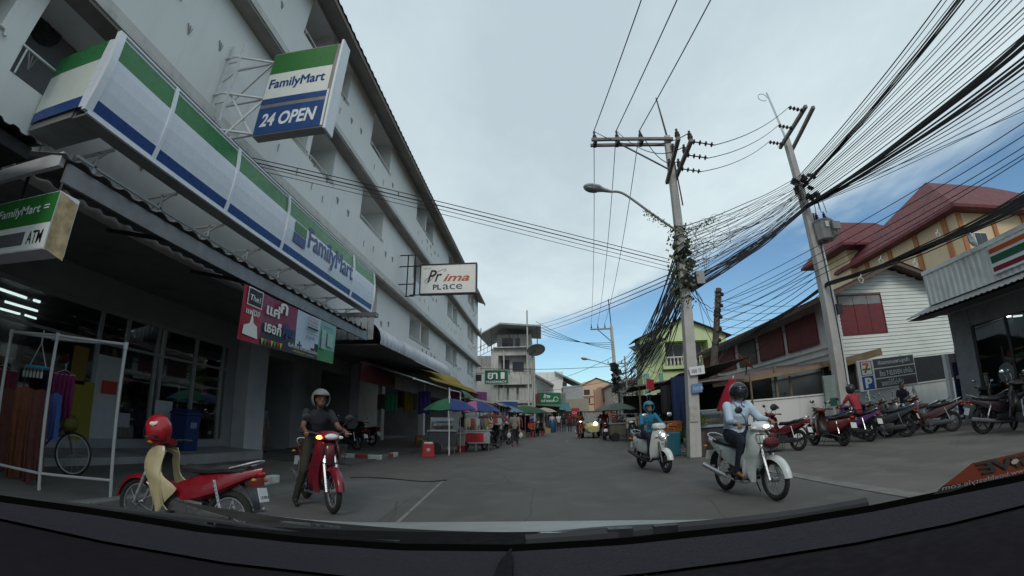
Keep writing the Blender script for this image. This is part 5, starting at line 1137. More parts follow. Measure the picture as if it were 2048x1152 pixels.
    if skirt:
        q=MB(); hz=D['pel'].z; q.loft([[(r1*math.cos(2*math.pi*k/16)*.8,r1*math.sin(2*math.pi*k/16)+.0,z) for k in range(16)] for r1,z in ((.15,hz+.12),(.19,hz-.08),(.2,hz-.35),(.22+.01,skirt))]); B('skirt',q,pants,smooth=True)
    return t
# ================================================================== MOVING TRAFFIC
def along(front,deg):  # heading deg from -Y towards +X
    d=(math.sin(R_(deg)),-math.cos(R_(deg))); return (front[0]-.62*d[0],front[1]-.62*d[1],.004),d
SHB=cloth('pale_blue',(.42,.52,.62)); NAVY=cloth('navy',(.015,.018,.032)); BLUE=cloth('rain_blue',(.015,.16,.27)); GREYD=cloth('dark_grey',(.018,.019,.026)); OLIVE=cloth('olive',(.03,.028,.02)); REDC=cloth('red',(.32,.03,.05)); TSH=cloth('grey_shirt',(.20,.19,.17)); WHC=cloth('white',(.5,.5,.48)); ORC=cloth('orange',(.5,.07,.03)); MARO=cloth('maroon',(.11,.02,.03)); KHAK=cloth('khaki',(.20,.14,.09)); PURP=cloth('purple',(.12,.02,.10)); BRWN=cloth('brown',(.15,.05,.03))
HBLK=plain('helmet_black',(.015,.014,.018),rough=.22,coat=.4); HBLU=plain('helmet_blue',(.03,.16,.24),rough=.4); HDIM=plain('helmet_white_shaded',(.17,.17,.17),rough=.4); HDRK=plain('helmet_dark',(.03,.03,.035),rough=.3); VIS=plain('visor_dark',(.02,.02,.025),rough=.08)  # white helmet greyed down: the dimness around its rider is in the colour
l,d=along((3.10,5.95),11)
moto('white small motorbike with lit headlight ridden by the man in the pale blue shirt',l,d,'cub',(.50,.55,.54),(.55,.60,.58),lit='on',basket='red',lean=0)
person('motorbike rider in pale blue shirt, dark trousers and black full helmet',l,d,'ride',SHB,NAVY,helmet=(HBLK,VIS),vox=.010,collar=True,shoe=cloth('shoe_tan',(.22,.12,.05)),bulk=1.25)
l,d=along((2.63,9.85),13)
moto('white round headlight scooter with red inner panel ridden in blue rain jacket',l,d,'scooter',(.55,.57,.54),(.58,.60,.57),lit='on',lean=0,name='scooter')
person('scooter rider in blue rain jacket and blue helmet coming up the street',l,d,'scoot',BLUE,NAVY,helmet=(HBLU,None),vox=.012,sleeve=1,shoe=BLACK,sc=.95)
l,d=along((-2.72,5.67),45)
moto('red motorbike with amber indicator lit and front basket, ridden out from the shops',l,d,'cub',(.15,.008,.02),(.17,.008,.022),lit=True,amber=True,basket='empty',lean=0)
person('rider in dark shirt and white cap on the red motorbike by the shops',l,d,'ride',GREYD,OLIVE,helmet=(HDIM,None),skin=mat('skin_shaded',(.14,.075,.05),.6,var=.1,scale=12),vox=.012,sleeve=.35,collar=False,J=dict(an=[Vector((-.1,-.30,.09)),Vector((0,.17,.37))],to=[Vector((.04,-.32,.04)),Vector((.14,.18,.31))],kn=[Vector((.06,-.24,.50)),Vector((.13,.16,.80))]))  # skin, helmet and clothes darkened; the dimness is put into their colours
# parked beside the clothes rack: seen from its left side
d=(-.9945,-.1045); l=(-3.5,3.8,.004)
pk1=moto('old red motorbike with cream leg shield parked side on by the clothes rack',l,d,'cub',(.20,.006,.014),(.42,.36,.21),(.18,.006,.014),lean=.10,plate='3703',mirrors=False,scale=.9,cover=(.18,.006,.014))
hl=thing('spare_helmet','red helmet with small white badge resting on the parked red motorbike','helmet',(l[0]+.34*d[0],l[1]+.34*d[1],.925),math.atan2(d[1],d[0]))
q=MB(); q.lathe([(.10,0),(.125,.03),(.135,.10),(.125,.17),(.09,.225),(.045,.25),(.005,.255)],18,Matrix.Diagonal((1.1,.95,1,1))); q.build('shell',plain('helmet_red',(.35,.012,.02),rough=.25,coat=.4),hl,world=False,smooth=True)
q=MB(); q.ell((-.02,.122,.16),(.045,.012,.022),10,5); q.build('badge',WP,hl,world=False); q=MB(); q.sheet(lambda u,v:(.14*math.cos(R_(-60+120*u))*1.12,.138*math.sin(R_(-60+120*u)),.02+.10*v),8,3,.004); q.build('visor',VIS,hl,world=False,smooth=True)
# parked pair in the arcade mouth
for i,(px,py,dd,lb) in enumerate(((712,902,(-.86,.35),'black motorbike parked tail out under the red shop sign, the nearer of the pair'),(742,893,(-.80,.45),'black motorbike parked tail out under the red shop sign, the farther of the pair'))):
    g=gnd(px,py); moto(lb,(g.x+.6*dd[0],g.y+.6*dd[1],.03),dd,'cub',(.03,.012,.02) if i else (.05,.01,.015),group='motorbikes parked by the arcade',plate=None)
g=gnd(980,899); moto('black motorbike with chrome trim parked beside the vendor carts',(g.x,g.y+.3,.004),(.35,.93),'cub',(.02,.02,.022),group='motorbikes parked by the arcade')
# parked row on the lot
RG='motorbikes parked along the low wall'
row=[((1597,902),(-.40,.92),'cub',(.12,.012,.018),'dark red motorbike parked just behind the pale blue shirted rider'),
 ((1688,893),(-.12,.99),'scooter',(.16,.032,.025),'brick red scooter parked left of the red shirted man'),
 ((1740,884),(-.16,.98),'cub',(.13,.06,.20),'violet and grey motorbike the red shirted man sits on'),
 ((1812,869),(-.55,.83),'cub',(.03,.03,.035),'black motorbike with chrome headlamp parked below the notice board'),
 ((1862,862),(-.75,.65),'cub',(.06,.06,.065),'dark grey motorbike parked right of the notice board'),
 ((1905,858),(-.7,.7),'cub',(.05,.015,.015),'black and dark red motorbike parked near the blue poster stand')]
for (px,py),dd,st,c,lb in row:
    g=gnd(px,py); n=math.hypot(*dd); dd=(dd[0]/n,dd[1]/n)
    k=.94 if px>1800 else 1; g=Vector((g.x*k,g.y*k,0)); moto(lb,(g.x+.6*dd[0],g.y+.6*dd[1],.008),dd,st,c,group=RG,cast=True,name='scooter' if st=='scooter' else 'motorbike')
g=gnd(1972,868); dd=(.93,-.36); moto('black motorbike with red and white tail parked before the corner store',(g.x+.6*dd[0],g.y+.6*dd[1],.008),dd,'cub',(.03,.02,.025),group=RG,cast=True,scale=1.08)
g=gnd(2062,868); dd=(.6,.8); moto('dark motorbike parked at the right edge before the corner store',(g.x+.6*dd[0],g.y+.6*dd[1],.008),dd,'cub',(.03,.03,.03),group=RG,cast=True,scale=1.08)
for k,(x,y,dd,st,c,lb) in enumerate(((10.35,12.9,(-.45,.9),'scooter',(.03,.03,.035),'black scooter squeezed between the violet motorbike and the one with chrome headlamp'),(11.35,13.1,(-.6,.8),'cub',(.045,.012,.015),'dark maroon motorbike second from the black chrome headlamp one'),(12.0,12.5,(-.65,.75),'scooter',(.05,.05,.055),'charcoal scooter packed beside the dark grey motorbike'),(8.75,13.2,(-.2,.98),'cub',(.03,.03,.03),'black motorbike half hidden behind the brick red scooter'),(12.9,10.6,(.3,.95),'scooter',(.03,.025,.03),'black scooter parked against the corner store front'))):
    moto(lb,(x,y,.008),dd,st,c,group=RG,name='scooter' if st=='scooter' else 'motorbike',cast=True)
g=gnd(1740,884); dd=(-.16,.98)
person('man in red shirt and dark helmet seated on parked motorbike with his back turned',(g.x+.6*dd[0],g.y+.6*dd[1],.0),dd,'ride',REDC,NAVY,helmet=(HDRK,None),sleeve=.4,vox=.018)
g=gnd(1850,858); g=Vector((g.x*.95,g.y*.95,0)); dd=(-.6,.8)
person('long haired person in dark clothes standing among motorbikes below the notice board',(12.6,13.9,0),(-.2,-1),'stand',GREYD,NAVY,sleeve=.4,vox=.022,hair='long',sc=.97)
g=gnd(1278,893); moto('dark motorbike parked front on at the right kerb behind the blue jacket rider',(g.x,g.y+.6,.004),(-.25,-.97),'cub',(.02,.03,.035),group='motorbikes down the street')
# farther traffic
l,d=along((2.30,27.6),2); moto('far dark red motorbike with lit headlight left of the three wheeler',l,d,'cub',(.16,.02,.015),lit='on',lean=0,group='motorbikes down the street'); person('far rider in dark clothes on the red motorbike with lit headlight',l,d,'ride',BRWN,NAVY,vox=.03,helmet=(HDRK,None))
tk=thing('three_wheeler','far pale yellow three wheeled taxi with windscreen and lit headlamp','three wheeler',(3.0,28,0),R_(-90))
YEL=plain('taxi_yellow',(.45,.42,.20),rough=.4)
q=MB(); q.loft([ringyz(.95,.35,.75,.35,.3),ringyz(.6,.3,.95,.52,.46),ringyz(.2,.3,.98,.55,.5),ringyz(-1.2,.3,.9,.58,.55)]); q.build('body',YEL,tk,world=False)
q=MB(); q.tube([(.55,-.48,.95),(.35,-.46,1.55),(.35,.46,1.55),(.55,.48,.95)],.025,5); q.build('windscreen_frame',STEEL,tk,world=False); q=MB(); q.quad((.55,-.46,.97),(.55,.46,.97),(.36,.44,1.53),(.36,-.44,1.53)); q.build('windscreen',plain('taxi_glass',(.05,.06,.055),rough=.35),tk,world=False)
q=MB(); q.bb((-1.2,-.58,1.58),(.42,.58,1.63)); q.build('roof',plain('taxi_roof',(.1,.14,.1)),tk,world=False)
for s in(-1,1): q=MB(); q.tube([(-1.1,s*.54,.9),(-1.1,s*.54,1.6)],.02,5); q.build('roof_post',STEEL,tk,world=False)
q=MB(); q.ell((.93,.12,.86),(.08,.11,.11),10,7); q.build('headlight',HEADON,tk,world=False)
wheel(tk,.75,.25,.09,solid=True)
for s in(-1,1): q=MB(); q.lathe([(.24,-.06),(.25,0),(.24,.06)],16,Matrix.Translation((-.8,s*.5,.25)) @ Matrix.Rotation(R_(90),4,'X')); q.build('rear_wheel',RUBBER,tk,world=False)
person('far driver in dark clothes inside the three wheeler',(3.0,28.3,.0),(0,-1),'ride',GREYD,NAVY,vox=.03,sc=.95)
l,d=along((3.75,30.5),0); moto('far motorbike with helmeted rider right of the three wheeler',l,d,'cub',(.1,.1,.12),lean=0,group='motorbikes down the street'); person('far rider with dark blue helmet beside the three wheeler',l,d,'ride',MARO,NAVY,vox=.03,helmet=(plain('helmet_navy',(.02,.025,.06),rough=.3),None))
g=gnd(1209,880); l=(g.x,g.y,.004); moto('motorbike ridden away along the right kerb, seen from behind',l,(.05,1),'cub',(.06,.02,.03),lean=0,group='motorbikes down the street'); person('rider in maroon jacket riding away along the right kerb',l,(.05,1),'ride',MARO,GREYD,vox=.022,sc=1.02,hair=True)
pu=thing('pickup_taxi','far red and white pickup taxi with one headlight lit','pickup truck',(6.6,45,0),R_(-92))
q=MB(); q.loft([ringyz(2.2,.45,.95,.72,.7),ringyz(1.2,.4,1.02,.82,.78),ringyz(-2.2,.4,1.02,.82,.8)]); q.build('body',plain('truck_white',(.5,.5,.5),rough=.3),pu,world=False)
q=MB(); q.loft([ringyz(1.15,1.0,1.2,.74,.68),ringyz(.6,1.0,1.7,.76,.6),ringyz(-.4,1.0,1.75,.76,.62),ringyz(-.6,1.0,1.3,.74,.66)]); q.build('cab',plain('truck_red',(.30,.02,.02),rough=.3),pu,world=False)
q=MB(); q.bb((-2.3,-.85,1.95),(-.3,.85,2.05)); q.bb((-.35,-.8,1.75),(.5,.8,2.15)); q.build('canopy_roof',plain('truck_red',(.30,.02,.02)),pu,world=False); q=MB(); q.quad((1.05,-.66,1.15),(1.05,.66,1.15),(.64,.56,1.64),(.64,-.56,1.64)); q.build('windscreen',plain('dark_pane',(.03,.035,.05)),pu,world=False)
for s in(-1,1):
    q=MB(); q.ell((2.18,s*.55,.78),(.05,.12,.09),8,6); q.build('headlight',HEADON if s<0 else HEADL,pu,world=False)
    for x in(1.4,-1.3): q=MB(); q.lathe([(.32,-.1),(.34,0),(.32,.1)],16,Matrix.Translation((x,s*.74,.34)) @ Matrix.Rotation(R_(90),4,'X')); q.build('wheel',RUBBER,pu,world=False)
q=MB(); q.bb((2.2,-.7,.4),(2.3,.7,.55)); q.build('bumper',BLACK,pu,world=False)
# people on foot
g=gnd(1030,893); person('woman in grey top and dark trousers walking away carrying shopping bags',(g.x,g.y,0),(.1,1),'walk',TSH,GREYD,vox=.016,sleeve=.45,sc=.97,shoe=cloth('sandal_red',(.3,.03,.03)))
for k,(dx,c) in enumerate(((-.27,(.45,.45,.45)),(.27,(.5,.5,.48)))):
    bg=thing('shopping_bag',('pale plastic shopping bag in the left hand of the walking woman','white plastic shopping bag in the right hand of the walking woman')[k],'bag',(g.x+dx,g.y+.05,.5)); q=MB(); q.ell((0,0,0),(.10,.08,.14),9,7); q.tube([(0,-.05,.12),(0,0,.27),(0,.05,.12)],.008,4); q.build('bag',mat('plastic_bag_%d'%k,c,.4,var=.2,scale=12),bg,world=False)
g=gnd(515,898,.02); person('person in pale blue top and brown shorts standing in the dark doorway',(XB+.35,13.0,.0),(1,-.3),'stand',cloth('dim_blue',(.12,.16,.20)),cloth('dim_brown',(.16,.08,.05)),vox=.02,sleeve=.3,legs=.5,sc=.98)
for (px,py),hd,sm,lb in (((990,878),(.6,-.8),WHC,'person in white shirt sitting beside the vendor stalls'),((1009,879),(-.3,-.9),cloth('pale_grey',(.4,.4,.42)),'person in pale grey shirt sitting low beside the vendor stalls'),((1063,874),(.3,-.95),ORC,'person in bright orange vest sitting at the kerb stall'),((1084,872),(-.8,-.5),KHAK,'person in brown clothes sitting near the blue drum')):
    g=gnd(px,py); person(lb,(g.x,g.y,0),hd,'sit',sm,NAVY,vox=.026,sleeve=.4)
    st=thing('plastic_stool','red plastic stool under the '+lb.split(' sitting')[0],'stool',(g.x-.05*hd[0],g.y-.05*hd[1],0),group='plastic stools'); q=MB(); q.lathe([(.19,.0),(.15,.36),(.15,.38),(.01,.385)],4,Matrix.Rotation(R_(45),4,'Z')); q.build('seat',plain('stool_red',(.35,.02,.03),rough=.4),st,world=False)
g=gnd(917,893); person('vendor in black clothes standing between the umbrella carts',(g.x,g.y+1.2,0),(.8,-.5),'stand',cloth('black_cloth',(.02,.02,.022)),NAVY,vox=.022,sc=.98)
g=gnd(1103,866); 
for k,(px,sm,lb) in enumerate(((1118,WHC,'far shopper in white standing by the teal canopy'),(1128,NAVY,'far shopper in dark clothes standing by the teal canopy'),(1140,MARO,'far shopper in maroon walking under the red drink sign'))):
    g=gnd(px,864); person(lb,(g.x,g.y,0),(.2,-1),'stand',sm,NAVY,vox=.035,sleeve=.4)
# ================================================================== POLES
POLE=mat('pole_concrete',(.46,.44,.42),.85,var=.12,scale=4,streak=.35,grime=.25,gcol=(.17,.16,.15),bump=.2); ARM=mat('crossarm_timber',(.22,.20,.19),.85,var=.2,scale=6); INS=mat('insulator_brown',(.03,.016,.014),.3,var=.1)
def sqpole(q,a,b,w0,w1):
    a,b=Vector(a),Vector(b); q.loft([[p+Vector((sx*w,sy*w,0)) for sx,sy in((-1,-1),(1,-1),(1,1),(-1,1))] for p,w in((a,w0/2),(a.lerp(b,.5),(w0+w1)/4),(b,w1/2))])
def pin_ins(t,p,h=.28):
    q=MB(); q.lathe([(.03,0),(.075,.02),(.085,.1),(.06,.13),(.07,.18),(.035,.22),(.04,h)],10,Matrix.Translation(p)); q.build('insulator',INS,t,smooth=True)
def string_ins(t,a,b,n=4):
    a,b=Vector(a),Vector(b); q=MB(); q.tube([a,b],.02,5); d=(b-a).normalized()
    for i in range(n): c=a.lerp(b,(i+.5)/n); q.tube([c-d*.03,c,c+d*.03],[.03,.085,.035],9)
    q.build('insulator_string',INS,t)
p1=thing('utility_pole','tall concrete utility pole with lit-less street lamp, crossarms and ivy at centre right','utility pole',(4.23,12.75,0))
p1['label']='tall concrete utility pole with street lamp, three crossarm insulators and ivy'
T1=Vector((4.58,12.75,10.35)); q=MB(); sqpole(q,(4.23,12.75,0),T1,.34,.2); q.build('pole_shaft',POLE,p1,bevel=.02)
def P1(z): return Vector((4.23+.35*z/10.35,12.75,z))
AL=atY(1186,282,12.6); 
for k,dy in enumerate((-.17,.17)): q=MB(); q.tube([(AL.x-.05,12.75+dy,10.13),(4.72,12.75+dy,10.13)],.065,4); q.build('crossarm',ARM,p1)
pins1=[]
for px in (1189,1234,1281):
    x=atY(px,270,12.7).x; pin_ins(p1,(x,12.75,10.22),.36); pins1.append(Vector((x,12.75,10.6)))
    q=MB(); q.bb((x-.05,12.55,10.05),(x+.05,12.95,10.22)); q.build('pin_bracket',DARKMETAL,p1)
q=MB(); q.tube([(atY(1237,290,12.7).x,12.7,10.05),(4.5,12.7,8.95)],.03,5); q.build('brace',DARKMETAL,p1)
q=MB(); q.tube([(4.6,12.75,10.2),atY(1312,196,12.75)],[.04,.025],6); q.build('lightning_spike',DARKMETAL,p1)
for k,(a,b) in enumerate((((1327,360),(1357,276)),((1350,358),(1383,280)))):
    z0=atY(*a,12.9).z; A=Vector((P1(z0).x-.1+.26*k,13.1,z0)); B_=gnd(*b,z0+.02); B_=A+(B_-A)*1.0; q=MB(); q.tube([A,B_],.075,4); q.build('crossarm',ARM,p1)
    for f in (.35,.68,.97): pin_ins(p1,A.lerp(B_,f)+Vector((0,0,.06)),.30)
    if k==1: AR=[A.lerp(B_,f) for f in (.97,.68,.35)]
q=MB(); q.tube([(4.62,12.6,9.9),(4.66,12.58,7.6)],.025,5); q.build('conduit',DARKMETAL,p1)
# street lamp arm
def street_lamp(t,base,mid,head,sz=1.0):
    q=MB(); q.tube(bez([base,base.lerp(mid,.5)+Vector((0,0,-.02)),mid,head],6),.04*sz,7); a=q.build('lamp_arm',STEEL,t,smooth=True)
    d=(head-mid).normalized(); c=head+d*.42*sz; up=Vector((0,0,1)); sd_=d.cross(up).normalized(); up=sd_.cross(d)
    M=Matrix.Identity(4)
    for i in range(3): M[i][0]=d[i];M[i][1]=sd_[i];M[i][2]=up[i];M[i][3]=c[i]
    q=MB(); q.loft([[Vector((x*sz,w_*sz*math.cos(k*math.pi/6),(zc+h_*math.sin(k*math.pi/6))*sz)) for k in range(12)] for x,w_,h_,zc in((-.42,.05,.045,0),(-.15,.10,.07,.01),(.02,.19,.10,.02),(.28,.2,.10,.02),(.42,.13,.07,.01),(.47,.04,.03,0))],M); q.build('lamp_head',mat('lamp_shell',(.42,.43,.43),.5,var=.06),t,smooth=True)
    q=MB(); q.ell((.2*sz,0,-.05*sz),(.25*sz,.165*sz,.09*sz),12,7,M); q.build('lamp_lens',mat('lamp_lens',(.25,.26,.26),.3,var=.1),t,smooth=True)
street_lamp(p1,P1(6.75)+Vector((-.1,-.1,0)),atY(1248,388,12.3),atY(1222,383,12.2),1.0)
for k,(pts,c,nm) in enumerate((([(1377,735),(1408,730),(1410,747),(1381,751)],WP,'direction_sign'),([(1383,768),(1404,766),(1405,784),(1384,786)],plain('sign_pale_blue',(.12,.22,.42)),'blue_sign'))):
    q=MB(); q.prism([atY(*p,12.5) for p in pts],(0,.02,0)); so=q.build(nm,c,p1)
    A=atY(pts[3][0]+3,pts[3][1]-5,12.49); text(('ซอย 15','ห้องเช่า 081')[k],NB if k==0 else WP,so,A,(1,0,.05),(0,0,1),.28,.12)
q=MB(); q.bb((4.12,12.55,1.0),(4.34,12.56,1.45)); q.build('paper_notice',mat('old_paper',(.4,.38,.34),.8,var=.3,scale=12),p1)
q=MB(); 
for k in range(9): q.tube([P1(4.6+.28*k)+Vector((.2*math.cos(t*.7),.2*math.sin(t*.7),.05*math.sin(t*2+k))) for t in range(10)],.022,4)
q.build('cable_tie',CABLE,p1); 
q=MB(); q.bb((4.75,12.55,5.0),(5.0,12.75,5.4)); q.build('junction_box',mat('junction_grey',(.3,.3,.3),.6,grime=.3),p1)
q=MB(); r5=random.Random(5)
for k in range(14):
    z=4.7+r5.random()*2.0; a=r5.random()*6.3; p=P1(z)+Vector((.22*math.cos(a),.22*math.sin(a)-.05,0)); q.box(p,(.12+r5.random()*.2,.1,.12+r5.random()*.25),rot=Euler((r5.random(),r5.random(),r5.random())).to_matrix())
q.build('splice_closure',BLACK,p1)
# second pole
p2=thing('utility_pole','concrete utility pole with grey transformer and double timber crossarms behind the low wall','utility pole',(10.62,15,0))
q=MB(); sqpole(q,(10.78,15,0),(10.72,15,12.0),.38,.24); q.build('pole_shaft',POLE,p2,bevel=.02)
ins2=[]
for k,(a,b) in enumerate((((1560,296),(1612,212)),((1584,300),(1627,214)))):
    A=gnd(*a,11.6); B_=gnd(*b,11.6); q=MB(); q.tube([A,B_],.085,4); q.build('crossarm',ARM,p2)
    if k==0: ins2=[A.lerp(B_,f) for f in (.9,.5,.1)]
for c in ins2: e=c+Vector((-.75,-.2,-.05)); string_ins(p2,c,e,4)
q=MB(); q.tube([(10.72,15,11.9),atY(1533,186,15)],[.06,.045],6); q.build('spike',STEEL,p2)
s0=atY(1525,195,15); q=MB(); q.tube([s0+Vector((.22*math.cos(t*.55),0,.2*math.sin(t*.55))) for t in range(11)],.012,4); q.build('wire_loop',DARKMETAL,p2)
tc_=atY(1648,462,14.7); tr=MB(); tr.lathe([(.02,-.42),(.30,-.42),(.36,-.38),(.38,.0),(.38,.33),(.40,.34),(.40,.40),(.02,.44)],8,Matrix.Translation(tc_)); tro=tr.build('transformer_tank',mat('tank_grey',(.27,.265,.25),.6,grime=.35),p2)
q=MB()
for i in range(7): a=R_(-70+20*i); q.box(tc_+Vector((.43*math.cos(a),.43*math.sin(a)*1.0,-.03)),(.14,.02,.6),rot=Matrix.Rotation(a,3,'Z'))
q.bb((tc_.x+.1,tc_.y-.50,tc_.z-.1),(tc_.x+.45,tc_.y-.40,tc_.z+.2)); q.build('cooling_fin',mat('tank_grey',(.27,.265,.25)),tro)
q=MB(); q.bb((tc_.x-.15,tc_.y-.405,tc_.z+.02),(tc_.x,tc_.y-.39,tc_.z+.25)); q.build('label_plate',WP,tro)
for dx,dy in((-.18,0),(.08,-.12),(.28,.1)): q=MB(); q.lathe([(.05,0),(.075,.05),(.04,.08),(.075,.14),(.04,.17),(.07,.23),(.03,.27),(.03,.34)],9,Matrix.Translation(tc_+Vector((dx,dy,.42)))); q.build('bushing',INS,tro)
q=MB(); q.bb((10.8,14.6,tc_.z-.5),(tc_.x,14.8,tc_.z-.42)); q.bb((10.8,14.6,tc_.z+.2),(tc_.x-.2,14.8,tc_.z+.27)); q.build('bracket',DARKMETAL,p2)
q=MB(); r5=random.Random(8)
for k in range(16): q.box((10.75+(r5.random()-.35)*1.1,14.8+(r5.random()-.5)*.3,9.0+r5.random()*1.1),(.1+r5.random()*.25,.12,.12+r5.random()*.15),rot=Euler((r5.random(),r5.random()*2,r5.random())).to_matrix())
q.build('splice_closure',BLACK,p2)
for k,(dx) in enumerate((.26,.33)): q=MB(); q.tube([(10.72+dx,14.85,.3),(10.65+dx,14.85,8.4)],.03+.01*k,5); q.build('conduit',BLACK if k==0 else RAIL,p2)
ca_=atY(1646,752,14.7); cb_=atY(1676,812,14.7); q=MB(); q.bb((ca_.x,14.7,cb_.z),(cb_.x+.02,14.8,ca_.z)); bx=q.build('meter_cabinet',mat('cabinet_green_grey',(.22,.27,.25),.6,grime=.25),p2,bevel=.01); q=MB(); q.bb((cb_.x-.3,14.685,cb_.z+.03),(cb_.x-.02,14.698,cb_.z+.3)); q.build('cabinet_plate',plain('plate_green',(.01,.08,.05)),bx)
q=MB(); q.bb((10.98,14.7,4.3),(11.2,14.8,4.7)); q.build('meter_box',DARKMETAL,p2)
# old pole
op=thing('old_pole','short dark weathered pole wrapped in cables before the shutter house','utility pole',(8.05,22,0)); TO=atY(1437,577,22); OB=Vector((8.0,22,0))
q=MB(); q.tube([OB,OB.lerp(TO,.5),TO],[.20,.18,.15],9); q.build('pole_shaft',mat('old_pole_wood',(.11,.095,.08),.9,var=.25,scale=5,streak=.4,bump=.4),op)
q=MB(); r5=random.Random(3)
for k in range(22): c=OB.lerp(TO,.5+.48*r5.random()); q.tube([c+Vector((.19*math.cos(t*.8),.19*math.sin(t*.8),(.05+.12*r5.random())*math.sin(t*.8+k))) for t in range(9)],.014,4); 
q.build('cable_tie',CABLE,op)
for k in range(5): q=MB(); q.lathe([(.04,0),(.09,.04),(.09,.14),(.05,.2)],8,Matrix.Translation(OB.lerp(TO,.62+.08*k)+Vector((.2,-.1,0)))); q.build('insulator',INS,op)
# poles down the street
p3=thing('utility_pole','far concrete pole with three insulator crossarm and street lamp over the road','utility pole',(7.5,45,0))
q=MB(); sqpole(q,(7.5,45,0),(7.3,45,10.3),.4,.26); q.build('pole_shaft',POLE,p3)
AL3=atY(1181,660,45); q=MB(); q.tube([(AL3.x,45,10.05),(7.4,45,10.05)],.09,4); q.build('crossarm',ARM,p3); pins3=[]
for px in (1183,1196,1210): x=atY(px,657,45).x; pin_ins(p3,(x,45,10.15),.45); pins3.append(Vector((x,45,10.6)))
q=MB(); q.tube([(5.9,45,10),(7.35,45,8.6)],.05,4); q.build('brace',DARKMETAL,p3)
q=MB(); q.tube([(7.3,45,10.2),(7.2,45,13.2)],.05,5); q.build('spike',DARKMETAL,p3)
street_lamp(p3,Vector((7.35,44.9,6.2)),atY(1192,722,44.8),atY(1182,720,44.8),1.15)
q=MB(); r5=random.Random(6)
for k in range(22): q.box((7.5+(r5.random()-.5)*.7,44.8+(r5.random()-.5)*.4,3.4+r5.random()*3.2),(.2+r5.random()*.3,.2,.25+r5.random()*.4),rot=Euler((r5.random(),r5.random()*2,r5.random())).to_matrix())
q.build('splice_closure',BLACK,p3)
p4s=[]
for (px,pt,Y,lb,cr) in ((1249,712,58,'farther concrete pole with small crossarm amid the cable tangle',True),(1262,742,52,'thin far post beside the porch roof of the green house',False),(1272,700,40,'thin mast at the left corner of the green house',False)):
    a=atY(px,pt,Y); t=thing('utility_pole',lb,'utility pole',(a.x+.05,Y,0)); q=MB(); q.tube([(a.x+.05,Y,0),a],[.17 if cr else .08,.11 if cr else .05],6); q.build('pole_shaft',POLE if cr else DARKMETAL,t); p4s.append(a)
    if cr:
        q=MB(); q.tube([(a.x-2.3,Y,a.z-1.0),(a.x+.3,Y,a.z-1.0)],.08,4); q.build('crossarm',ARM,t)
        for k in range(3): pin_ins(t,(a.x-2.2+k*.9,Y,a.z-.9),.4)

# ================================================================== OVERHEAD CABLES
rc=random.Random(11); NCAB=0
def cable(a,b,sag=.3,r=.012,label='thin black overhead line',group='overhead lines',n=14,wob=0.0,mid=None):
    a,b=Vector(a),Vector(b); pts=[]
    ph=rc.random()*6
    for i in range(n+1):
        t=i/n; p=a.lerp(b,t); p.z-=sag*4*t*(1-t)
        if wob: p+=Vector((wob*math.sin(t*9+ph),0,wob*math.sin(t*13+ph*2)))*(4*t*(1-t))
        pts.append(p)
    q=MB(); q.tube(pts,r,4,caps=False); return tag(q.build('overhead_cable',CABLE),label,'cable',group)
def beyond(p,px,py,z,k=1.0): 
    e=gnd(px,py,z); return Vector(p)+(e-Vector(p))*k
G1='three power lines over the road'
for p,(x,y) in zip(pins1,((1281,0),(1352,0),(1419,0))): cable(p,beyond(p,x,y,10.75,1.8),.05,.016,'power line running overhead from the long crossarm towards the viewer',G1)
G2='power lines between the near and far crossarms'
for p,s in zip(pins1,pins3): cable(p,s,.55,.016,'power line from the long crossarm down the street to the far pole',G2)
G3='power lines between the two big poles'
for k,(a,b) in enumerate(zip(AR,ins2)):
    e=Vector(b)+Vector((-.75,-.2,-.05)); s=Vector(a)+Vector((.75,.1,-.05)); string_ins(p1,Vector(a),s,4); cable(s,e,.22,.014,'drooping power line between the two big concrete poles',G3)
    cable(pins1[k],Vector(a)+Vector((0,0,.3)),.55,.014,'slack jumper loop from the long crossarm to the side crossarm','jumper loops at the crossarms')
# upper fan of communication cables
GU='upper fan of communication cables'
right=[(1880,0),(1890,0),(1905,0),(1915,0),(1925,0),(1950,0),(1962,0),(1985,0),(1996,0),(2010,0),(2020,0),(2040,0),(2055,5),(2055,15),(2055,25),(2055,40),(2055,60)]
for i,(x,y) in enumerate(right):
    z2=10.0-.075*i; m=Vector((10.75-.1,14.8-.01*i,z2)); e=beyond(m,x,y,z2+.5,1.25); cable(m,e,.06+.01*(i%3),.012+.006*(i%4==0),'cable of the upper fan running from the transformer pole to the top right',GU)
    a=P1(6.9-.12*i)+Vector((.1,-.05,0)); cable(a,m,.06+.10*rc.random(),.011+.005*(i%5==0),'cable of the upper fan between the ivy pole and the transformer pole',GU,wob=.02)
for k in range(3):
    m=Vector((10.7,14.75,9.55-.04*k)); e=beyond(m,1912+k*7,0,10.1,1.25); cable(m,e,.05,.022,'thick cable of the upper fan running to the top right',GU)
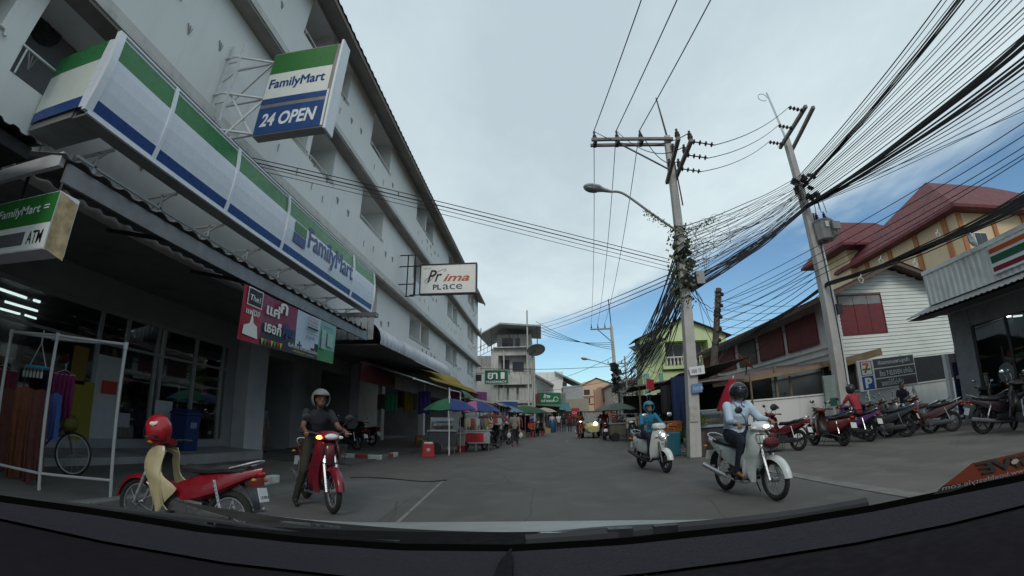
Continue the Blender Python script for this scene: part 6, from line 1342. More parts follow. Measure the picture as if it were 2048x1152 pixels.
# thick black trunk
GB='thick black trunk cables'
m=Vector((10.62,14.7,8.62)); rr=[(2055,62,.062),(2055,78,.058),(2055,112,.048),(2055,122,.035),(2055,100,.03),(2055,135,.022),(2055,150,.016),(2055,168,.014),(2055,185,.014),(2055,205,.012)]
for k,(x,y,r) in enumerate(rr):
    mm=m+Vector((.02*math.cos(k),0,.05*math.sin(k*2))); e=beyond(mm,x,y,9.0-.02*k,1.2); cable(mm,e,.16,r,'strand of the thick black trunk sweeping to the upper right',GB,wob=.01)
for k in range(22):
    mm=m+Vector((.03*math.cos(k),0,.06*math.sin(k*2))); a=P1(4.75+.02*k)+Vector((.15,-.15,0)); cable(a,mm,.08+.10*rc.random(),.026 if k<4 else .013,'strand of the thick black trunk between the two big poles',GB,wob=.03)
for k in range(18):
    a=P1(5.0+.09*k)+Vector((.1,-.05,0)); cable(a,m+Vector((0,0,.1+.05*k)),.1+.4*rc.random(),.010,'loose thin cable below the upper fan between the two big poles','loose cables between the big poles',wob=.06)
# lower trunk along the house
GL='lower trunk cables in front of the clapboard house'
m=Vector((10.75,14.7,5.45)); l0=atY(1432,705,25)
for k in range(7):
    mm=m+Vector((.03*math.cos(k*1.3),0,.05*math.sin(k*2))); cable(l0+Vector((.05*k,0,.06*k)),mm,.12,.045 if k<3 else .018,'strand of the lower black trunk along the house eave',GL,wob=.03)
    e=beyond(mm,2055,(392,400,384,410,388,378,372)[k],5.5,1.2); cable(mm,e,.16,.055 if k<3 else .02,'strand of the lower black trunk before the tan building',GL,wob=.03)
# thin lines crossing the blue sky on the right
GT='thin parallel lines before the blue sky on the right'
for k,(y0,y1,z) in enumerate(((612,236,6.9),(625,262,6.7),(640,285,6.5),(648,300,6.4),(655,308,6.3))):
    a=OB.lerp(TO,.94-.05*k); cable(a,beyond(a,2055,y1,z,1.15),.1,.013,'thin line from the old dark pole rising to the right edge',GT)
cable((11.6,14.2,9.0),beyond((11.6,14.2,9.0),2055,218,8.6,1.15),.02,.012,'single thin line leaving the thick trunk to the right',GT)
for k in range(8):
    a=OB.lerp(TO,.90-.07*k); cable(a,Vector((10.7,14.9,6.6-.22*k)),.1+.2*rc.random(),.014,'line from the old dark pole to the transformer pole','lines between old pole and transformer pole',wob=.02)
for k in range(9):
    a=OB.lerp(TO,.92-.06*k); cable(a,Vector((11.4+.3*rc.random(),17.2+1.2*k,5.3)),.2,.012,'short service line from the old dark pole to the house eave','service lines to the clapboard house')
for k in range(5): cable(P1(5.2+.3*k),OB.lerp(TO,.9-.08*k),.2+.4*rc.random(),.012,'service line from the ivy pole to the old dark pole','service lines behind the ivy pole',wob=.05)
# across the road from the apartment block
GA='lines crossing the road from the apartment block'
for k,(y0,y1,r) in enumerate(((318,525,.010),(326,532,.013),(332,540,.008),(340,548,.007))):
    a=atX(505,y0-2,-6.0); b=atY(1340,y1-6,12.7); cable(a,b,.05,r,'cable crossing the road from the apartment block to the ivy pole',GA)
for k in range(3): cable(atY(1340,548+9*k,12.7),atY(1062,652+8*k,54),.25,.016,'long line from the ivy pole to the weathered concrete block','lines to the weathered concrete block')
for k in range(4): cable(Vector((7.35,44.8,8.6-.25*k)),atY(1072,664-7*k,54.5),.5,.03,'line between the far lamp pole and the weathered concrete block','lines to the weathered concrete block')
cable(Vector((7.4,44.8,6.2)),Vector((-6.1,44,6.2)),.15,.03,'dark cable spanning the street at the far lamp pole','cables spanning the far street'); cable(Vector((7.4,44.8,4.9)),Vector((-.6,58,4.7)),.2,.025,'lower cable spanning the street behind the far lamp pole','cables spanning the far street'); cable(Vector((7.4,44.8,7.2)),Vector((1,80,7.6)),.3,.025,'thin cable from the far lamp pole to the white house','cables spanning the far street')
# hanging mass from the ivy pole down the street
GH='hanging cables from the ivy pole down the street'
for k in range(34):
    a=P1(4.4+1.9*rc.random())+Vector((-.12,.1,0)); b=Vector((7.45+.3*rc.random(),44.9,3.2+3.6*rc.random())); cable(a,b,.3+1.1*rc.random(),.016+.012*(k%5==0),'cable of the drooping black bunch from the ivy pole down the street',GH,wob=.05)
for k in range(12):
    a=P1(4.2+1.2*rc.random())+Vector((-.1,.1,0)); b=Vector((7.2+1.5*rc.random(),34.6,3.2+3.5*rc.random())); cable(a,b,.3+.7*rc.random(),.016,'cable from the ivy pole drooping to the green house',GH,wob=.04)
for k in range(22):
    a=Vector((7.5,44.9,2.8+4*rc.random())); b=Vector((9.3+2*rc.random(),58+8*rc.random(),2.5+4*rc.random())); cable(a,b,.5+1.0*rc.random(),.03,'cable in the far tangle between the distant poles','far cable tangle',wob=.15)
for k in range(14):
    a=Vector((7.6,44.9,3+3*rc.random())); b=Vector((8.0+.8*rc.random(),36,2.4+3.5*rc.random())); cable(a,b,.3+.8*rc.random(),.025,'cable in the far tangle beside the green house','far cable tangle',wob=.12)
for k in range(8):
    a=tc_+Vector((-.2+.25*(k%3),-.05,.75)); b=Vector((10.75,14.8,9.0-.25*k)); 
    if k<3: cable(a,b+Vector((.4,-.1,0)),-.5-.2*k,.014,'looping lead from the transformer bushings up the pole','transformer leads')
for k in range(4): cable((10.6,14.8,7.6-.15*k),(10.5,14.75,6.0-.1*k),0,.014,'curling lead beside the transformer pole','transformer leads',wob=.0) if k<0 else None
# ties and bags on the lower trunk
wb=thing('snagged_bag','pale blue plastic bag snagged on the lower black trunk cable','bag',atY(1940,472,9.5)); 
q=MB(); q.loft([[(r1*math.cos(2*math.pi*k/9)+dx,r1*.5*math.sin(2*math.pi*k/9),z) for k in range(9)] for r1,z,dx in((.02,.22,-.06),(.07,.12,-.04),(.12,-.02,0),(.16,-.2,.06),(.10,-.3,.12))]); q.build('bag',mat('bag_pale',(.45,.53,.55),.5,var=.2,scale=10),wb,world=False)
for k,(px,py) in enumerate(((1830,528),(1762,523),(1876,470),(1722,560))):
    c=atY(px,py,12.5 if px<1850 else 11); t=thing('cable_tie','white tie knotted round the lower black trunk, '+('third','second','fourth','first')[k]+' along from the transformer pole','cable tie',c,group='white ties on the trunk'); q=MB()
    q.tube([(.10*math.cos(a*.7),.02*math.sin(a),.10*math.sin(a*.7)) for a in range(10)],.014,4); q.tube([(0,0,.08),(.05,0,.2)],.012,4); q.build('tie',RAIL,t,world=False)
# ivy on the pole
r6=random.Random(21); q=MB()
def leaf(c,s):
    e=Euler((r6.random()*6,r6.random()*6,r6.random()*6)).to_matrix(); q.add([Vector(c)+e@Vector(v)*s for v in((0,0,0),(.5,.35,.06),(1,0,0),(.5,-.35,.06))],[(0,1,2,3)]); q.mi[-1]=r6.randrange(3)
for k in range(430):
    z=4.3+2.6*r6.random(); a=r6.random()*6.28; rr_=.18+.3*r6.random()*(1-abs(z-5.6)/2.2); leaf(P1(z)+Vector((rr_*math.cos(a)-.06,rr_*math.sin(a)-.1,0)),.07+.06*r6.random())
for k in range(170):
    f=r6.random(); p=P1(6.75).lerp(Vector((10.7,14.8,9.9)),f*f*.26); leaf(p+Vector((r6.gauss(0,.03),r6.gauss(0,.03),r6.gauss(0,.05)-.14*f)),.05+.04*r6.random())
for k in range(120):
    f=r6.random(); p=P1(6.7).lerp(atY(1290,425,12.4),f); leaf(p+Vector((r6.gauss(0,.05),r6.gauss(0,.05),r6.gauss(0,.06))),.05+.04*r6.random())
iv=q.build('ivy',[plain('ivy_a',(.07,.10,.045),rough=.6),plain('ivy_b',(.12,.15,.07),rough=.6),plain('ivy_c',(.17,.165,.09),rough=.7)]); tag(iv,'creeper ivy clinging to the concrete pole and its cables','ivy',kind='stuff')
q=MB()
for k in range(26):
    a=P1(5.0+1.9*r6.random()); f=r6.random()*.5; b=a.lerp(Vector((10.7,14.8,9.5)),f); pts=[a]; 
    for i in range(7): pts.append(a.lerp(b,(i+1)/7)+Vector((r6.gauss(0,.12),r6.gauss(0,.1),r6.gauss(0,.16))))
    q.tube(bez(pts,3),.006,3,caps=False)
tag(q.build('dry_vines',plain('vine_stem',(.09,.075,.05))),'dry vine stems tangled along the upper cables','vines',kind='stuff')
# ================================================================== CLOTHES RACK
A=gnd(77,997); B_=gnd(220,1010); A.z=B_.z=0; dv=(B_-A); wv=Vector((-.85,-.16,0))
ck=thing('clothes_rack','white pipe clothes rack hung with clothes at the left edge','clothes rack',(A.x,A.y,0)); HR=1.98
PIPE=mat('pipe_white',(.42,.42,.42),.5,var=.08,grime=.3)
ex=Vector((-.9,.3,0))
C=[A,B_,A+wv,B_+wv,A+ex,A+ex+wv]
for p in (A,B_,A+wv): q=MB(); q.tube([p,p+Vector((0,0,HR))],.021,8); q.build('post',PIPE,ck)
for a,b in ((A,B_),(A+wv,B_+wv),(A,A+wv),(B_,B_+wv*1.5)):
    q=MB(); q.tube([a+Vector((0,0,HR)),b+Vector((0,0,HR))],.019,8); q.build('top_rail',PIPE,ck)
for a,b in ((A,B_),(A,A+wv)): q=MB(); q.tube([a+Vector((0,0,.30)),b+Vector((0,0,.30))],.018,8); q.build('lower_rail',PIPE,ck)
q=MB()
for p in C[:3]: q.tube([p+Vector((0,0,HR-.06)),p+Vector((0,0,HR+.03))],.03,8)
q.build('joint',PIPE,ck)
def cloth_sheet(name,label,top,w_,h_,m,cat,u=None,fold=.035,nf=5,group=None,taper=.0,hanger=None):
    u=(u or dv).normalized(); n=Vector((0,0,1)).cross(u); t=thing(name,label,cat,top,0,group)
    q=MB()
    def f(a,b):
        s=(a-.5)*w_*(1-taper*(1-b)); k=fold*(1.1-b); return u*s+n*(k*math.sin(a*nf*6.28+b*2)+.4*k*math.sin(a*nf*15))+Vector((0,0,-h_*(1-b)-(.08*abs(a-.5) if b>.8 else .03*math.sin(a*9))))
    q.sheet(f,28,10,.006); q.build('fabric',m,t,world=False,smooth=True)
    if hanger: q=MB(); q.tube([Vector((0,0,.12)),Vector((0,0,.04)),-u*w_*.48+Vector((0,0,-.03)),u*w_*.48+Vector((0,0,-.03)),Vector((0,0,.04))],.006,4); q.build('hanger',hanger,t,world=False)
    return t
hz=1.72
CLIP=plain('clip_blue',(.05,.26,.36),rough=.4)
hp=atY(75,735,4.0); ch=thing('clip_hanger','light blue oval clip hanger with white pegs on the clothes rack','hanger',hp)
q=MB(); q.loft([[(.27*s*math.cos(2*math.pi*k/18),.13*s*math.sin(2*math.pi*k/18),z) for k in range(18)] for s,z in((.9,-.02),(1,0),(.9,.02))]); q.build('oval_frame',CLIP,ch,world=False)
q=MB()
for x in(-.2,.2): q.tube([(x,0,.02),(0,0,.33)],.008,5)
q.tube([(0,0,.33),(0,0,.5)],.012,5); q.build('hook',PIPE,ch,world=False)
for k in range(6): x=-.22+.088*k; q=MB(); q.tube([(x,-.06,0),(x,-.06,-.06)],.004,4); q.box((x,-.06,-.10),(.03,.02,.08)); q.build('peg',PIPE,ch,world=False)
ORG2=cloth('rust',(.13,.042,.022)); BR2=cloth('brown_red',(.085,.028,.024)); PU2=cloth('plum',(.14,.012,.07)); BL2=cloth('blue_cloth',(.05,.09,.28)); WI2=cloth('wine',(.10,.012,.03)); DK2=cloth('dark_brown',(.05,.02,.018))
cs='hanging clothes on the rack'
for k,(px,py,Y,w_,h_,m,lb) in enumerate(((16,775,4.0,.40,1.16,BR2,'brown cloth hanging leftmost below the blue clip hanger'),(52,772,3.95,.30,1.2,ORG2,'rust orange cloth hanging below the blue clip hanger'),(84,778,3.92,.26,1.18,BR2,'red brown cloth hanging right of the rust orange one'),(38,790,4.15,.5,.9,DK2,'dark brown cloth hanging behind the rust orange one'))):
    cloth_sheet('hanging_cloth',lb,atY(px,py,Y),w_,h_,m,'clothes',group=cs,nf=2+k%2)
cloth_sheet('hanging_shirt','plum shirt on a wire hanger behind the rack post',atY(130,745,4.6),.34,.62,PU2,'clothes',group=cs,hanger=PIPE)
cloth_sheet('hanging_cloth','narrow blue cloth hanging right of the rack post',atY(114,785,4.25),.16,.62,BL2,'clothes',group=cs,nf=1)
cloth_sheet('hanging_shirt','wine red shirt hanging at the left edge behind the clip hanger',atY(8,735,4.4),.5,.6,WI2,'clothes',group=cs,hanger=PIPE)
# bicycle behind the rack
bc=thing('bicycle','old bicycle with white rimmed wheel half hidden behind the clothes rack','bicycle',(-7.3,4.75,.10),R_(20))
for x in(-.5,.52):
    q=MB(); q.tube([(x+.31*math.cos(a),0,.31+.31*math.sin(a)) for a in [k*math.pi/14 for k in range(28)]],.018,6,closed=True); wo=q.build('wheel',RUBBER,bc,world=False); q=MB(); q.tube([(x+.285*math.cos(a),0,.31+.285*math.sin(a)) for a in [k*math.pi/14 for k in range(28)]],.012,5,closed=True)
    for k in range(12): q.tube([(x,0,.31),(x+.28*math.cos(k*.5236),0,.31+.28*math.sin(k*.5236))],.002,3)
    q.build('rim',PIPE,wo,world=False)
q=MB()
for a,b in(((-.5,0,.31),(-.08,0,.3)),((-.08,0,.3),(-.2,0,.8)),((-.2,0,.75),(.32,0,.78)),((-.08,0,.3),(.33,0,.72)),((.32,0,.9),(.52,0,.31)),((-.5,0,.31),(-.19,0,.72))): q.tube([a,b],.016,6)
q.build('frame',DARKMETAL,bc,world=False); q=MB(); q.ell((-.21,0,.86),(.13,.07,.04),8,6); q.build('saddle',BLACK,bc,world=False); q=MB(); q.tube(bez([(.2,-.26,.98),(.32,-.12,.97),(.32,.12,.97),(.2,.26,.98)],4),.012,6); q.build('handlebar',STEEL,bc,world=False)
q=MB(); q.ell((.42,0,.75),(.13,.16,.14),9,7); q.build('front_bag',mat('bag_yellow_black',(.10,.085,.015),.6,var=.6,scale=7),bc,world=False)

# ================================================================== STALLS AND UMBRELLAS
def umbrella(label,loc,top,r,cols,h=.42,tilt=(0,0),n=8,name='market_umbrella',closed=False):
    t=thing(name,label,'umbrella',loc); t.rotation_euler=(tilt[0],tilt[1],.2); WM[t.name]=Matrix.Translation(t.location) @ t.rotation_euler.to_matrix().to_4x4()
    q=MB(); q.tube([(0,0,0),(0,0,top)],.022,6); q.build('pole',STEEL,t,world=False)
    for k in range(n):
        q=MB()
        def f(u,v):
            a=2*math.pi*(k+u)/n; rr_=r*v*(1-.06*math.sin(math.pi*u)*v); return (rr_*math.cos(a),rr_*math.sin(a),top-h*(v**1.9)-.04*math.sin(math.pi*u)*v)
        q.sheet(f,4,7,.006); q.build('canopy_panel',cols[k%len(cols)],t,world=False,smooth=True)
    q=MB()
    for k in range(n): a=2*math.pi*k/n; q.tube([(0,0,top-.5*h-.1),(r*.5*math.cos(a),r*.5*math.sin(a),top-h*.30)],.006,4)
    q.lathe([(.03,top-.02),(.03,top+.04),(.008,top+.08)],8); q.build('rib_frame',STEEL,t,world=False)
    return t
def cl_(n,c): return mat('canvas_'+n,[min(1,x*1.5) for x in c],.7,var=.12,scale=4,grime=.2,trans=.4)
g1=atY(900,812,16.4); umbrella('green and blue market umbrella over the steel vendor cart',(g1.x,16.4,0),2.02,.98,[cl_('green',(.04,.15,.08)),cl_('blue',(.03,.05,.17)),cl_('blue',(.03,.05,.17)),cl_('teal',(.03,.13,.15)),cl_('green',(.04,.15,.08))])
g2=atY(952,812,18.2); umbrella('blue pink and purple market umbrella over the cart with the red box',(g2.x,18.2,0),2.0,.98,[cl_('violet',(.07,.06,.18)),cl_('pink',(.35,.12,.26)),cl_('blue',(.03,.05,.17)),cl_('violet',(.07,.06,.18))])
g3=atY(1050,822,32); umbrella('dark green market umbrella far along the left kerb',(g3.x,32,0),2.15,1.7,[cl_('dkgreen',(.03,.08,.05)),cl_('dkgreen2',(.035,.095,.06))],.5)
g4=atY(985,845,25.5); umbrella('dark red market umbrella low beside the seated vendors',(g4.x,25.5,0),1.55,1.15,[cl_('dkred',(.12,.012,.02))],.4)
g5=atY(1233,818,24.5); umbrella('grey green umbrella over the food cart at the right kerb',(g5.x,24.5,0),1.95,1.15,[cl_('dull',(.10,.13,.11)),cl_('dull2',(.08,.11,.09))],.35)
g6=atY(1440,782,13.0); umbrella('red umbrella over the glass case cart behind the ivy pole',(g6.x+.05,13.0,0),2.2,.42,[cl_('bright_red',(.30,.012,.03)),cl_('red2',(.25,.012,.03))],.95,(.06,.16))
STL=mat('cart_steel',(.33,.34,.35),.35,.7,var=.15,scale=5,grime=.3); GCASE=glass('case_glass',(.7,.74,.73),.1)
def cart(label,loc,rz,L=1.4,W=.7,H=.85,body=None,case=True,goods=None,sign=None,roof=False):
    t=thing('food_cart',label,'food cart',loc,R_(rz)); b=body or STL
    q=MB(); q.bb((-L/2,-W/2,.30),(L/2,W/2,H)); q.build('body',b,t,world=False,bevel=.015); q=MB(); q.bb((-L/2-.05,-W/2-.05,H+.002),(L/2+.05,W/2+.05,H+.04)); q.build('counter',STL,t,world=False)
    for sx in(-1,1):
        for sy in(-1,1):
            q=MB(); q.tube([(sx*(L/2-.06),sy*(W/2-.04),0),(sx*(L/2-.06),sy*(W/2-.04),.30)],.02,5); q.build('leg',STL,t,world=False)
    for sy in(-1,1): q=MB(); q.lathe([(.20,-.02),(.22,0),(.20,.02)],14,Matrix.Translation((-L/2+.25,sy*(W/2+.05),.22)) @ Matrix.Rotation(R_(90),4,'X')); q.build('wheel',RUBBER,t,world=False)
    if case:
        q=MB(); x0,x1,y0,y1,z0,z1=-L/2+.08,L/2-.08,-W/2+.06,W/2-.06,H+.045,H+.50
        for x in(x0,x1):
            for y in(y0,y1): q.tube([(x,y,z0),(x,y,z1)],.012,4)
        for z in(z0+.01,z1):
            q.tube([(x0,y0,z),(x1,y0,z),(x1,y1,z),(x0,y1,z)],.012,4,closed=True)
        q.build('case_frame',ALU,t,world=False); q=MB(); q.bb((x0,y0-.002,z0),(x1,y0+.004,z1)); q.bb((x1-.004,y0+.01,z0),(x1+.002,y1,z1)); q.build('case_glass',GCASE,t,world=False)
        q=MB(); rg_=random.Random(len(label))
        for k in range(16): q.cur=k%len(goods or [0,1,2]); q.ell((x0+.08+rg_.random()*(x1-x0-.16),y0+.08+rg_.random()*(y1-y0-.16),z0+.06+.1*rg_.random()),(.07,.06,.06),7,5)
        q.build('food',goods or [plain('food_a',(.35,.2,.06)),plain('food_b',(.3,.08,.03)),plain('food_c',(.12,.2,.05))],t,world=False)
    else:
        rg_=random.Random(len(label)+3)
        for k in range(11):
            x=-L/2+.1+(L-.2)*k/10; hh=.14+.14*rg_.random(); q=MB(); q.lathe([(.04,H+.042),(.045,H+.05),(.045,H+hh*.7),(.018,H+hh*.85),(.018,H+hh)],8,Matrix.Translation((x,(rg_.random()-.5)*W*.7,0))); q.build('bottle',[plain('btl_%d'%(k%4),((.3,.06,.03),(.08,.2,.06),(.4,.35,.2),(.45,.45,.45))[k%4],rough=.25)],t,world=False)
    if roof:
        for sx in(-1,1):
            for sy in(-1,1): q=MB(); q.tube([(sx*(L/2-.03),sy*(W/2-.03),H),(sx*(L/2-.03),sy*(W/2-.03),1.95)],.016,5); q.build('roof_post',STL,t,world=False)
        q=MB(); q.bb((-L/2-.2,-W/2-.2,1.95),(L/2+.2,W/2+.2,2.0)); q.build('roof',roof,t,world=False)
    if sign: q=MB(); q.bb((-L*.3,-W/2-.012,.36),(L*.3,-W/2-.003,H-.08)); q.build('front_panel',sign,t,world=False)
    return t
g=gnd(880,909); cart('dark steel vendor cart under the green and blue umbrella',(g.x,g.y+.35,0),12,1.0,.6,.82,mat('cart_dark',(.05,.055,.06),.5,.4,grime=.3),case=True)
g=gnd(945,903); cart('vendor cart with bright red front box and bottles under the pink umbrella',(g.x,g.y+.3,0),8,1.3,.65,.8,None,case=False,sign=plain('box_red',(.42,.012,.02),rough=.4))
g=gnd(972,898); q=MB(); pn=thing('cart_notice','blue and white printed panel leaning at the end of the drinks cart','sign',(g.x-.05,g.y-.1,0),R_(8)); q.box((0,0,.50),(.26,.03,.62),rot=Euler((R_(-8),0,0)).to_matrix()); q.build('panel',mat('print_blue_white',(.25,.30,.42),.5,var=.7,scale=9),pn,world=False)
for s in (-1,1): q=MB(); q.tube([(s*.1,.02,0),(s*.1,.02,.3)],.015,5); q.build('leg',STL,pn,world=False)
g=gnd(926,903); cb=thing('cooler_box','pale pink cooler box standing in front of the drinks cart','cooler',(g.x-.05,g.y-.1,0)); q=MB(); q.loft([ringyz_ for ringyz_ in [[(s*x,s*y,z) for x,y in((.17,.13),(-.17,.13),(-.17,-.13),(.17,-.13))] for s,z in((.85,.22),(1,.66))]]); q.build('box',plain('cooler_pink',(.42,.33,.33),rough=.5),cb,world=False,bevel=.03); q=MB(); q.loft([[(s*x,s*y,z) for x,y in((.18,.14),(-.18,.14),(-.18,-.14),(.18,-.14))] for s,z in((1,.665),(1,.72),(.85,.76))]); q.build('lid',plain('cooler_lid',(.5,.42,.42)),cb,world=False,bevel=.015); q=MB(); q.ell((0,0,.86),(.11,.1,.12),8,6); q.build('plastic_bag',mat('bag_pink',(.4,.28,.34),.5,var=.3,scale=14),cb,world=False); q=MB(); q.bb((-.14,-.1,0),(.14,.1,.22)); q.build('stand',plain('box_red',(.42,.012,.02)),cb,world=False)
# white poles and frames
g=gnd(898,911); fr=thing('pipe_stand','white pipe stand standing beside the first vendor cart','stand',(g.x,g.y,0)); 
for dx,dy in((0,0),(.1,1.6)): q=MB(); q.tube([(g.x+dx,g.y+dy,0),(g.x+dx,g.y+dy,2.3)],.018,6); q.build('post',RAIL,fr)
q=MB(); q.tube([(g.x,g.y,2.3),(g.x+.1,g.y+1.6,2.3)],.018,6); q.build('rail',RAIL,fr)
# plastic stool and crate
RS=plain('stool_red',(.35,.02,.03),rough=.4)
g=gnd(837,893); s1=thing('plastic_stool','pinkish red plastic stool on the pavement behind the red tub','stool',(g.x,g.y,.05),.4,group='plastic stools')
q=MB(); q.lathe([(.15,.42),(.16,.44),(.15,.46),(.01,.465)],4,Matrix.Rotation(R_(45),4,'Z')); q.build('seat',RS,s1,world=False)
for sx in(-1,1):
    for sy in(-1,1): q=MB(); q.tube([(sx*.15,sy*.15,0),(sx*.105,sy*.105,.43)],[.02,.024],5); q.build('leg',RS,s1,world=False)
q=MB(); q.tube([(-.13,-.13,.2),(.13,-.13,.2),(.13,.13,.2),(-.13,.13,.2)],.01,4,closed=True); q.build('stretcher',RS,s1,world=False)
g=gnd(857,914); s2=thing('plastic_tub','bright red square plastic stool with round holes and white paper on top','stool',(g.x,g.y,0),.2,group='plastic stools')
q=MB(); q.loft([[(s*x,s*y,z) for x,y in((.2,.2),(-.2,.2),(-.2,-.2),(.2,-.2))] for s,z in((1.05,0),(.9,.42),(.86,.45))]); q.build('body',RS,s2,world=False,bevel=.02); q=MB(); q.box((.0,0,.475),(.28,.24,.04)); q.build('paper',WP,s2,world=False); q=MB(); q.ell((0,-.196,.25),(.07,.012,.06),10,6); q.build('hole',mat('tub_hole',(.5,.35,.33),.6),s2,world=False)
# canopy over the stalls, drapes, hung clothes
cv=thing('stall_canopy','yellow canvas stall canopy with green rolled edge below the apartment wall','canopy',(-5,24,2.8))
YC=mat('canvas_yellow',(.70,.61,.35),.75,var=.12,scale=2,grime=.15,trans=.75); GC_=mat('canvas_edge_green',(.05,.12,.07),.75,var=.15,grime=.3)
q=MB()
def cvf(u,v): y=17.8+u*11; return (-6.3+2.6*v,y,3.55-.55*v-.35*v*v*u+.05*math.sin(u*14))
q.sheet(cvf,24,8,.012); q.build('canvas',YC,cv,smooth=True)
q=MB(); q.sheet(lambda u,v:(-3.7+.25*math.sin(R_(90*v)),20.0+u*9.5,2.55-.1*u+.05*math.sin(u*11)-.35*(1-math.cos(R_(90*v)))-.1*u),20,5,.012); q.build('green_edge',GC_,cv,smooth=True)
for y in(19,23,28.5): q=MB(); q.tube([(-3.95,y,0),(-3.95,y,2.6)],.04,6); q.build('post',RAIL,cv)
c2=thing('stall_canopy','grey green plastic awning sloping before the clothes shop','canopy',(-6,17,2.9)); q=MB(); q.sheet(lambda u,v:(-6.6+2.2*v,15.2+u*5.5,3.3-.65*v+.04*math.sin(u*20)),20,4,.008); q.build('canvas',mat('canvas_grey_green',(.26,.29,.27),.7,var=.15,grime=.35,trans=.4),c2,smooth=True); q=MB(); q.tube([(-4.42,15.2,2.65),(-4.42,20.7,2.65)],.03,6); q.build('edge_pipe',RAIL,c2)
hg='clothes hung in the arcade shop'
for k,(px,py,Y,w_,h_,c,lb) in enumerate(((783,803,19,.55,.8,(.03,.19,.11),'green shirt hung in the dark clothes shop'),(817,802,20.5,.4,.9,(.30,.22,.02),'yellow dress hung in the dark clothes shop'),(849,800,19.5,.55,1.0,(.05,.03,.17),'violet dress hung beside the grey awning post'),(765,806,20,.45,.7,(.12,.1,.11),'dull grey shirt hung left of the green one'),(802,800,21,.4,.8,(.16,.04,.05),'dark red shirt hung between the green and yellow ones'),(833,804,22,.4,.85,(.2,.2,.2),'pale shirt hung left of the violet dress'))):
    cloth_sheet('hung_shirt',lb,atY(px,py-18,Y),w_,h_,cloth('shop_%d'%k,c),'clothes',Vector((1,.25,0)),.03,3,hg)
for k,(px,py,Y,w_,h_,c,lb) in enumerate(((948,795,26,1.5,1.0,(.20,.06,.19),'large purple drape hung under the yellow canopy'),(918,795,25,.9,.9,(.10,.03,.10),'dark purple drape hung behind the white pole'),(1000,818,34,1.0,1.0,(.03,.09,.26),'blue tarpaulin drape beyond the purple drape, left one'),(1015,815,36,1.6,1.0,(.03,.07,.20),'blue tarpaulin drape beyond the purple drape, right one'),(1043,842,33,1.2,1.1,(.22,.03,.09),'magenta cloth panel behind the walking woman'))):
    cloth_sheet('hung_drape',lb,atY(px,py-12,Y),w_,h_,cloth('drape_%d'%k,c),'drape',Vector((1,.1,0)),.04,3,'drapes along the stalls')
nb=thing('notice_board','white notice board standing behind the walking woman','sign',(-1.8,31,0)); A=atY(1016,822,31); B2=atY(1031,850,31); q=MB(); q.bb((A.x,31,B2.z),(B2.x,31.03,A.z)); q.build('board',mat('print_grey',(.45,.45,.47),.6,var=.35,scale=5),nb); q=MB(); q.tube([((A.x+B2.x)/2,31.05,0),((A.x+B2.x)/2,31.05,B2.z)],.03,5); q.build('post',STL,nb)
hgr=random.Random(9)
for k in range(8):
    px=935+k*9; cloth_sheet('hung_shirt','small garment on the crowded stall rail behind the drinks cart','%s'%'' or atY(px,836,20.5+.2*k),.3,.55,cloth('stall_%d'%(k%5),((.3,.25,.18),(.2,.06,.05),(.35,.34,.33),(.1,.1,.13),(.22,.15,.08))[k%5]),'clothes',Vector((1,.3,0)),.025,2,'garments on the stall rail')
rl_=thing('stall_rail','long pipe rail carrying small garments behind the drinks cart','rail',(-2.7,21,0)); a=atY(930,832,20.4); b=atY(1003,832,22.1); q=MB(); q.tube([a,b],.02,5); q.build('rail',STL,rl_); 
for p in(a,b): q=MB(); q.tube([(p.x,p.y,0),p],.02,5); q.build('post',STL,rl_)
bd=thing('water_drum','tall dark blue plastic drum at the far left kerb','drum',(.84,40,0)); q=MB(); q.lathe([(.30,0),(.34,.1),(.36,.5),(.34,.9),(.30,1.0),(.02,1.02)],14); q.build('drum_body',plain('drum_blue',(.02,.06,.14),rough=.45),bd,world=False,smooth=True); q=MB(); q.lathe([(.31,1.0),(.32,1.05),(.02,1.08)],14); q.build('lid',plain('drum_blue',(.02,.06,.14)),bd,world=False)
# right kerb stalls
rt=thing('stall_shelter','dark tarpaulin stall shelter on poles between ivy pole and food cart','stall',(6.3,17.5,0)); TARP=mat('tarp_dark',(.05,.048,.045),.8,var=.25,scale=3,grime=.4)
q=MB(); q.sheet(lambda u,v:(4.6+2.8*u,14.8+5.2*v,2.55+.5*u-.35*v+.06*math.sin(u*9)*math.sin(v*7)),14,14,.02); q.build('tarp_roof',TARP,rt,smooth=True)
for x,y in((4.75,15.0),(7.2,15.0),(4.75,19.8),(7.2,19.8)): q=MB(); q.tube([(x,y,0),(x,y,2.55)],.04,6); q.build('post',mat('post_wood',(.17,.13,.10)),rt)
q=MB(); q.bb((7.0,15.2,0),(7.06,19.6,2.2)); q.bb((4.9,19.7,0),(7.0,19.76,2.1)); q.build('side_tarp',plain('tarp_black',(.02,.02,.022),rough=.9),rt)
q=MB(); a=atY(1290,790,17); b=atY(1335,777,17); q.tube([a,b],.035,4); q.build('roof_pipe',RAIL,rt)
sh2=thing('stall_shelter','far low brown roofed stall shelter beside the grey green umbrella','stall',(6.5,25,0)); q=MB(); q.sheet(lambda u,v:(4.7+3.6*u,22.3+7*v,2.65+.45*u+.1*math.sin(v*9)),8,10,.03); q.build('roof',mat('shelter_brown',(.10,.085,.075),.85,var=.2,grime=.4),sh2)
for x,y in((4.9,22.6),(4.9,28.8),(7.6,22.6)): q=MB(); q.tube([(x,y,0),(x,y,2.7)],.05,6); q.build('post',mat('post_wood',(.17,.13,.10)),sh2)
q=MB(); q.bb((7.4,22.6,0),(7.5,29,2.6)); q.bb((5.2,29,0),(7.5,29.1,2.5)); q.build('back_wall',plain('shelter_dark',(.03,.03,.032)),sh2)
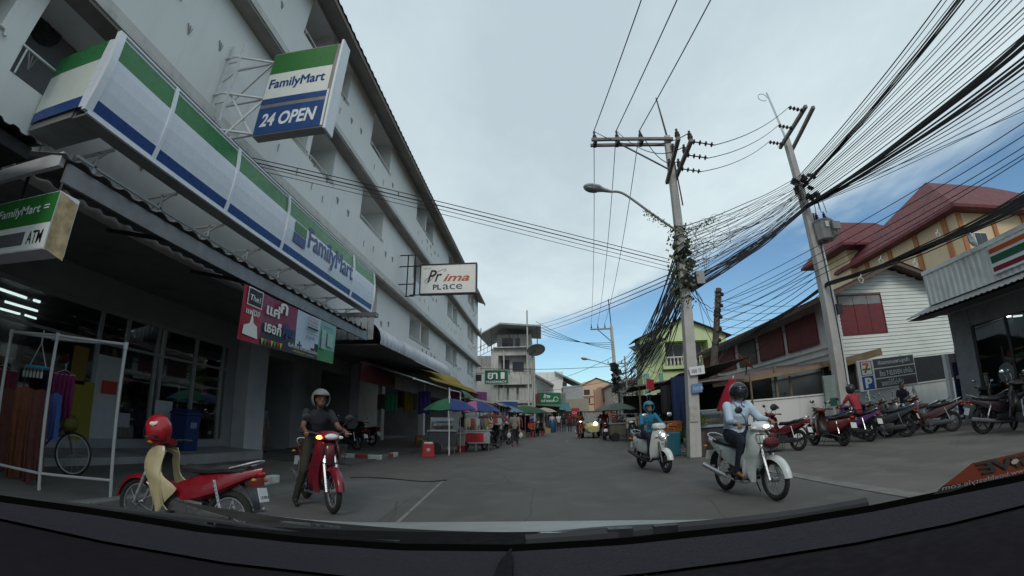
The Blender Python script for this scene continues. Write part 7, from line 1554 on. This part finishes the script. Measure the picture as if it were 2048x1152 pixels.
g=gnd(1243,882); cart('food cart with glass case under the grey green umbrella at the right kerb',(g.x+.2,g.y+.4,0),0,1.5,.75,.85,mat('cart_olive',(.10,.095,.07),.6,grime=.3),case=True)
g=gnd(1418,908); cart('dark food cart with glass case beside the ivy pole',(g.x+.05,g.y-.1,0),-6,1.0,.65,.8,mat('cart_black',(.03,.03,.033),.6,grime=.3),case=True,goods=[plain('food_a',(.35,.2,.06)),plain('food_tan',(.4,.26,.1))])
g=gnd(1398,893); bu=thing('plastic_bucket','white plastic bucket hung on the side of the dark food cart','bucket',(g.x+.1,g.y-.45,.52)); q=MB(); q.lathe([(.10,0),(.13,.3),(.135,.31),(.12,.31),(.095,.02)],12); q.build('bucket',plain('bucket_white',(.5,.5,.5),rough=.5),bu,world=False,smooth=True); q=MB(); q.tube([(-.13,0,.3),(0,0,.44),(.13,0,.3)],.006,4); q.build('bail',STEEL,bu,world=False)
g=gnd(1348,913); td=thing('plastic_drum','teal square plastic drum under orange crates left of the ivy pole','drum',(g.x-.02,g.y+.3,0)); q=MB(); q.loft([[(s*x,s*y,z) for x,y in((.28,.28),(-.28,.28),(-.28,-.28),(.28,-.28))] for s,z in((.92,0),(1,.72))]); q.build('drum_body',plain('drum_teal',(.015,.10,.14),rough=.5),td,world=False,bevel=.04)
for k in range(2):
    cr=thing('plastic_crate',('lower','upper')[k]+' orange plastic crate stacked on the teal drum','crate',(g.x-.02,g.y+.3,.725+.17*k),.1*k,group='orange crates'); q=MB(); OC=plain('crate_orange',(.30,.10,.02),rough=.5)
    for i in range(4):
        z=.01+.04*i; q.tube([(-.3,-.25,z),(.3,-.25,z),(.3,.25,z),(-.3,.25,z)],.014,4,closed=True)
    for x in(-.3,-.1,.1,.3):
        for y in(-.25,.25): q.tube([(x,y,0),(x,y,.15)],.014,4)
    q.bb((-.3,-.25,0),(.3,.25,.012)); q.build('crate',OC,cr,world=False)
cloth_sheet('hung_cloth','long dark blue cloth hanging from the tarpaulin stall left of the ivy pole',atY(1357,752,14.6),.55,1.5,cloth('hang_blue',(.02,.035,.10)),'cloth',Vector((1,0,0)),.05,3)
cloth_sheet('hung_cloth','black bundled cloth hanging beside the long dark blue cloth',atY(1335,770,14.9),.5,.9,cloth('black_cloth',(.02,.02,.022)),'cloth',Vector((1,0,0)),.06,2)
pt=thing('potted_plant','small yellow green leafy plant in a pot left of the ivy pole','plant',(gnd(1378,905).x-.1,12.9,0)); q=MB(); rp_=random.Random(2)
for k in range(26):
    a=rp_.random()*6.28; e=.5+rp_.random()*.6; L=.25+.2*rp_.random(); b=Vector((0,0,.75+.25*rp_.random())); d=Vector((math.cos(a)*math.cos(e),math.sin(a)*math.cos(e),math.sin(e))); s=d.cross(Vector((0,0,1))).normalized()*.045; q.add([b,b+d*L*.5+s,b+d*L+Vector((0,0,-.05)),b+d*L*.5-s],[(0,1,2,3)])
q.build('leaves',plain('leaf_lime',(.16,.19,.04),rough=.6),pt,world=False); q=MB(); q.lathe([(.12,0),(.17,.7),(.18,.72),(.02,.7)],10); q.build('pot',plain('pot_dark',(.07,.06,.05)),pt,world=False)
for k,(px,py,Y,c,w_) in enumerate(((1295,856,17.5,(.2,.03,.03),.3),(1262,835,22,(.4,.38,.36),.5),(1283,832,19.5,(.25,.2,.12),.4),(1305,838,18.5,(.1,.1,.12),.4))):
    a=atY(px,py,Y); t=thing('stall_goods',('small red box','white printed board','tan carton','dark carton')[k]+' stacked inside the shaded stalls on the right kerb','box',(a.x,Y,a.z-w_/2)); q=MB(); q.box((0,0,0),(w_,.3,w_)); q.build('box',plain('stallbox_%d'%k,c),t,world=False); q=MB(); q.bb((-w_/2,-.15,-a.z+w_/2+.0),(w_/2,.15,-w_/2)); q.build('stand',plain('shelter_dark',(.03,.03,.032)),t,world=False)
hsx=thing('road_cable','black rubber hose lying across the asphalt by the shops','hose',(-3,9,.0)); a=gnd(712,955); pts=[gnd(x,y,.012) for x,y in((700,955),(740,955),(780,957),(820,961),(855,963),(893,960))]; q=MB(); q.tube(bez(pts,5),.012,5); q.build('hose',RUBBER,hsx)
fl=thing('small_flag','small red flag on the tarpaulin stall roof','flag',atY(1293,778,17)); q=MB(); q.sheet(lambda u,v:(.3*u,.03*math.sin(u*6),.4*v-.06*u),6,4,.004); q.build('flag',plain('flag_red',(.45,.02,.03)),fl,world=False); q=MB(); q.tube([(0,0,-.4),(0,0,.5)],.01,4); q.build('stick',STEEL,fl,world=False)

# ------------------------------------------------------------------ crowded kerbs
def bag_pile(label,loc,cols,sd,n=7,sp=.5,cat='goods'):
    t=thing('goods_pile',label,cat,loc); r_=random.Random(sd)
    for k in range(n):
        q=MB(); p=((r_.random()-.5)*sp*2,(r_.random()-.5)*sp,.0); h_=.18+.25*r_.random(); w_=.12+.12*r_.random()
        if k%3==0: q.box((p[0],p[1],h_/2),(w_*2,w_*1.6,h_),rot=Matrix.Rotation(r_.random(),3,'Z')); nm='carton'
        elif k%3==1: q.lathe([(w_*.8,0),(w_,h_*.4),(w_*.9,h_*.8),(w_*.3,h_),(w_*.35,h_*1.15)],9,Matrix.Translation(p)); nm='sack'
        else: q.lathe([(w_*.75,0),(w_,h_),(w_*1.05,h_),(w_*.9,h_*.9)],10,Matrix.Translation(p)); nm='basket'
        q.build(nm,plain('pile_%s_%d'%(sd,k%len(cols)),cols[k%len(cols)],rough=.6),t,world=False)
    return t
MIXC=[(.30,.22,.13),(.05,.10,.25),(.35,.04,.05),(.42,.41,.40),(.06,.18,.09),(.38,.28,.05)]
def table_stall(label,loc,rz,cols,sd,L=1.8,roofc=None):
    t=thing('market_table',label,'market stall',loc,R_(rz)); r_=random.Random(sd)
    q=MB(); q.bb((-L/2,-.4,.72),(L/2,.4,.76)); q.build('table_top',mat('table_wood',(.25,.19,.13),.8,var=.2),t,world=False)
    for sx in(-1,1):
        for sy in(-1,1): q=MB(); q.tube([(sx*(L/2-.08),sy*.34,0),(sx*(L/2-.08),sy*.34,.72)],.025,5); q.build('leg',STL,t,world=False)
    q=MB(); q.sheet(lambda u,v:(-L/2+L*u,-.42-.02*math.sin(u*30),.2+.56*v),24,3,.006); q.build('table_skirt',cloth('skirt_%d'%sd,cols[sd%len(cols)]),t,world=False)
    for k in range(9):
        q=MB(); x=-L/2+.15+(L-.3)*k/8; h_=.08+.2*r_.random()
        if k%2: q.ell((x,(r_.random()-.5)*.5,.77+h_/2),(.10,.12,h_/2+.03),8,6)
        else: q.box((x,(r_.random()-.5)*.5,.77+h_/2),(.17,.22,h_))
        q.build('ware',plain('ware_%d'%((sd+k)%6),MIXC[(sd+k)%6],rough=.6),t,world=False)
    if roofc:
        for sx in(-1,1):
            for sy in(-1,1): q=MB(); q.tube([(sx*L/2,sy*.6,0),(sx*L/2,sy*.6,2.1+.15*sy)],.022,5); q.build('roof_post',STL,t,world=False)
        q=MB(); q.sheet(lambda u,v:(-L/2-.25+(L+.5)*u,-.9+1.8*v,1.98+.32*v+.05*math.sin(u*8)),12,5,.008); q.build('awning',cl_('aw%d'%sd,roofc),t,world=False,smooth=True)
        for k in range(5): q=MB(); x=-L/2+.2+k*(L-.4)/4; q.sheet(lambda u,v:(x+.12*(u-.5),-.7+.03*math.sin(u*9),1.45+.5*v),5,4,.006); q.build('hung_ware',plain('ware_%d'%((sd+k+2)%6),MIXC[(sd+k+2)%6]),t,world=False)
    return t
table_stall('table stall of mixed goods under a faded beige awning beyond the drinks cart',(-3.0,22.6,0),80,MIXC,3,1.8,(.25,.22,.16))
table_stall('table stall under a grey blue awning just before the blue drapes',(-2.9,28.6,0),84,MIXC,4,2.0,(.14,.17,.20))
table_stall('table stall under a dark green awning beyond the magenta cloth',(-2.2,35.5,0),86,MIXC,7,2.2,(.05,.11,.07))
table_stall('table stall under a white awning near the blue drum on the left kerb',(-1.6,42.0,0),86,MIXC,8,2.2,(.32,.32,.31))
table_stall('table stall under a teal awning far along the left kerb',(-.3,50.0,0),80,MIXC,9,2.4,(.05,.16,.16))
bag_pile('pile of cartons and baskets at the foot of the purple drape',(-3.6,24.8,.05),MIXC,21); bag_pile('pile of sacks and boxes behind the orange vested person',(-1.9,31.6,0),MIXC,22); bag_pile('pile of goods beside the blue drum',(.1,39.2,0),MIXC,23,9); bag_pile('heap of baskets before the first dark vendor cart shop',(-4.9,19.2,.05),MIXC,24)
bag_pile('pile of goods in the mouth of the tarpaulin stall',(5.6,16.2,0),MIXC,25,9); bag_pile('boxes and sacks beside the right kerb food cart',(5.3,22.6,0),MIXC,26,9); bag_pile('cartons stacked under the low brown shelter',(5.6,26.6,0),MIXC,27,10); bag_pile('goods heaped at the right kerb beyond the brown shelter',(5.4,31.5,0),MIXC,28,9)
table_stall('table stall under a dull green awning on the right kerb beyond the brown shelter',(5.9,33.5,0),-88,MIXC,5,2.2,(.09,.12,.10)); table_stall('table stall under a rusty awning far on the right kerb',(6.3,40.0,0),-88,MIXC,6,2.4,(.17,.10,.07)); table_stall('dim table stall inside the tarpaulin shelter',(6.2,18.4,0),-85,MIXC,10,2.0)
umbrella('pale blue market umbrella between the red one and the green one',(-2.4,29.6,0),2.1,1.2,[cl_('paleblue',(.14,.2,.27)),cl_('paleblue2',(.12,.17,.24))],.4); umbrella('rust coloured umbrella on the right kerb before the far lamp pole',(5.4,37,0),2.2,1.2,[cl_('rustu',(.2,.09,.05)),cl_('rustu2',(.17,.07,.045))],.4); umbrella('cream market umbrella far down the left kerb',(.2,46,0),2.3,1.3,[cl_('creamu',(.36,.33,.26))],.42)
LG='motorbikes parked along the left kerb stalls'; RG2='motorbikes parked along the right kerb stalls'
for x,y,dd,c,lb in ((-2.0,22.0,(.5,.86),(.04,.04,.045),'black motorbike by the beige awning stall'),(-1.9,25.6,(.6,.8),(.15,.015,.02),'red motorbike by the dark red umbrella'),(-1.3,34.0,(.5,.86),(.03,.05,.12),'blue motorbike beyond the magenta cloth'),(-1.0,37.2,(.6,.8),(.05,.05,.05),'grey motorbike before the blue drum'),(-.4,44.5,(.5,.86),(.1,.02,.02),'maroon motorbike beyond the blue drum')):
    moto(lb+' on the left kerb',(x,y,.004),dd,'cub',c,group=LG,cast=True)
for x,y,dd,c,lb in ((4.75,19.4,(.3,-.95),(.03,.03,.035),'black motorbike by the tarpaulin stall'),(4.7,21.4,(.35,-.93),(.04,.07,.09),'dark teal motorbike before the food cart'),(4.8,27.6,(.3,-.95),(.13,.02,.02),'dark red motorbike by the brown shelter'),(5.0,30.3,(.3,-.95),(.05,.05,.055),'grey motorbike beyond the brown shelter'),(5.1,35.6,(.3,-.95),(.02,.03,.08),'navy motorbike far along')):
    moto(lb+' on the right kerb',(x,y,.004),dd,'scooter' if y in(21.4,30.3) else 'cub',c,group=RG2,cast=True,name='scooter' if y in(21.4,30.3) else 'motorbike')
for x,y,hd,pose,sm,lb in ((-2.5,26.4,(.9,-.3),'stand',cloth('teal_shirt',(.05,.2,.2)),'vendor in teal shirt standing by the dark red umbrella'),(-1.6,29.9,(-.4,.9),'walk',cloth('pink_shirt',(.4,.16,.2)),'shopper in pink walking along the left kerb stalls'),(-.9,36.0,(.2,-1),'walk',cloth('blue_shirt',(.08,.14,.3)),'shopper in blue walking towards us past the far left stalls'),(.9,43.0,(.2,-1),'stand',cloth('pale_grey',(.4,.4,.42)),'shopper in pale grey standing beyond the blue drum'),(5.5,20.6,(-1,-.2),'stand',cloth('dim_green',(.06,.1,.06)),'vendor in dull green standing behind the right kerb food cart'),(5.3,25.0,(-.9,-.4),'sit',GREYD,'person in dark clothes sitting under the low brown shelter'),(5.2,29.0,(-.3,-1),'stand',WHC,'person in white standing beyond the brown shelter on the right kerb'),(4.6,33.0,(0,-1),'walk',cloth('yellow_shirt',(.4,.32,.06)),'person in yellow walking along the right kerb')):
    person(lb,(x,y,0),hd,pose,sm,NAVY,vox=.026,sleeve=.4,hair='long' if x<-1.5 else True)

# ================================================================== OUR OWN CAR
car=thing('own_car','dark dashboard, wipers and grey bonnet of the car the view is taken from','car',(0,.6,.9))
def interp(pts,x):
    if x<=pts[0][0]: a,b=pts[0],pts[1]
    elif x>=pts[-1][0]: a,b=pts[-2],pts[-1]
    else:
        for i in range(len(pts)-1):
            if pts[i][0]<=x<=pts[i+1][0]: a,b=pts[i],pts[i+1]; break
    return a[1]+(b[1]-a[1])*(x-a[0])/(b[0]-a[0])
SEAL=[(-60,985),(0,999),(200,1027),(400,1060),(600,1082),(800,1096),(1024,1098),(1249,1085),(1524,1055),(1739,1020),(2048,957),(2110,940)]
SLIT=[(-60,1030),(0,1042),(210,1088),(450,1130),(700,1158),(1024,1175),(1289,1152),(1500,1124),(1714,1090),(1900,1052),(2048,1015),(2110,995)]
DASH=mat('dashboard_vinyl',(.030,.0265,.034),.85,spec=.08,var=.12,scale=60,bump=.35,bscale=220); DASH2=mat('dashboard_dark',(.013,.0105,.0135),.85,spec=.06,var=.15,scale=30)
NX=72
def row(curve,off,Y0_,bend): return [atY(x,interp(curve,x)+off,Y0_-bend*((x-1024)/1024)**2) for x in [-60+2170*i/NX for i in range(NX+1)]]
rows=[row(SEAL,0,.86,.22),row(SEAL,5,.845,.22),row(SEAL,16,.80,.22),row(SEAL,40,.70,.2),row(SLIT,-14,.585,.16),row(SLIT,-5,.56,.15)]
def strip(name,rows,m):
    q=MB(); w_=len(rows[0]); q.add([p for r in rows for p in r],[(j*w_+i,j*w_+i+1,(j+1)*w_+i+1,(j+1)*w_+i) for j in range(len(rows)-1) for i in range(w_-1)]); return q.build(name,m,car,smooth=True)
strip('dashboard_top',rows[1:],DASH); strip('windscreen_seal',[row(SEAL,-9,.90,.22),row(SEAL,-2,.88,.22),row(SEAL,5.5,.846,.22)],plain('seal_black',(.003,.003,.003),rough=1.0,spec=0.0))
strip('defroster_slot',[row(SLIT,-5.5,.559,.15),row(SLIT,-2.5,.566,.15),row(SLIT,.5,.56,.15)],plain('slot_black',(.002,.002,.002),rough=1.0,spec=0.0))
strip('dashboard_lower',[row(SLIT,0.2,.559,.15),row(SLIT,14,.52,.14),row(SLIT,70,.44,.12),row(SLIT,190,.33,.08)],DASH2)
q=MB(); 
q.loft([[atY(x,y,Y_) for x,y in((1024-w_,yy),(1024-w_*.6,yy-6),(1024-w_*.0,yy-8),(1024+w_*.05,yy))] for w_,yy,Y_ in((9,1104,.80),(26,1124,.70),(36,1150,.60),(42,1200,.48))],caps=False); q.build('dash_seam',DASH2,car,smooth=True)
# slats of the slot
q=MB()
for i in range(60):
    x=330+i*24; a=atY(x,interp(SLIT,x)-1,.556); q.box(a,(.004,.012,.004))
tag(q.build('slot_rib',BLACK,car),kind='stuff')
# cowl, bonnet and wipers
xs_=[430+1090*i/24 for i in range(25)]; q=MB(); r0=[atY(x,interp(SEAL,x)-5,.905-.2*((x-1024)/1024)**2) for x in xs_]; r1=[atY(x,1064-.00006*(x-960)**2+.0*x,1.18-.25*((x-960)/560)**2) for x in xs_]; r2=[p+Vector((0,.02,-.12)) for p in r1]; q.add(r0+r1+r2,[(j*25+i,j*25+i+1,(j+1)*25+i+1,(j+1)*25+i) for j in range(2) for i in range(24)]); q.build('cowl',mat('cowl_black',(.008,.008,.009),.9,var=.2,scale=14,spec=.05),car,smooth=True)
HT=[(500,1046),(560,1044),(700,1045),(1024,1043),(1290,1040),(1420,1040)]
q=MB(); top=[atY(x,interp(HT,x),1.95-.3*((x-930)/700)**2) for x in [500+920*i/20 for i in range(21)]]; bot=[Vector((p.x*.9,1.20,.985)) for p in top]; low=[Vector((p.x*1.02,p.y+.12,p.z-.25)) for p in top]
q.add(low+top+bot,[(j*21+i,j*21+i+1,(j+1)*21+i+1,(j+1)*21+i) for j in range(2) for i in range(20)]); q.build('bonnet',mat('bonnet_silver',(.30,.305,.30),.4,.1,var=.08,scale=6,grime=.25),car,smooth=True)
def wiper(name,pts,r,m=BLACK): q=MB(); q.tube(bez([atY(x,y,Y_) for x,y,Y_ in pts],6),r,6,flat=.6); return q.build(name,m,car,smooth=True)
WG=plain('wiper_grey',(.04,.041,.044),rough=.8,spec=.15)
wiper('wiper_blade',[(20,992,.78),(60,1000,.8),(200,1015,.88),(420,1040,.95),(640,1074,1.0)],.010,WG); wiper('wiper_arm',[(195,1012,.90),(330,1036,.96),(480,1064,.98),(800,1086,.96)],.011)
wiper('wiper_blade',[(1050,1080,.93),(1300,1060,.96),(1550,1036,.92),(1735,1006,.84)],.019,WG); wiper('wiper_arm',[(1075,1070,.99),(1200,1058,1.0),(1330,1052,.98),(1480,1046,.95)],.009)
q=MB()
for x in(1240,1330,1480): a=atY(x,1070-(x-1240)*.07,.95); q.box(a,(.05,.02,.03))
q.build('wiper_bracket',BLACK,car)
q=MB(); q.tube(bez([atY(1080,1067,.985),atY(1180,1064,.985),atY(1250,1058,.985)],4),.003,4); q.build('wiper_glint',STEEL,car)
q=MB(); q.tube(bez([atY(560+20*k,1043+2*k,.99) for k in range(7)],3),.003,4); q.build('wiper_spring',STEEL,car)
stq=thing('windscreen_sticker','orange advertising sticker stuck on the lower right windscreen, seen from behind','sticker',atY(1980,950,.70))
q=MB(); q.prism([atY(*p,.72) for p in((1886,972),(1945,926),(2075,897),(2075,942),(2000,955))],(0,.001,0)); q.build('orange_sheet',plain('sticker_orange',(.13,.02,.006),rough=.8),stq)
q=MB(); q.prism([atY(*p,.722) for p in((1868,989),(1886,972),(2000,953),(2075,938),(2075,950))],(0,.001,0)); q.build('black_strip',plain('sticker_black',(.02,.02,.022)),stq)
a=atY(2060,944,.715); b=atY(1885,984,.715); d_=(b-a); text('www.boxlifestyle.com',plain('sticker_text',(.22,.22,.22)),stq,a,d_,Vector((0,0,1)),d_.length,.011,lift=.0)
a=atY(2078,925,.715); b=atY(1953,951,.715); d_=(b-a); text('GIVE',plain('sticker_black',(.02,.02,.022)),stq,a,d_,Vector((.12,0,1)),d_.length,.024,bold=.03,shear=.3,lift=0)
q=MB(); c=atY(2030,923,.714); q.prism([c+Vector((.012*math.cos(k*.6),0,.005*math.sin(k*.6))) for k in range(10)],(0,.0005,0)); q.build('pale_emblem',plain('sticker_pale',(.3,.27,.26)),stq)
print('OBJS',len(bpy.data.objects))
